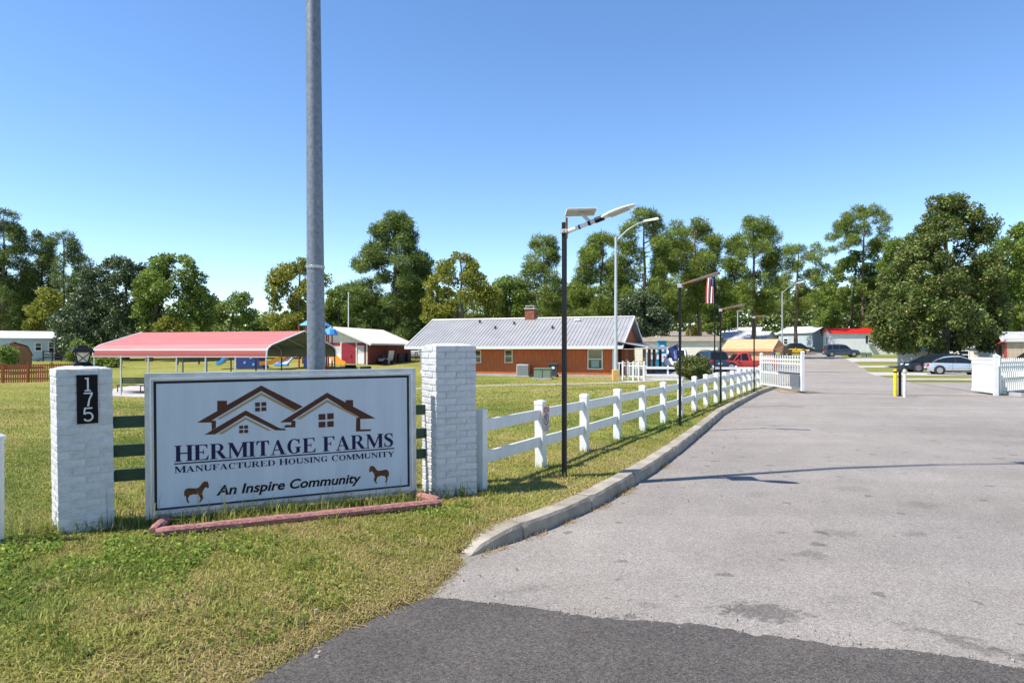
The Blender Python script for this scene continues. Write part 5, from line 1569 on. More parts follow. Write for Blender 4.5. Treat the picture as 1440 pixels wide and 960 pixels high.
MB().box((dx + dw * .2, -.12, .8), (.12, .03, .3)).build('door_hole', M['shutter_black'], dd)
for x in (dx - dw / 2 - .06, dx + dw / 2 + .06, BL - .06, .06):
    MB().box((x, -.08, BW / 2), (.11, .05, BW)).build('trim_post', M['cream'], bt)
MB().box((BL - .25, -.07, BW / 2), (.18, .03, BW - .1)).build('trim_board', M['barn_red'], bt)
for x in (dx - 1.35, dx + dw / 2 + .62):
    MB().box((x, -.05, .55), (1.0 if x > dx else 1.6, .02, .9)).build('lower_panel', M['white_paint'], bt)
for sgn in (-1, 1):
    mb = MB(); o = .55; sl = BR / (BL / 2)
    xe = BL + o if sgn > 0 else -o
    a = [Vector((xe, -.5, BW - sl * o)), Vector((xe, BD + .4, BW - sl * o)), Vector((BL / 2, BD + .4, BW + BR + .02)), Vector((BL / 2, -.5, BW + BR + .02))]
    e = Vector((0, 0, .10)); mb.hexa(a + [q + e for q in a]); fixn(mb.build('roof', M['barn_roof'], bt))
    fb = MB(); fb.hexa([a[0] + Vector((0, -.03, -.06)), a[0] + Vector((0, .03, -.06)), a[3] + Vector((0, .03, -.06)), a[3] + Vector((0, -.03, -.06)),
                        a[0] + Vector((0, -.03, .13)), a[0] + Vector((0, .03, .13)), a[3] + Vector((0, .03, .13)), a[3] + Vector((0, -.03, .13))]); fixn(fb.build('barge_board', M['white_metal'], bt))
MB().box((BL + .56, BD / 2, BW - .14), (.06, BD + .9, .16)).build('gutter', M['white_metal'], bt)
def along_side(v, off=.9):
    p = bA + bdir * off + Vector((-bdir.y, bdir.x)) * v
    return p
# clutter along the barn's side wall
q = along_side(2.0, .8)
mw = thing('lawn_mower', 'small grey ride on lawn mower parked beside the barn wall', 'lawn mower', (q.x, q.y, G(q.x, q.y)), R(60))
MB().bevbox((0, 0, .42), (1.3, .7, .28), .06).build('body', M['ac_grey'], mw); MB().bevbox((-.45, 0, .72), (.4, .5, .4), .08).build('seat', M['clutter_dark'], mw)
for x, r in ((-.42, .26), (.45, .18)):
    for y in (-.38, .38): MB().lathe([(r, -.08), (r, .08)], (x, y, r), 12, 'Y').build('wheel', M['tyre'], mw)
MB().tube([(.1, 0, .5), (-.1, 0, .95)], .03, 6).build('steering_column', M['black_metal'], mw)
q = along_side(3.6, .45)
wp = thing('leaning_board', 'white board leaning against the red barn wall', 'board', (q.x, q.y, G(q.x, q.y)), math.atan2(bdir.y, bdir.x) + R(90))
o = MB().box((0, .0, .62), (1.1, .04, 1.25)).build('board', M['white_paint'], wp); o.rotation_euler = (R(10), 0, 0)
for k, (v, lab, c_) in enumerate(((5.6, 'dark barrel standing by the middle of the barn wall', 'barrel'), (7.6, 'dark barrel standing near the far end of the barn wall', 'barrel'))):
    q = along_side(v, .6)
    o = thing('barrel', lab, c_, (q.x, q.y, G(q.x, q.y)), 0)
    MB().lathe([(.28, 0), (.30, .1), (.31, .45), (.30, .8), (.28, .9)], n=12).build('body', M['clutter_dark'], o, smooth='auto')
    for z in (.3, .6): MB().lathe([(.32, z - .02), (.32, z + .02)], n=12).build('hoop', M['bin_grey'], o)
q = along_side(8.9, .9)
bk_ = thing('bicycle', 'old bicycle leaning at the far end of the barn', 'bicycle', (q.x, q.y, G(q.x, q.y)), R(75))
for x in (-.5, .5):
    w_ = MB(); w_.tube([(x + .33 * math.cos(a * math.pi / 10), 0, .34 + .33 * math.sin(a * math.pi / 10)) for a in range(21)], .022, 5); w_.build('wheel', M['tyre'], bk_)
f = MB(); [f.tube(p, .022, 5) for p in ([(-.5, 0, .34), (-.15, 0, .82), (.38, 0, .80), (.5, 0, .34)], [(-.5, 0, .34), (0, 0, .3), (.38, 0, .78)], [(0, 0, .3), (-.15, 0, .88)], [(.38, 0, .8), (.34, 0, 1.0)])]
f.build('frame', M['play_red'], bk_); MB().bevbox((-.15, 0, .92), (.24, .12, .06), .02).build('saddle', M['tyre'], bk_); MB().box((.34, 0, 1.0), (.05, .5, .03)).build('handlebar', M['black_metal'], bk_)
for k, (px, d, lab) in enumerate(((493, 59, 'old black tyre lying on the grass left of the barn door'), (514, 58.5, 'old black tyre lying on the grass at the barn corner'))):
    o = ground_thing('old_tyre', lab, 'tyre', px, d, 0)
    tr_ = MB(); tr_.lathe([(.22, .03), (.45, .0), (.5, .1), (.45, .22), (.22, .2)], n=16); tr_.build('tread', M['tyre'], o, smooth='auto')

# --- homes beyond the office
A = at(893, 80); B = at(1009.5, 76.5)
home('mobile_home', 'long cream mobile home with a flat brown roof right behind the office', 'mobile home', A, B, 4.4, .05, 2.72, .5, M['home_cream'], M['roof_brown'],
     [], [], None, .3, siding=True)
A = at(933, 122); B = at(1003, 124)
home('mobile_home', 'low cream mobile home far behind, above the roof of the long one', 'mobile home', A, B, 5, 1.9, 2.5, .7, M['home_cream'], M['roof_brown'], [(2.5, 1.0, 2.0, 1.2), (5.5, 1, 2, 1.2)], [], None, .3)
A = at(1012, 100); B = at(1075, 96)
home('mobile_home', 'grey mobile home with a grey gable roof behind the tan canopy', 'mobile home', A, B, 5, .9, 2.5, 1.0, M['home_grey'], M['roof_grey'], [(2, 1, 2, .9)], [], None, .3)
A = at(1020, 131); B = at(1066, 128)
home('mobile_home', 'tan mobile home with a pale metal roof under the pines', 'mobile home', A, B, 6, 2.0, 2.7, 1.4, M['home_tan'], M['roof_white'], [(2, 1, 2, 1.0)], [], None, .3)
A = at(1066, 118); B = at(1084, 119)
home('mobile_home', 'shaded dark grey mobile home end beside a pine trunk', 'mobile home', A, B, 9, 1.5, 3.0, .8, M['home_grey'], M['roof_grey'], [], [], None, .2)
A = at(1095, 124); B = at(1143, 119)
home('mobile_home', 'white mobile home with a white gable roof behind the yellow car', 'mobile home', A, B, 7, 1.55, 3.3, 1.1, M['home_blue'], M['roof_white'], [(1.4, 1.3, 2.3, .8)], [], None, .3)
A = at(1146, 128); B = at(1168, 127)
home('mobile_home', 'cream gabled mobile home end left of the red roofed home', 'mobile home', A, B, 12, 1.6, 3.6, 1.3, M['home_cream'], M['roof_white'], [(1.4, 1.6, 2.8, .8)], [], None, .3)
A = at(1169, 112); B = at(1262, 110.3)
hr, L_ = home('mobile_home', 'white mobile home with a bright red roof and black shutters', 'mobile home', A, B, 4.6, 1.05, 3.55, .75, M['home_white'], M['bright_red'],
     [(wall_px(A, B, 1224.5), 1.9, 3.0, .75, 1), ], [], M['white_vinyl'], .3)
MB().box((wall_px(A, B, 1225), -.25, 1.45), (.7, .5, .45)).build('window_unit', M['ac_dark'], hr)
# left gable end window, on the wall that faces local -x
wv = MB(); wv.box((-.03, 2.3, 2.2), (.05, .8, 1.4)); wv = wv.build('window', M['white_paint'], hr); MB().box((-.06, 2.3, 2.2), (.02, .6, 1.2)).build('pane', M['glass'], wv)
ub = ground_thing('utility_box', 'small green utility box on the grass before the red roofed home', 'utility box', 1213, 102, 0)
MB().bevbox((0, 0, .35), (.8, .6, .7), .05).build('casing', M['box_green'], ub); MB().bevbox((.9, 0, .33), (.7, .6, .66), .05).build('casing', M['box_green'], ub)
MB().bevbox((.45, 0, .03), (1.9, .8, .06), .02).build('pad', M['slab'], ub)
# homes under the right hand magnolia
A = at(1262, 69.5); B = at(1328, 67.5)
home('mobile_home', 'white mobile home end with skirting, half hidden below the big magnolia', 'mobile home', A, B, 3.4, -.3, 2.0, .6, M['home_white'], M['roof_white'], [(3.6, 1.1, 1.9, .9)], [], M['white_vinyl'], .2)
A = at(1332, 74); B = at(1392, 71)
home('mobile_home', 'cream mobile home in the shade of the big magnolia', 'mobile home', A, B, 4, -.2, 2.2, .7, M['home_cream'], M['roof_grey'], [(1.6, 1.0, 1.9, .9)], [], M['white_dirty'], .2)
A = at(1413, 60); B = at(1500, 58)
ts_, L_ = home('garden_shed', 'tan wooden shed with red trim and a grey roof at the right edge', 'shed', A, B, 4.2, -.2, 2.75, .75, M['home_tan'], M['roof_grey'], [], [], None, .3, siding=False, gend=M['shed_roof'])
boards('siding', M['home_tan'], ts_, 0, L_, 0, .05, 2.9, .3)
MB().box((.06, -.03, 1.45), (.14, .06, 2.9)).build('corner_trim', M['play_red'], ts_)
for y in (.06, 4.14): MB().box((-.03, y, 1.45), (.06, .14, 2.9)).build('corner_trim', M['play_red'], ts_)
MB().box((-.04, 2.1, 1.2), (.06, 1.1, 2.2)).build('door', M['clutter_dark'], ts_)
aw = MB(); aw.add([(-.45, -.35, 2.52), (-.45, 4.55, 2.52), (-.0, 4.55, 2.8), (-.0, -.35, 2.8), (-.02, 2.1, 3.5)], [(0, 1, 2, 3), (3, 2, 4)]); fixn(aw.build('awning', M['play_red'], ts_))
# teal booth
tb_ = ground_thing('ticket_booth', 'small teal and white wooden playhouse in front of the cream mobile home', 'playhouse', 925, 66, R(-4))
MB().box((0, .8, .55), (1.75, 1.6, 1.5)).build('wall', M['teal'], tb_)
MB().box((.55, 1.1, 1.75), (.75, 1.0, 1.4)).build('tower', M['teal'], tb_)
for x in (-.45, .1): 
    MB().box((x, -.02, .98), (.42, .05, .55)).build('window', M['white_paint'], tb_)
for z in (1.6, 1.95): MB().box((.52, .58, z), (.36, .05, .25)).build('window', M['white_paint'], tb_)
MB().box((.62, -.05, .85), (.55, .06, .8)).build('door', M['white_paint'], tb_)
MB().box((-.35, .8, 1.36), (1.15, 1.8, .07)).build('roof', M['teal'], tb_); MB().box((.55, 1.1, 2.49), (.95, 1.2, .07)).build('roof', M['teal'], tb_)
# low white rail barrier and short white garden fence by the office
A = at(908, 48.0); B = at(1068, 46.5)
rbn = thing('rail_barrier', 'low white two rail barrier in front of the parked cars', 'fence', (A[0], A[1], G(*A)), math.atan2(B[1] - A[1], B[0] - A[0]))
RL = math.hypot(B[0] - A[0], B[1] - A[1])
for k in range(6):
    MB().bevbox((RL * k / 5, .08, .40), (.12, .12, .95), .008).build('post', M['white_vinyl'], rbn)
for z in (.70, .18): MB().bevbox((RL / 2, 0, z), (RL + .1, .05, .17), .006).build('rail', M['white_vinyl'], rbn)
A = at(876, 45.5); B = at(906, 44.2)
gf = thing('garden_fence', 'short white picket fence with scroll panels beside the yellow lamp base', 'fence', (A[0], A[1], G(*A)), math.atan2(B[1] - A[1], B[0] - A[0]))
GL = math.hypot(B[0] - A[0], B[1] - A[1])
for k in range(5):
    p = MB().bevbox((GL * k / 4, 0, .55), (.11, .11, 1.15), .008).build('post', M['white_vinyl'], gf)
    MB().lathe([(.03, 1.12), (.075, 1.17), (.07, 1.23), (.02, 1.27)], (GL * k / 4, 0, 0), 10).build('finial', M['white_vinyl'], p)
for z in (.98, .28): MB().bevbox((GL / 2, 0, z), (GL, .05, .07), .005).build('rail', M['white_vinyl'], gf)
for k in range(16):
    x = GL * (k + .5) / 16
    MB().box((x, 0, .63), (.022, .022, .66)).build('baluster', M['black_metal'] if k % 3 == 1 else M['white_vinyl'], gf)
hs = MB(); h0 = at(880, 44.3); pts_ = []
for px, d in ((870, 43.6), (885, 43.4), (898, 43.2), (905, 43.6), (907.5, 44.3)):
    x, y = at(px, d); pts_.append((x, y, G(x, y) + .04))
tag(hs.tube(pts_, .035, 6).build('white_pipe', M['hose'], None, smooth=True), 'pale pipe lying on the lawn at the foot of the short white fence', 'pipe')

# ------------------------------------------------------------------ vehicles
def loft(mb, rings, closed=True):
    for a, b in zip(rings[:-1], rings[1:]):
        n = len(a)
        for k in range(n if closed else n - 1):
            mb.quad(a[k], b[k], b[(k + 1) % n], a[(k + 1) % n])
def car(name, label, cat, loc, rz, paint, L_=4.6, W=1.8, H=1.45, kind='sedan', clear=.20, bed=False, group=None):
    """nose towards +x"""
    t = thing(name, label, cat, loc, rz, group)
    hx = L_ / 2; hw = W / 2
    belt = {'sedan': .62, 'suv': .60, 'hatch': .60, 'sport': .66, 'pickup': .56, 'van': .56}[kind] * H
    wr = .33 if kind in ('sedan', 'hatch', 'sport') else .37
    wx = (-hx + L_ * .20, hx - L_ * .19)
    # body shell: rings along x
    st = []
    if kind == 'sedan': tops = [(-hx, .55), (-hx + .06, .86), (-hx + .7, .97), (-hx * .35, 1.0), (hx * .30, 1.0), (hx * .62, .93), (hx - .35, .80), (hx - .06, .64), (hx, .45)]
    elif kind == 'hatch': tops = [(-hx, .6), (-hx + .07, .98), (-hx + .4, 1.06), (-hx * .3, 1.02), (hx * .30, 1.0), (hx * .60, .93), (hx - .35, .82), (hx - .06, .66), (hx, .45)]
    elif kind == 'sport': tops = [(-hx, .6), (-hx + .06, .94), (-hx + .6, 1.02), (-hx * .2, .98), (hx * .25, .98), (hx * .6, .9), (hx - .4, .78), (hx - .06, .58), (hx, .42)]
    elif kind == 'pickup': tops = [(-hx, .7), (-hx + .04, 1.0), (-hx + .3, 1.0), (-hx * .15, 1.0), (hx * .32, 1.02), (hx * .5, 1.0), (hx - .3, .96), (hx - .05, .86), (hx, .5)]
    else: tops = [(-hx, .6), (-hx + .05, .95), (-hx + .3, 1.0), (-hx * .3, 1.0), (hx * .36, 1.02), (hx * .6, .98), (hx - .32, .90), (hx - .06, .72), (hx, .48)]
    rings = []
    for i, (x, k) in enumerate(tops):
        z1 = belt * k; nar = 1.0
        e = min(1.0, (hx - abs(x)) / (L_ * .12)); nar = .80 + .20 * math.sqrt(max(0, min(1, e)))
        w = hw * nar; zc_ = clear + (.12 if abs(x) > hx - .1 else 0)
        zm = clear + (z1 - clear) * .55
        half = [(w * .90, zc_), (w * .985, zc_ + .10), (w, zm), (w * .965, z1 - .05), (w * .90, z1)]
        rings.append([(x, -y, z) for y, z in half] + [(x, y, z) for y, z in reversed(half)])
    mb = MB(); loft(mb, rings); mb.poly(rings[0]); mb.poly(rings[-1][::-1])
    body = fixn(mb.build('body', paint, t, smooth='auto'))
    # cabin: arched loft, glass at the sides and ends, paint on top and along the edges
    Hc = H - belt * .985; zb_ = belt * .985; bw = hw * .905
    cab = {'hatch': [(-hx + .22, 0), (-hx + .62, .50), (-hx + 1.15, .86), (-hx + 1.75, .99), (-hx + 2.3, 1.0), (hx - 1.75, .93), (hx - 1.35, .70), (hx - .72, 0)],
           'sedan': [(-hx + .55, 0), (-hx + 1.0, .60), (-hx + 1.45, .92), (-hx + 2.0, 1.0), (hx - 2.1, .97), (hx - 1.8, .80), (hx - 1.1, 0)],
           'suv': [(-hx + .08, 0), (-hx + .30, .78), (-hx + .55, .96), (-hx + 1.3, 1.0), (hx - 2.1, .97), (hx - 1.8, .84), (hx - 1.15, 0)],
           'van': [(-hx + .08, 0), (-hx + .30, .70), (-hx + .62, .93), (-hx + 1.5, 1.0), (hx - 2.2, .95), (hx - 1.75, .74), (hx - .75, 0)],
           'sport': [(-hx + .75, 0), (-hx + 1.15, .62), (-hx + 1.6, .95), (-hx + 2.0, 1.0), (hx - 2.3, .90), (hx - 1.65, 0)],
           'pickup': [(-.15, 0), (-.08, .80), (.06, .97), (.5, 1.0), (hx - 1.95, .95), (hx - 1.75, .82), (hx - 1.25, 0)]}[kind]
    b0_, b1_ = cab[0][0], cab[-1][0]
    r0, r1 = cab[2][0], cab[-3][0]; tw = hw * .72
    def ring_at(x, h, o=0.0):
        w1 = bw + (hw * .735 - bw) * h; z1 = zb_ + Hc * h
        return [Vector((x, -bw - o, zb_)), Vector((x, -w1 - o, zb_ + Hc * h * .88)), Vector((x, -w1 * .86, z1)), Vector((x, 0, z1 + .02 * h)), Vector((x, w1 * .86, z1)), Vector((x, w1 + o, zb_ + Hc * h * .88)), Vector((x, bw + o, zb_))]
    gl = MB(); rf_ = MB(); rr_ = [ring_at(x, h) for x, h in cab]; nC = len(cab)
    for i in range(nC - 1):
        slope = i < 2 or i > nC - 3
        for k in range(6):
            side = k in (0, 5); edge = k in (1, 4)
            tgt = gl if (side or (slope and not edge)) else rf_
            tgt.quad(rr_[i][k], rr_[i][k + 1], rr_[i + 1][k + 1], rr_[i + 1][k])
    fixn(gl.build('windows', M['glass'], t, smooth='auto'))
    fixn(rf_.build('roof', paint if kind != 'sport' else M['car_trim'], t, smooth='auto'))
    cx_ = np.array([c[0] for c in cab]); ch_ = np.array([c[1] for c in cab])
    def bar_at(x0, x1, pw):
        for sgn in (-1, 1):
            h = float(np.interp(x1, cx_, ch_)); w1 = bw + (hw * .735 - bw) * h
            a = Vector((x0, sgn * (bw + .008), zb_ - .01)); b = Vector((x1, sgn * (w1 + .012), zb_ + Hc * h * .88 + .02)); e = Vector((pw / 2, 0, 0)); w = Vector((0, sgn * -.03, 0))
            p_ = MB(); p_.hexa([a - e, a + e, a + e + w, a - e + w, b - e, b + e, b + e + w, b - e + w]); fixn(p_.build('pillar', M['car_trim'] if kind in ('sport', 'hatch') else paint, t))
    mid_ = (b0_ + b1_) / 2
    if kind != 'sport': bar_at(mid_ + .15, mid_ + .10, .07)
    if kind in ('suv', 'van'): bar_at(b0_ + 1.0, b0_ + .95, .10)
    if kind in ('suv', 'van', 'pickup', 'hatch'): bar_at(b0_ + .16, b0_ + (.30 if kind != 'hatch' else .55), .20 if kind != 'hatch' else .10)
    # wheels, arches
    for x in wx:
        for sgn in (-1, 1):
            ar = MB(); ar.lathe([(wr + .07, -.012), (wr + .07, .012)], (x, sgn * (hw - .006), wr), 20, 'Y'); ar.build('wheel_arch', M['car_trim'], t)
            wm = MB(); wm.lathe([(wr * .8, -.10), (wr, -.07), (wr, .07), (wr * .8, .10)], (0, 0, 0), 20, 'Y')
            wo = wm.build('wheel', M['tyre'], t, loc=(x, sgn * (hw - .07), wr))
            rm_ = MB(); yy0 = sgn * .085
            rm_.lathe([(wr * .64, yy0 - .02), (wr * .64, yy0 + .02)], (0, 0, 0), 16, 'Y')
            rm_.build('rim', M['rim'], wo)
            sp_ = MB()
            for k in range(5):
                a = 2 * math.pi * k / 5 + .3; sp_.box((wr * .36 * math.cos(a), yy0 + sgn * .021, wr * .36 * math.sin(a)), (wr * .16, .008, wr * .20), 0, ry=-a)
            sp_.build('rim_gap', M['car_trim'], wo)
    # lights, bumpers, mirrors
    zl = belt * .74
    for sgn in (-1, 1):
        h = MB(); h.bevbox((hx - .16, sgn * hw * .70, zl * .98), (.30, hw * .36, .15), .04); h.build('headlight', M['headlight'], t)
        h = MB(); h.bevbox((-hx + .08, sgn * hw * .74, belt * .84), (.16, hw * .26, .20), .03); h.build('taillight', M['taillight'], t)
        m_ = MB(); m_.bevbox((b1_ - .35, sgn * (hw + .04), belt + .06), (.14, .17, .13), .03); m_.build('mirror', paint, t)
        s_ = MB(); s_.box((0, sgn * (hw - .01), clear + .07), (L_ * .50, .03, .09)); s_.build('sill', M['car_trim'], t)
        for x in ((b0_ + b1_) / 2 - .1, b1_ - .55) if kind != 'pickup' else ((b0_ + b1_) / 2 + .4,):
            dl = MB(); dl.box((x, sgn * (hw + .0005), (belt + clear) / 2 + .05), (.012, .006, (belt - clear) * .8)); dl.build('door_seam', M['car_trim'], t)
            hd_ = MB(); hd_.box((x - .18, sgn * (hw - .004), belt * .83), (.16, .02, .03)); hd_.build('door_handle', M['car_trim'] if kind == 'sport' else paint, t)
    bb = MB(); bb.bevbox((hx - .02, 0, clear + .16), (.12, W * .70, .16), .04); bb.build('grille', M['car_trim'], t)
    bb = MB(); bb.bevbox((-hx + .0, 0, clear + .20), (.10, W * .74, .16), .04); bb.build('rear_bumper', M['car_trim'], t)
    pt_ = MB(); pt_.box((-hx - .03, 0, belt * .62), (.02, .32, .16)); pt_.build('number_plate', M['white_paint'], t)
    if kind == 'suv':
        for sgn in (-1, 1):
            rr = MB(); rr.tube([(r0 + .1, sgn * tw * .85, H + .05), (r1 - .1, sgn * tw * .85, H + .05)], .022, 6); rr.build('roof_rail', M['car_trim'], t)
    if kind == 'pickup':
        bd_ = MB(); bd_.box((-hx * .53, 0, belt + .001), (hx * .88, W * .78, .01)); bd_.build('bed_floor', M['car_trim'], t)
    return t
def pcar(name, label, cat, px, d, rz, paint, dz=0.0, **k):
    x, y = at(px, d); z = max(G(x, y), -9)
    on_road = xl(y) < x < xr(y)
    z = rz_(x, y) if on_road else z
    return car(name, label, cat, (x, y, z + .03 + dz), R(rz), paint, **k)
pcar('parked_car', 'silver hatchback parked facing right on the drive beside the white gate leaf', 'car', 1343, 54.2, -20, M['car_silver'], L_=4.1, W=1.72, H=1.46, kind='hatch')
pcar('parked_suv', 'black van like car parked facing left behind the silver hatchback', 'car', 1314, 58.0, 166, M['car_navy'], L_=4.8, W=1.85, H=1.58, kind='van')
pcar('parked_suv', 'dark slate estate SUV parked before the red roofed home', 'car', 1183, 98.5, -14, M['car_slate'], L_=4.75, W=1.9, H=1.75, kind='suv')
pcar('sports_car', 'bright yellow low sports car with a black top beyond the gate', 'car', 1115, 104, -14, M['car_yellow'], L_=4.5, W=1.85, H=1.32, kind='sport', dz=.12)
pcar('parked_car', 'black car parked just behind the yellow sports car', 'car', 1121, 111, -14, M['car_black'], L_=5.0, W=1.9, H=1.55, kind='sedan', dz=.15)
pcar('parked_suv', 'dark blue SUV parked behind the white rail barrier left of the red pickup', 'car', 995, 58, 100, M['car_blue'], L_=4.5, W=1.9, H=1.68, kind='suv')
pcar('pickup_truck', 'white pickup truck with dark windscreen parked under the blue flag', 'pickup', 953, 60, 250, M['car_white'], L_=5.2, W=1.95, H=1.85, kind='pickup')
pcar('pickup_truck', 'red pickup truck parked in front of the tan canopy', 'pickup', 1050, 59, 182, M['car_red'], L_=5.4, W=1.9, H=1.62, kind='pickup', dz=-.12)
pcar('service_truck', 'white truck with red stripes at the right edge behind the picket gate', 'truck', 1468, 49, 178, M['car_white'], L_=5.2, W=2.0, H=2.05, kind='van')
st_ = [o for o in COL.objects if o.name.startswith('service_truck')][0]
for z in (1.0, .78): MB().box((.6, 1.005, z), (2.6, .012, .12)).build('red_stripe', M['taillight'], st_); MB().box((-.6, -1.005, z), (2.6, .012, .12)).build('red_stripe', M['taillight'], st_)
# parked cars seen past the carport and the office corner
pcar('parked_suv', 'white SUV glimpsed between the carport posts far behind the bench', 'car', 224, 88, -10, M['car_white'], L_=4.5, W=1.8, H=1.6, kind='suv')
pcar('parked_suv', 'pale car glimpsed between the barn and the office corner', 'car', 579, 76, 10, M['car_white'], L_=4.6, W=1.8, H=1.6, kind='suv')
# tan canopy tent behind the red pickup
cn = ground_thing('canopy_tent', 'tan fabric canopy tent with a dark open end behind the red pickup', 'canopy', 1051, 64.0, R(-35))
CLn, CDp, ez, rz2 = 4.5, 3.6, 1.82, 2.62
MB().add([(-CLn / 2, 0, .35), (CLn / 2, 0, .35), (CLn / 2, 0, ez), (-CLn / 2, 0, ez)], [(0, 1, 2, 3)]).build('side_curtain', M['tarp'], cn)
for y0 in (0, 1):
    ya, yb_ = (-.22, CDp / 2) if y0 == 0 else (CDp + .22, CDp / 2)
    mb = MB(); a = [Vector((-CLn / 2 - .15, ya, ez - .12)), Vector((CLn / 2 + .15, ya, ez - .12)), Vector((CLn / 2 + .15, yb_, rz2)), Vector((-CLn / 2 - .15, yb_, rz2))]; e = Vector((0, 0, .03))
    mb.hexa(a + [q + e for q in a]); fixn(mb.build('canopy_roof', M['tarp'], cn))
    vl = MB(); vl.box((0, ya, ez - .22), (CLn + .3, .02, .22)); vl.build('valance', M['tarp'], cn)
rf2 = MB(); rf2.add([(CLn / 2 + .15, -.22, ez - .15), (CLn / 2 + .15, CDp + .22, ez - .15), (CLn / 2 + .15, CDp / 2, rz2), (CLn / 2 + .9, -.2, 1.30), (CLn / 2 + 1.1, CDp, 1.3), (CLn / 2 + .6, CDp / 2, 2.1)], [(0, 3, 5, 2), (1, 2, 5, 4), (3, 4, 5)])
rf2.build('end_flap', M['tarp_dark'], cn)
for x in (-CLn / 2, 0, CLn / 2):
    for y in (0.03, CDp - .03): MB().lathe([(.03, 0), (.03, ez)], (x, y, 0), 6).build('pole', M['white_metal'], cn)
# green wheelie bin by the yellow car
wb2 = ground_thing('wheelie_bin', 'dark green bin standing in front of the yellow sports car', 'bin', 1110.5, 100, 0)
sq(MB(), [(.28, .05), (.36, .85)]).build('bin_body', M['bench_green'], wb2); MB().bevbox((0, 0, .9), (.6, .6, .1), .03).build('lid', M['bench_green'], wb2)

# ------------------------------------------------------------------ vegetation
M['needles'] = leafmat('needles', (0.087, 0.152, 0.026), (0.217, 0.297, 0.049), (0.362, 0.362, 0.072), .6, .35)
M['needles_dark'] = leafmat('needles_dark', (0.051, 0.093, 0.021), (0.143, 0.203, 0.045), (0.225, 0.255, 0.060), .6, .30)
M['needles_blue'] = leafmat('needles_blue', (0.061, 0.116, 0.029), (0.167, 0.239, 0.052), (0.261, 0.304, 0.072), .6, .30)
M['magnolia'] = leafmat('magnolia', (0.048, 0.088, 0.022), (0.136, 0.184, 0.038), (0.256, 0.224, 0.072), .5, .22, .3)
M['magnolia_far'] = leafmat('magnolia_far', (0.028, 0.060, 0.024), (0.100, 0.144, 0.056), (0.260, 0.280, 0.160), .42, .12, .4)
M['broadleaf'] = leafmat('broadleaf', (0.080, 0.138, 0.026), (0.203, 0.283, 0.046), (0.304, 0.348, 0.065), .5, .38)
M['yellowing'] = leafmat('yellowing', (.12, .165, .024), (.28, .30, .042), (.40, .33, .05), .5, .40)
M['bush_leaf'] = leafmat('bush_leaf', (.050, .085, .016), (.14, .18, .03), (.26, .20, .07), .4, .25)
M['woods_leaf'] = leafmat('woods_leaf', (0.070, 0.119, 0.028), (0.182, 0.238, 0.050), (0.294, 0.294, 0.070), .6, .3)
M['blade'] = None

def cards(cent, size, aspect, norm_bias=None, r=rng, up=0.0, droop=0.0):
    """leaf cards: one four cornered leaf at every centre"""
    n = len(cent)
    d = r.normal(size=(n, 3)); d[:, 2] = d[:, 2] * 0.8 + up
    if norm_bias is not None: d = d + norm_bias
    d /= np.linalg.norm(d, axis=1, keepdims=True)          # leaf axis
    q = r.normal(size=(n, 3)); s = np.cross(d, q); s /= np.linalg.norm(s, axis=1, keepdims=True) + 1e-9
    sz = size * r.uniform(.6, 1.35, (n, 1))
    a = cent - d * sz * .5; b = cent + d * sz * .5
    nrm = np.cross(d, s)
    m = cent + d * sz * .05
    v = np.stack([a, m + s * sz * aspect * .5 + nrm * sz * .06, b, m - s * sz * aspect * .5 + nrm * sz * .06], 1)
    return v.reshape(-1, 3)
def card_object(name, V, m, parent=None, kind=None, per=4):
    n = len(V) // per
    me = bpy.data.meshes.new(name)
    me.vertices.add(len(V)); me.vertices.foreach_set("co", np.ascontiguousarray(V, dtype=np.float32).ravel())
    me.loops.add(n * per); me.loops.foreach_set("vertex_index", np.arange(n * per, dtype=np.int32))
    me.polygons.add(n); me.polygons.foreach_set("loop_start", (np.arange(n) * per).astype(np.int32)); me.polygons.foreach_set("loop_total", np.full(n, per, dtype=np.int32))
    me.update(); me.materials.append(m)
    o = bpy.data.objects.new(name, me); COL.objects.link(o)
    if parent is not None: o.parent = parent
    if kind: o['kind'] = kind
    return o

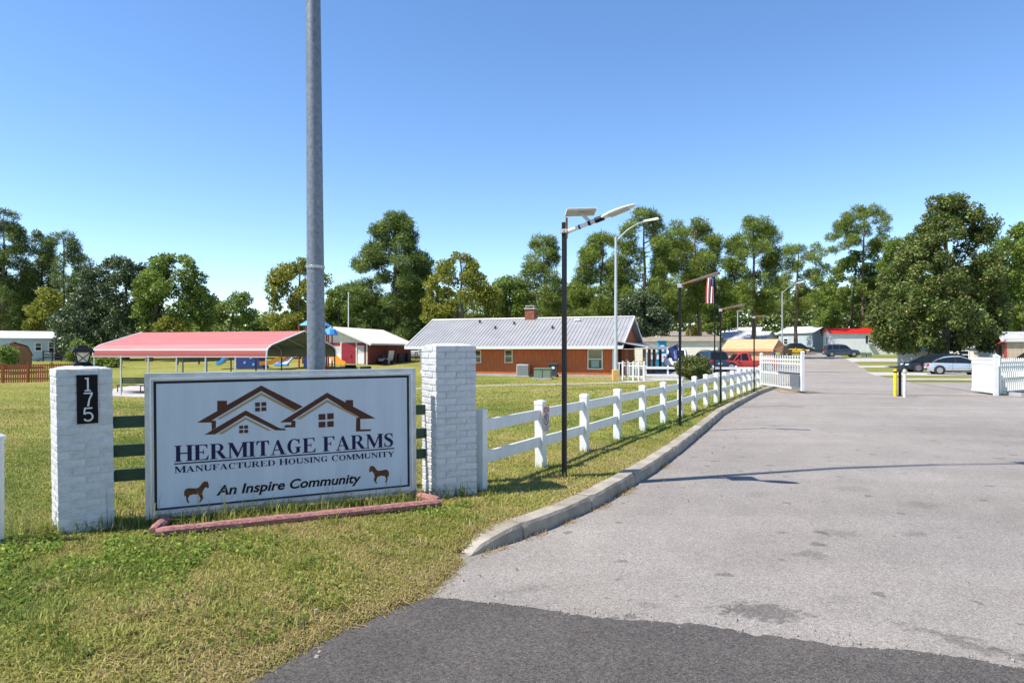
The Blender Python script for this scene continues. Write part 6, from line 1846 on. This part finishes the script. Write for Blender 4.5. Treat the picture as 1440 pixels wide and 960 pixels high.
KIND = {   # leaf material, clump radius m, leaf size m, aspect, leaves per clump, clumps per m2 of outline, flatness, bark
    'pine':     ('needles', 1.10, .52, .15, 330, .85, .66, 'bark_pine'),
    'darkpine': ('needles_dark', 1.10, .54, .16, 270, .85, .68, 'bark_pine'),
    'bigpine':  ('needles_blue', 1.20, .54, .16, 330, 1.0, .62, 'bark_pine'),
    'magnolia': ('magnolia', .85, .28, .52, 330, 1.25, .80, 'bark_grey'),
    'farmagnolia': ('magnolia_far', .9, .28, .54, 320, 1.1, .80, 'bark_grey'),
    'broad':    ('broadleaf', 1.05, .31, .60, 320, .9, .75, 'bark_grey'),
    'yellow':   ('yellowing', .95, .30, .62, 290, .9, .75, 'bark_grey'),
    'shrub':    ('broadleaf', .6, .24, .6, 130, 2.6, .8, 'bark_grey'),
}
def tree(name, label, kind, d, rows, trunk_px, base_px=None, trunk_r=.28, cat='tree', dens=1.0, leafs=1.0, lean=0.0, group=None, bare=None):
    """rows: outline of the crown as (height row, left, right) seen from the road; the crown is given the depth of its width"""
    mname, cr, ls, asp, nl, cpm, flat, bark = KIND[kind]
    x0, y0 = at(trunk_px, d); z0 = G(x0, y0)
    t = thing(name, label, cat, (x0, y0, z0), 0, group)
    r = np.random.default_rng(int(trunk_px * 131 + d * 17) % 2**31)
    k = d / 960
    zs = np.array([EYE - (q[0] - 493) * k for q in rows]) - z0
    L = np.array([(q[1] - 720) * k for q in rows]) - x0; Rr = np.array([(q[2] - 720) * k for q in rows]) - x0
    o_ = np.argsort(zs); zs, L, Rr = zs[o_], L[o_], Rr[o_]
    area = np.trapezoid(Rr - L, zs) if hasattr(np, 'trapezoid') else np.trapz(Rr - L, zs)
    n = max(10, int(area * cpm * dens * 1.25))
    zz = np.linspace(zs[0], zs[-1], 200); ww = np.interp(zz, zs, Rr - L)
    cdf = np.cumsum(np.maximum(ww, .05)); cdf /= cdf[-1]
    C = []
    for i in range(n):
        z = np.interp((i + r.random()) / n, cdf, zz)
        l, rr = np.interp(z, zs, L), np.interp(z, zs, Rr); w = rr - l
        rad = cr * r.uniform(.65, 1.25) * min(1, .35 + w / (4.5 * cr))
        u = r.uniform(-1, 1); u = math.copysign(abs(u) ** .62, u)
        cx = (l + rr) / 2 + u * max(w / 2 - rad * .5, .05)
        dy = math.sqrt(max(0, 1 - u * u)) * max(w * .42, .6) * r.uniform(-1, 1)
        z = min(max(z, zs[0] + rad * .4), zs[-1] - rad * flat * .8)
        C.append((cx, dy, z, rad))
    C = np.array(C)
    P_, Nb = [], []
    for cx, cy, cz, rad in C:
        m = int(nl * leafs * (rad / cr) ** 2) + 12
        v = r.normal(size=(m, 3)); v /= np.linalg.norm(v, axis=1, keepdims=True)
        rr = rad * r.uniform(.25, 1.0, (m, 1)) ** .55 * r.uniform(.85, 1.2, (m, 1))
        p = v * rr; p[:, 2] *= flat; p[:, 2] += .10 * rad * r.normal(size=m)
        P_.append(p + (cx, cy, cz)); Nb.append(v * .9)
    P_ = np.concatenate(P_); Nb = np.concatenate(Nb)
    V = cards(P_, ls, asp, Nb, r, .45 if 'pine' in kind else -.1)
    card_object('crown', V, M[mname], t)
    # trunk with limbs that reach into the clumps
    top = zs[-1] - .08 * (zs[-1] - zs[0]); mid_x = np.interp(top, zs, (L + Rr) / 2) * .6
    mb = MB(); tp = []; tr_ = []
    for i in range(9):
        f = i / 8; tp.append((mid_x * f ** 1.5 + lean * f + .08 * math.sin(i * 2 + d), .1 * math.sin(i * 1.3), -.2 + (top + .2) * f)); tr_.append(trunk_r * (1.18 if i == 0 else 1) * (1 - .86 * f) + .02)
    mb.tube(tp, tr_, 9); mb.build('trunk', M[bark], t, smooth='auto')
    lb = MB(); tpv = [Vector(p) for p in tp]
    pick = r.permutation(n)[:min(n, 16 if 'pine' in kind else 12)]
    for j in pick:
        c = Vector(C[j][:3])
        hz = c.z - (.25 if 'pine' in kind else .45) * math.hypot(c.x, c.y)
        hz = min(max(hz, top * .18), top * .95); f = (hz + .2) / (top + .2)
        i = min(int(f * 8), 7); a = tpv[i].lerp(tpv[i + 1], f * 8 - i)
        m1 = a.lerp(c, .5) + Vector((0, 0, .12 * (c - a).length * (-1 if 'pine' in kind and r.random() < .4 else 1)))
        lb.tube([a, m1, c], [trunk_r * .32 * (1 - .6 * f), trunk_r * .2 * (1 - .6 * f), .025], 5, False)
    if bare:
        for bx, bz, ex, ez in bare:
            a = Vector(((bx - 720) * k - x0, -.5, EYE - (bz - 493) * k - z0)); b = Vector(((ex - 720) * k - x0, -1.5, EYE - (ez - 493) * k - z0))
            lb.tube([a, a.lerp(b, .55) + Vector((0, 0, -.25)), b], [.11, .08, .03], 5, False)
    lb.build('limbs', M[bark], t, smooth=True)
    return t

T = tree
# left edge pines
T('pine_tree', 'tall pine at the far left edge with a rounded top', 'darkpine', 96, [(294,-8,20),(308,-20,30),(322,-30,28),(345,-35,42),(375,-30,44),(420,-30,42),(462,-25,40)], 5, trunk_r=.3)
T('pine_tree', 'second pine from the left edge with a narrow irregular crown', 'darkpine', 100, [(324,52,66),(338,44,76),(360,42,80),(395,36,78),(430,38,80),(460,40,75)], 58, trunk_r=.28)
T('pine_tree', 'airy pine with a pale visible trunk left of the dark magnolia', 'darkpine', 94, [(326,78,92),(335,72,106),(352,74,111),(368,82,110),(395,78,128),(430,84,118)], 90, trunk_r=.24, dens=.62, leafs=.85)
T('pine_tree', 'short dark pine top peeping over the left of the dark magnolia', 'darkpine', 104, [(356,106,118),(372,102,130),(400,100,130),(450,95,130)], 114, trunk_r=.25)
T('young_tree', 'sunny yellow green young tree below the left pines', 'yellow', 88, [(404,55,70),(415,42,82),(435,36,88),(464,38,88)], 60, trunk_r=.12, leafs=.8)
T('magnolia_tree', 'dark glossy magnolia left of centre above the carport', 'farmagnolia', 78, [(364,152,172),(372,146,206),(388,118,212),(408,110,214),(432,96,218),(460,82,220),(488,84,222),(497,100,215)], 177, trunk_r=.35, dens=1.15)
T('oak_tree', 'bright green broad leaved tree right of the dark magnolia', 'broad', 74, [(357,232,258),(368,218,276),(384,206,280),(400,192,286),(418,186,300),(442,192,302),(468,205,300)], 210, trunk_r=.35)
T('oak_tree', 'low rounded green tree in the gap left of the steel pole', 'broad', 98, [(411,335,350),(424,306,352),(438,284,362),(452,276,378),(472,270,382)], 322, trunk_r=.25)
T('shrub', 'small yellowish shrub behind the carport roof', 'yellow', 72, [(446,240,258),(454,226,272),(474,222,276)], 248, trunk_r=.08, cat='shrub', leafs=.7)
T('maple_tree', 'yellow brown turning tree just left of the steel pole', 'yellow', 82, [(363,408,432),(376,398,446),(392,376,463),(408,373,462),(425,382,452),(445,376,448),(474,372,452)], 420, trunk_r=.26, dens=.85)
T('oak_tree', 'dark green tree between the steel pole and the big conical pine', 'broad', 96, [(402,462,480),(418,455,500),(445,450,506),(474,450,506)], 478, trunk_r=.26)
T('pine_tree', 'big broad conical pine behind the barn', 'bigpine', 84, [(298,546,568),(310,530,580),(328,522,586),(343,528,584),(350,512,602),(368,500,608),(392,490,608),(420,480,606),(450,486,602),(480,496,598)], 556, trunk_r=.42, dens=1.1)
T('maple_tree', 'yellow green broad leaved tree behind the left end of the office', 'yellow', 76, [(356,636,654),(368,622,672),(384,606,674),(396,602,690),(412,596,702),(440,590,704),(474,586,700)], 650, trunk_r=.3, dens=1.05)
T('oak_tree', 'small dark green tree above the office ridge near the chimney', 'broad', 90, [(390,704,728),(404,692,736),(430,690,742),(458,690,745)], 716, trunk_r=.24)
T('pine_tree', 'slim pine with a bare lower trunk left of the nearest lamp', 'pine', 92, [(330,750,778),(343,738,784),(356,744,790),(368,738,786),(390,728,792),(415,722,794),(445,728,792)], 768, trunk_r=.25, dens=.8)
T('pine_tree', 'full rounded pine between the black lamp and the tall street light', 'pine', 88, [(329,838,868),(344,822,884),(362,815,890),(392,806,884),(420,800,878),(452,805,872)], 842, trunk_r=.3)
T('pine_tree', 'tall pine with a long grey trunk right of the tall street light', 'pine', 86, [(291,896,920),(303,882,926),(322,872,934),(338,866,944),(356,878,936),(375,884,938),(396,866,938),(425,862,925)], 907, trunk_r=.32, dens=.72, bare=[(907,415,938,384),(907,430,884,443)])
T('pine_tree', 'wide pine with two tiers left of the hanging flag', 'pine', 92, [(308,956,988),(320,938,1004),(342,932,1016),(366,924,1012),(392,918,1006),(428,922,992),(450,930,985)], 984, trunk_r=.3, dens=.85)
T('pine_tree', 'thinner pine with a slender trunk behind the wide one', 'pine', 100, [(335,945,962),(350,935,985),(385,930,992),(425,935,985)], 972, trunk_r=.24, dens=.75)
T('pine_tree', 'tall full pine directly right of the flagpole', 'pine', 90, [(304,1052,1070),(316,1032,1084),(334,1024,1096),(362,1016,1100),(392,1014,1096),(422,1018,1092),(440,1030,1085)], 1061, trunk_r=.32, dens=.95)
T('pine_tree', 'open pine with sky gaps above the far street light', 'pine', 114, [(342,1102,1144),(354,1094,1160),(376,1104,1166),(392,1092,1164),(412,1084,1150),(436,1080,1140)], 1119, trunk_r=.34, dens=.62)
T('pine_tree', 'tall pine with a reddish bare trunk behind the red roofed home', 'pine', 121, [(289,1202,1232),(300,1184,1248),(312,1174,1250),(326,1170,1246),(338,1156,1244),(352,1160,1246)], 1213, trunk_r=.34, dens=.62)
T('oak_tree', 'olive green tree below the tall pine crown above the red roof', 'broad', 122, [(352,1196,1228),(372,1178,1246),(400,1158,1250),(440,1146,1245),(470,1145,1240)], 1195, trunk_r=.3, dens=.85)
T('oak_tree', 'green tree filling the gap left of the big right magnolia', 'broad', 112, [(336,1250,1282),(352,1242,1292),(390,1236,1300),(440,1232,1300),(470,1232,1300)], 1262, trunk_r=.3, dens=.9)
T('magnolia_tree', 'very large dense magnolia with drooping skirt on the right', 'magnolia', 66, [(275,1326,1346),(284,1310,1354),(294,1306,1356),(304,1300,1384),(318,1284,1396),(332,1282,1398),(358,1264,1402),(392,1248,1408),(430,1234,1412),(458,1228,1412),(478,1236,1402),(492,1250,1392)], 1330, trunk_r=.42, dens=1.2)
T('oak_tree', 'green tree cut by the right edge behind the magnolia', 'broad', 88, [(316,1424,1470),(334,1402,1490),(370,1396,1500),(420,1396,1500),(465,1400,1490)], 1440, trunk_r=.3)
T('magnolia_tree', 'low dark rounded tree behind the office gable', 'farmagnolia', 84, [(412,890,915),(425,872,934),(445,868,942),(470,872,938)], 912, trunk_r=.25, dens=1.1)
T('pine_tree', 'slender pine behind the chimney of the office', 'pine', 112, [(398,800,824),(412,792,832),(440,788,836),(462,792,830)], 812, trunk_r=.22)
T('oak_tree', 'rounded green tree between the flagpole pines', 'broad', 126, [(392,1000,1020),(405,990,1030),(430,984,1036),(462,985,1036)], 1010, trunk_r=.26)
T('shrub', 'sunny yellow green shrub before the far cream home', 'yellow', 108, [(458,970,980),(464,966,984),(478,964,986)], 975, trunk_r=.06, cat='shrub', leafs=.8)
T('shrub', 'green shrub at the left edge in front of the brown shed', 'shrub', 58, [(488,-8,14),(494,-14,20),(509,-14,21)], 3, trunk_r=.05, cat='shrub')
T('shrub', 'green shrub between the pale blue home and the lantern', 'shrub', 66, [(478,104,122),(488,94,128),(510,92,130)], 112, trunk_r=.06, cat='shrub')
T('shrub', 'dark hedge shrub below the left end of the carport roof', 'shrub', 64, [(499,132,152),(507,122,164),(516,120,166)], 142, trunk_r=.06, cat='shrub')

# round clipped bush behind the fence
bx_, by_ = at(975, 43.6); gz = G(bx_, by_)
bu = thing('round_bush', 'round reddish green bush behind the white rail fence', 'bush', (bx_, by_, gz), 0)
r = np.random.default_rng(5); n = 7500
v = r.normal(size=(n, 3)); v /= np.linalg.norm(v, axis=1, keepdims=True)
lump = 1 + .12 * np.sin(v[:, 0] * 5 + 1) * np.sin(v[:, 2] * 6) + .08 * np.sin(v[:, 1] * 9 + v[:, 0] * 4)
p = v * (r.uniform(.3, 1, (n, 1)) ** .4) * lump[:, None] * np.array([1.18, 1.1, .78]) + np.array([0, 0, .76])
p = p[p[:, 2] > .03]
card_object('leaves', cards(p, .13, .5, v[:len(p)] * .8, r, .1), M['bush_leaf'], bu)
sb = MB()
for k in range(9):
    a = k * .7; sb.tube([(.08 * math.cos(a), .08 * math.sin(a), -.1), (.35 * math.cos(a), .35 * math.sin(a), .5), (.7 * math.cos(a), .7 * math.sin(a), 1.0)], [.03, .02, .008], 5, False)
sb.build('stems', M['bark_grey'], bu)

# far woods behind everything: one mass
def woods(name, px0, px1, d0, d1, top, n, size, m, low=.4):
    r = np.random.default_rng(int((px0 + 2000) * 3 + d0))
    px = r.uniform(px0, px1, n); d = r.uniform(d0, d1, n)
    x = (px - 720) / 960 * d; g = G_arr(x, d)
    tx = np.array([q[0] for q in top]); ty = np.array([q[1] for q in top])
    ht = EYE - (np.interp(px, tx, ty) - 493) / 960 * d - g
    ht = ht * (1 + .10 * np.sin(px * .11) + .07 * np.sin(px * .37 + 2) + .05 * np.sin(px * .9))
    z = g + ht * (low * 0 + r.uniform(0, 1, n) ** .75)
    # gather the leaves in clumps
    kx = np.round(x / 2.6) * 2.6 + r.normal(size=n) * .75; kz = np.round((z - g) / 2.2) * 2.2 + r.normal(size=n) * .55 + g
    P_ = np.stack([kx, d, np.clip(kz, g + .2, g + np.maximum(ht, .5))], 1)
    return card_object(name, cards(P_, size, .55, None, r, .1), m, kind='stuff')
woods('distant_woods', -620, -140, 105, 140, [(-620, 395), (-140, 400)], 7000, 1.3, M['needles_dark'])
woods('distant_woods', -140, 60, 112, 140, [(-140, 400), (0, 405), (60, 418)], 14000, .85, M['needles_dark'])
woods('distant_woods', 60, 480, 118, 150, [(60, 418), (130, 428), (300, 446), (390, 444), (480, 440)], 18000, .85, M['broadleaf'])
woods('distant_woods', 440, 800, 118, 150, [(440, 428), (600, 418), (690, 420), (800, 412)], 18000, .85, M['woods_leaf'])
woods('distant_woods', 780, 1300, 150, 185, [(780, 412), (900, 404), (1000, 398), (1100, 416), (1170, 408), (1300, 392)], 34000, 1.0, M['woods_leaf'])
woods('distant_woods', 1290, 1620, 100, 135, [(1290, 400), (1400, 372), (1460, 345), (1620, 350)], 20000, .85, M['broadleaf'])

# ------------------------------------------------------------------ grass
def blade_mat():
    m = bpy.data.materials.new('grass_blade'); m.use_nodes = True
    N = m.node_tree.nodes; L = m.node_tree.links
    b = N["Principled BSDF"]; b.inputs["Roughness"].default_value = .6; b.inputs["Specular IOR Level"].default_value = .25
    at_ = N.new("ShaderNodeAttribute"); at_.attribute_name = "tint"
    L.new(at_.outputs["Color"], b.inputs["Base Color"])
    t = N.new("ShaderNodeBsdfTranslucent"); L.new(at_.outputs["Color"], t.inputs[0])
    mx = N.new("ShaderNodeMixShader"); mx.inputs[0].default_value = .35
    L.new(b.outputs[0], mx.inputs[1]); L.new(t.outputs[0], mx.inputs[2]); L.new(mx.outputs[0], N["Material Output"].inputs[0])
    return m
M['blade'] = blade_mat()
def blades(name, x, y, t, h, w, seed, lean=.6, tint=None, flat=0.0):
    """bent blades of grass, two faces each"""
    r = np.random.default_rng(seed); n = len(x)
    z = lawn_z(x, y, t) - .006
    a = r.uniform(0, 2 * math.pi, n); ln = np.abs(r.normal(0, lean, n)) + flat
    dx, dy = np.cos(a), np.sin(a)
    sx, sy = -dy, dx
    hh = h * r.uniform(.5, 1.4, n)
    base = np.stack([x, y, z], 1); S = np.stack([sx, sy, np.zeros(n)], 1) * (w * r.uniform(.6, 1.4, n))[:, None]
    mid = base + np.stack([dx * hh * ln * .35, dy * hh * ln * .35, hh * .6], 1)
    tip = base + np.stack([dx * hh * ln, dy * hh * ln, hh * np.maximum(1 - .35 * ln, .25)], 1)
    V = np.stack([base - S, base + S, mid + S * .8, mid - S * .8, tip], 1)      # 5 verts
    me = bpy.data.meshes.new(name); N_ = n
    me.vertices.add(N_ * 5); me.vertices.foreach_set("co", V.astype(np.float32).ravel())
    o5 = np.arange(N_)[:, None] * 5
    lp = np.concatenate([o5 + 0, o5 + 1, o5 + 2, o5 + 3, o5 + 3, o5 + 2, o5 + 4], 1)
    me.loops.add(N_ * 7); me.loops.foreach_set("vertex_index", lp.astype(np.int32).ravel())
    me.polygons.add(N_ * 2)
    ls = np.stack([np.arange(N_) * 7, np.arange(N_) * 7 + 4], 1).ravel(); lt_ = np.tile([4, 3], N_)
    me.polygons.foreach_set("loop_start", ls.astype(np.int32)); me.polygons.foreach_set("loop_total", lt_.astype(np.int32))
    me.update()
    if tint is None:
        d = np.clip(dryness(x, y) + r.normal(0, .22, n), 0, 1)
        c = turf_col(d) * r.uniform(.7, 1.35, (n, 1))
    else: c = tint
    at_ = me.color_attributes.new("tint", 'FLOAT_COLOR', 'POINT')
    c5 = np.repeat(np.concatenate([c, np.ones((n, 1))], 1)[:, None, :], 5, 1)
    at_.data.foreach_set("color", c5.astype(np.float32).ravel())
    me.materials.append(M['blade'])
    o = bpy.data.objects.new(name, me); COL.objects.link(o); o['kind'] = 'stuff'
    return o
def scatter(y0, y1, n, seed, xmax=None, pw=1.0):
    """points on the left lawn inside the view cone, between two distances"""
    r = np.random.default_rng(seed)
    y = y0 + (y1 - y0) * r.uniform(0, 1, n) ** pw
    x0 = -.80 * y - 1.2
    x1 = xl(y) - np.where((y > 5.8) & (y < 34), .19, .02)
    x = x0 + (x1 - x0) * r.uniform(0, 1, n)
    keep = r.uniform(0, 1, n) < np.clip((x1 - x0) / (1.0 * y1 + 1.2), 0, 1)
    x, y = x[keep], y[keep]
    # ragged edge: bare grit near the asphalt
    t = xl(y) - x
    bare = (y < 6) & (t < .08 + .12 * wav(x, y, 2.2)) & (r.uniform(0, 1, len(x)) < .6)
    # the timbers, sign foot and pillars stay clear
    x, y, t = x[~bare], y[~bare], t[~bare]
    return x, y, t
x, y, t = scatter(2.6, 7.2, 270000, 1); blades('grass', x, y, t, .036, .0036, 2, 1.2)
r = np.random.default_rng(77); y = r.uniform(2.8, 6.3, 16000); t = np.abs(r.normal(0, .24, 16000)) + .03 + .05 * r.normal(size=16000); x = xl(y) - t
k_ = ~((y > 5.9) & (t < .16)); x, y, t = x[k_], y[k_], t[k_]
d = np.clip(dryness(x, y) * .8 + r.normal(0, .25, len(x)), 0, 1)
blades('verge_grass', x, y, np.maximum(t, 0), .034, .0034, 78, 1.3, turf_col(d) * r.uniform(.65, 1.25, (len(x), 1)))
x, y, t = scatter(7.2, 13.0, 130000, 3); blades('grass', x, y, t, .038, .0050, 4, 1.2)
x, y, t = scatter(13.0, 26, 95000, 5); blades('grass', x, y, t, .050, .0075, 6, .9)
x, y, t = scatter(26, 50, 50000, 7); blades('grass', x, y, t, .060, .014, 8, .8)

# tufts: longer grass where the mower does not reach
r = np.random.default_rng(21)
def along(a, b, n, spread):
    k = r.uniform(0, 1, n); return np.stack([a[0] + (b[0] - a[0]) * k + r.normal(0, spread, n), a[1] + (b[1] - a[1]) * k + r.normal(0, spread, n)], 1)
pts = np.concatenate([along((-3.5, 6.50), (-1.1, 7.62), 650, .05), along((-3.2, 6.40), (-1.0, 7.42), 450, .07), along((-4.42, 6.10), (-3.75, 6.5), 420, .06), along((-1.1, 7.66), (-.45, 7.95), 260, .05),
                      along((-3.9, 6.5), (-3.5, 6.65), 120, .06)])
x, y = pts[:, 0], pts[:, 1]; n = len(x)
d = np.clip(.25 + r.normal(0, .25, n), 0, 1)
blades('tall_grass', x, y, xl(y) - x, .16, .0035, 22, .7, turf_col(d) * r.uniform(.8, 1.3, (n, 1)))
pts = np.concatenate([along((-3.5, 6.50), (-1.2, 7.58), 46, .04), along((-4.4, 6.08), (-3.7, 6.55), 34, .05)])
x, y = pts[:, 0], pts[:, 1]; n = len(x)
blades('seed_stalks', x, y, xl(y) - x, .36, .0032, 23, .6, np.tile([[.36, .36, .16]], (n, 1)) * r.uniform(.8, 1.2, (n, 1)))
# around every fence post and lamp
pp = np.concatenate([np.array([[p.x, p.y]]) + r.normal(0, .10, (60, 2)) for p in pos[:9]] + [np.array([[.69, 9.0]]) + r.normal(0, .10, (50, 2))])
x, y = pp[:, 0], pp[:, 1]; tt = xl(y) - x; kx = tt > .22; x, y = x[kx], y[kx]
blades('tall_grass', x, y, xl(y) - x, .10, .004, 24, .6)
# coarse tufts in the verge
c = np.stack([r.uniform(-5.2, -.2, 170), r.uniform(3.4, 8.5, 170)], 1)
c = c[(c[:, 0] < xl(c[:, 1]) - .25)]
pp = np.concatenate([q + r.normal(0, .055, (46, 2)) for q in c])
x, y = pp[:, 0], pp[:, 1]; n = len(x); cc_ = np.repeat(np.clip(r.normal(.35, .3, len(c)), 0, 1), 46)
blades('grass_tufts', x, y, xl(y) - x, .085, .0036, 25, 1.1, turf_col(cc_) * r.uniform(.75, 1.3, (n, 1)))
# straw along the kerb foot and the asphalt edge
sx = np.concatenate([np.interp(r.uniform(4.2, 5.9, 700), _le[:, 1], _le[:, 0]) + 0, ]); sy = np.interp(sx, _le[:, 0][6:12], _le[:, 1][6:12])
sy = r.uniform(3.2, 5.9, 900); sx = xl(sy) + r.normal(-.02, .06, 900)
blades('dry_straw', sx, sy, np.zeros(900), .035, .003, 26, 2.0, np.tile([[.44, .30, .13]], (900, 1)) * r.uniform(.7, 1.2, (900, 1)))
ks = np.concatenate([r.normal(s0, .12, 60) for s0 in (0.25, .9, 1.5, 2.35, 3.1, 3.4, 5.4)])
kq = np.array([[*kpt(max(s, .05)).xy] for s in ks]) + np.stack([r.uniform(.0, .10, len(ks)), r.uniform(-.05, .02, len(ks))], 1)
z_keep = lawn_z
def _road_level(x, y, t): return road_z(x, y) + .004
lawn_z = _road_level
blades('kerb_weeds', kq[:, 0], kq[:, 1], np.zeros(len(ks)), .045, .003, 27, 1.6, np.tile([[.40, .27, .10]], (len(ks), 1)) * r.uniform(.6, 1.3, (len(ks), 1)))
lawn_z = z_keep
# low broad leaved weeds in the left foreground
M['weed'] = leafmat('weed', (0.106, 0.169, 0.027), (0.237, 0.338, 0.056), (0.400, 0.450, 0.100), .75, .4, .15)
c = np.concatenate([np.stack([r.normal(-3.6, .75, 5200), r.normal(5.55, .40, 5200)], 1), np.stack([r.normal(-2.3, .45, 1700), r.normal(5.5, .30, 1700)], 1), np.stack([r.normal(-.75, .25, 700), r.normal(7.0, .25, 700)], 1), np.stack([r.uniform(-5, -1, 3800), r.uniform(3.8, 6.2, 3800)], 1)])
c = c[wav(c[:, 0], c[:, 1], 2.7) + .7 * wav(c[:, 0] + 4, c[:, 1], 6.1) > -.25]
c = c[c[:, 0] < xl(c[:, 1]) - .3]
z = lawn_z(c[:, 0], c[:, 1], xl(c[:, 1]) - c[:, 0]) + r.uniform(.020, .062, len(c))
nrm_leaf = cards(np.stack([c[:, 0], c[:, 1], z], 1), .026, .85, np.stack([r.normal(0, 1.5, len(c)), r.normal(0, 1.5, len(c)), r.normal(0, .2, len(c))], 1), r)
card_object('ground_weeds', nrm_leaf, M['weed'], kind='stuff')
# fallen leaves and grit
M['dry_leaf'] = leafmat('dry_leaf', (.20, .10, .035), (.34, .20, .08), (.10, .05, .03), .7, .15)
ly = r.uniform(4, 26, 110); lx = xl(ly) + np.abs(r.normal(0, .5, 110)) + .05
lz = road_z(lx, ly) + .012
card_object('fallen_leaves', cards(np.stack([lx, ly, lz], 1), .032, .6, np.stack([r.normal(0, 3, 110), r.normal(0, 3, 110), np.zeros(110)], 1), r), M['dry_leaf'], kind='stuff')
gv = MB(); rr = random.Random(3)
for k in range(260):
    yy_ = rr.uniform(3.4, 6.0); xx_ = float(xl(yy_)) + rr.gauss(-.02, .16); s = abs(rr.gauss(0, .0035)) + .0025
    zt = max(rz_(xx_, yy_), float(lawn_z(np.array([xx_]), np.array([yy_]), np.array([max(0, float(xl(yy_)) - xx_)]))[0]))
    gv.box((xx_, yy_, zt + s * .3), (s * 2, s * 1.6, s * 1.2), rr.uniform(0, 3), .7)
for k in range(420):
    xx_ = rr.uniform(-.6, 4.2); yy_ = float(seam_y(xx_)) + rr.gauss(.02, .06); s = abs(rr.gauss(0, .0022)) + .0018
    gv.box((xx_, yy_, rz_(xx_, yy_) + .008 + s * .3), (s * 2, s * 1.6, s * 1.2), rr.uniform(0, 3), .7)
gv.build('gravel', M['stone'], kind='stuff')
for k, (px, d, s) in enumerate(((372, 3.95, .030), (446, 4.0, .018))):
    x_, y_ = at(px, d); mb = MB(); mb.lathe([(s * .6, -.005), (s, s * .3), (s * .7, s * .8), (s * .2, s)], n=7)
    o = mb.build('pebble', M['stone'], loc=(x_, y_, rz_(x_, y_) + .008)); tag(o, ['larger pale pebble on the dark asphalt near the grass edge', 'smaller pale pebble on the dark asphalt edge'][k], 'stone')
x_, y_ = at(455, 4.55); o = MB().bevbox((0, 0, .025), (.018, .010, .035), .004).build('paper_scrap', M['litter_white'], loc=(x_ - .05, y_, -.08), rz=.4); tag(o, 'small white paper scrap standing at the grass edge by the asphalt', 'litter')
x_, y_ = at(776, 12.7); o = MB().bevbox((0, 0, .03), (.09, .06, .03), .008).build('litter', M['litter_white'], loc=(x_, y_, G(x_, y_) + .03)); tag(o, 'white scrap of litter on the lawn right of the second fence post', 'litter')

# worn earth round the nearest lamp foot
M['earth'] = mat('earth', (.20, .10, .055), .95, .35, 8, .6, 40)
em = MB(); rr = random.Random(9)
ring_ = [(.72 + (.16 + rr.uniform(-.04, .04)) * math.cos(a * .42), 9.0 + (.10 + rr.uniform(-.03, .03)) * math.sin(a * .42), 0) for a in range(15)]
em.add([(x_, y_, float(lawn_z(np.array([x_]), np.array([y_]), np.array([float(xl(y_)) - x_]))[0]) + .012) for x_, y_, _ in ring_], [tuple(range(15))])
em.build('bare_earth', M['earth'], kind='structure')
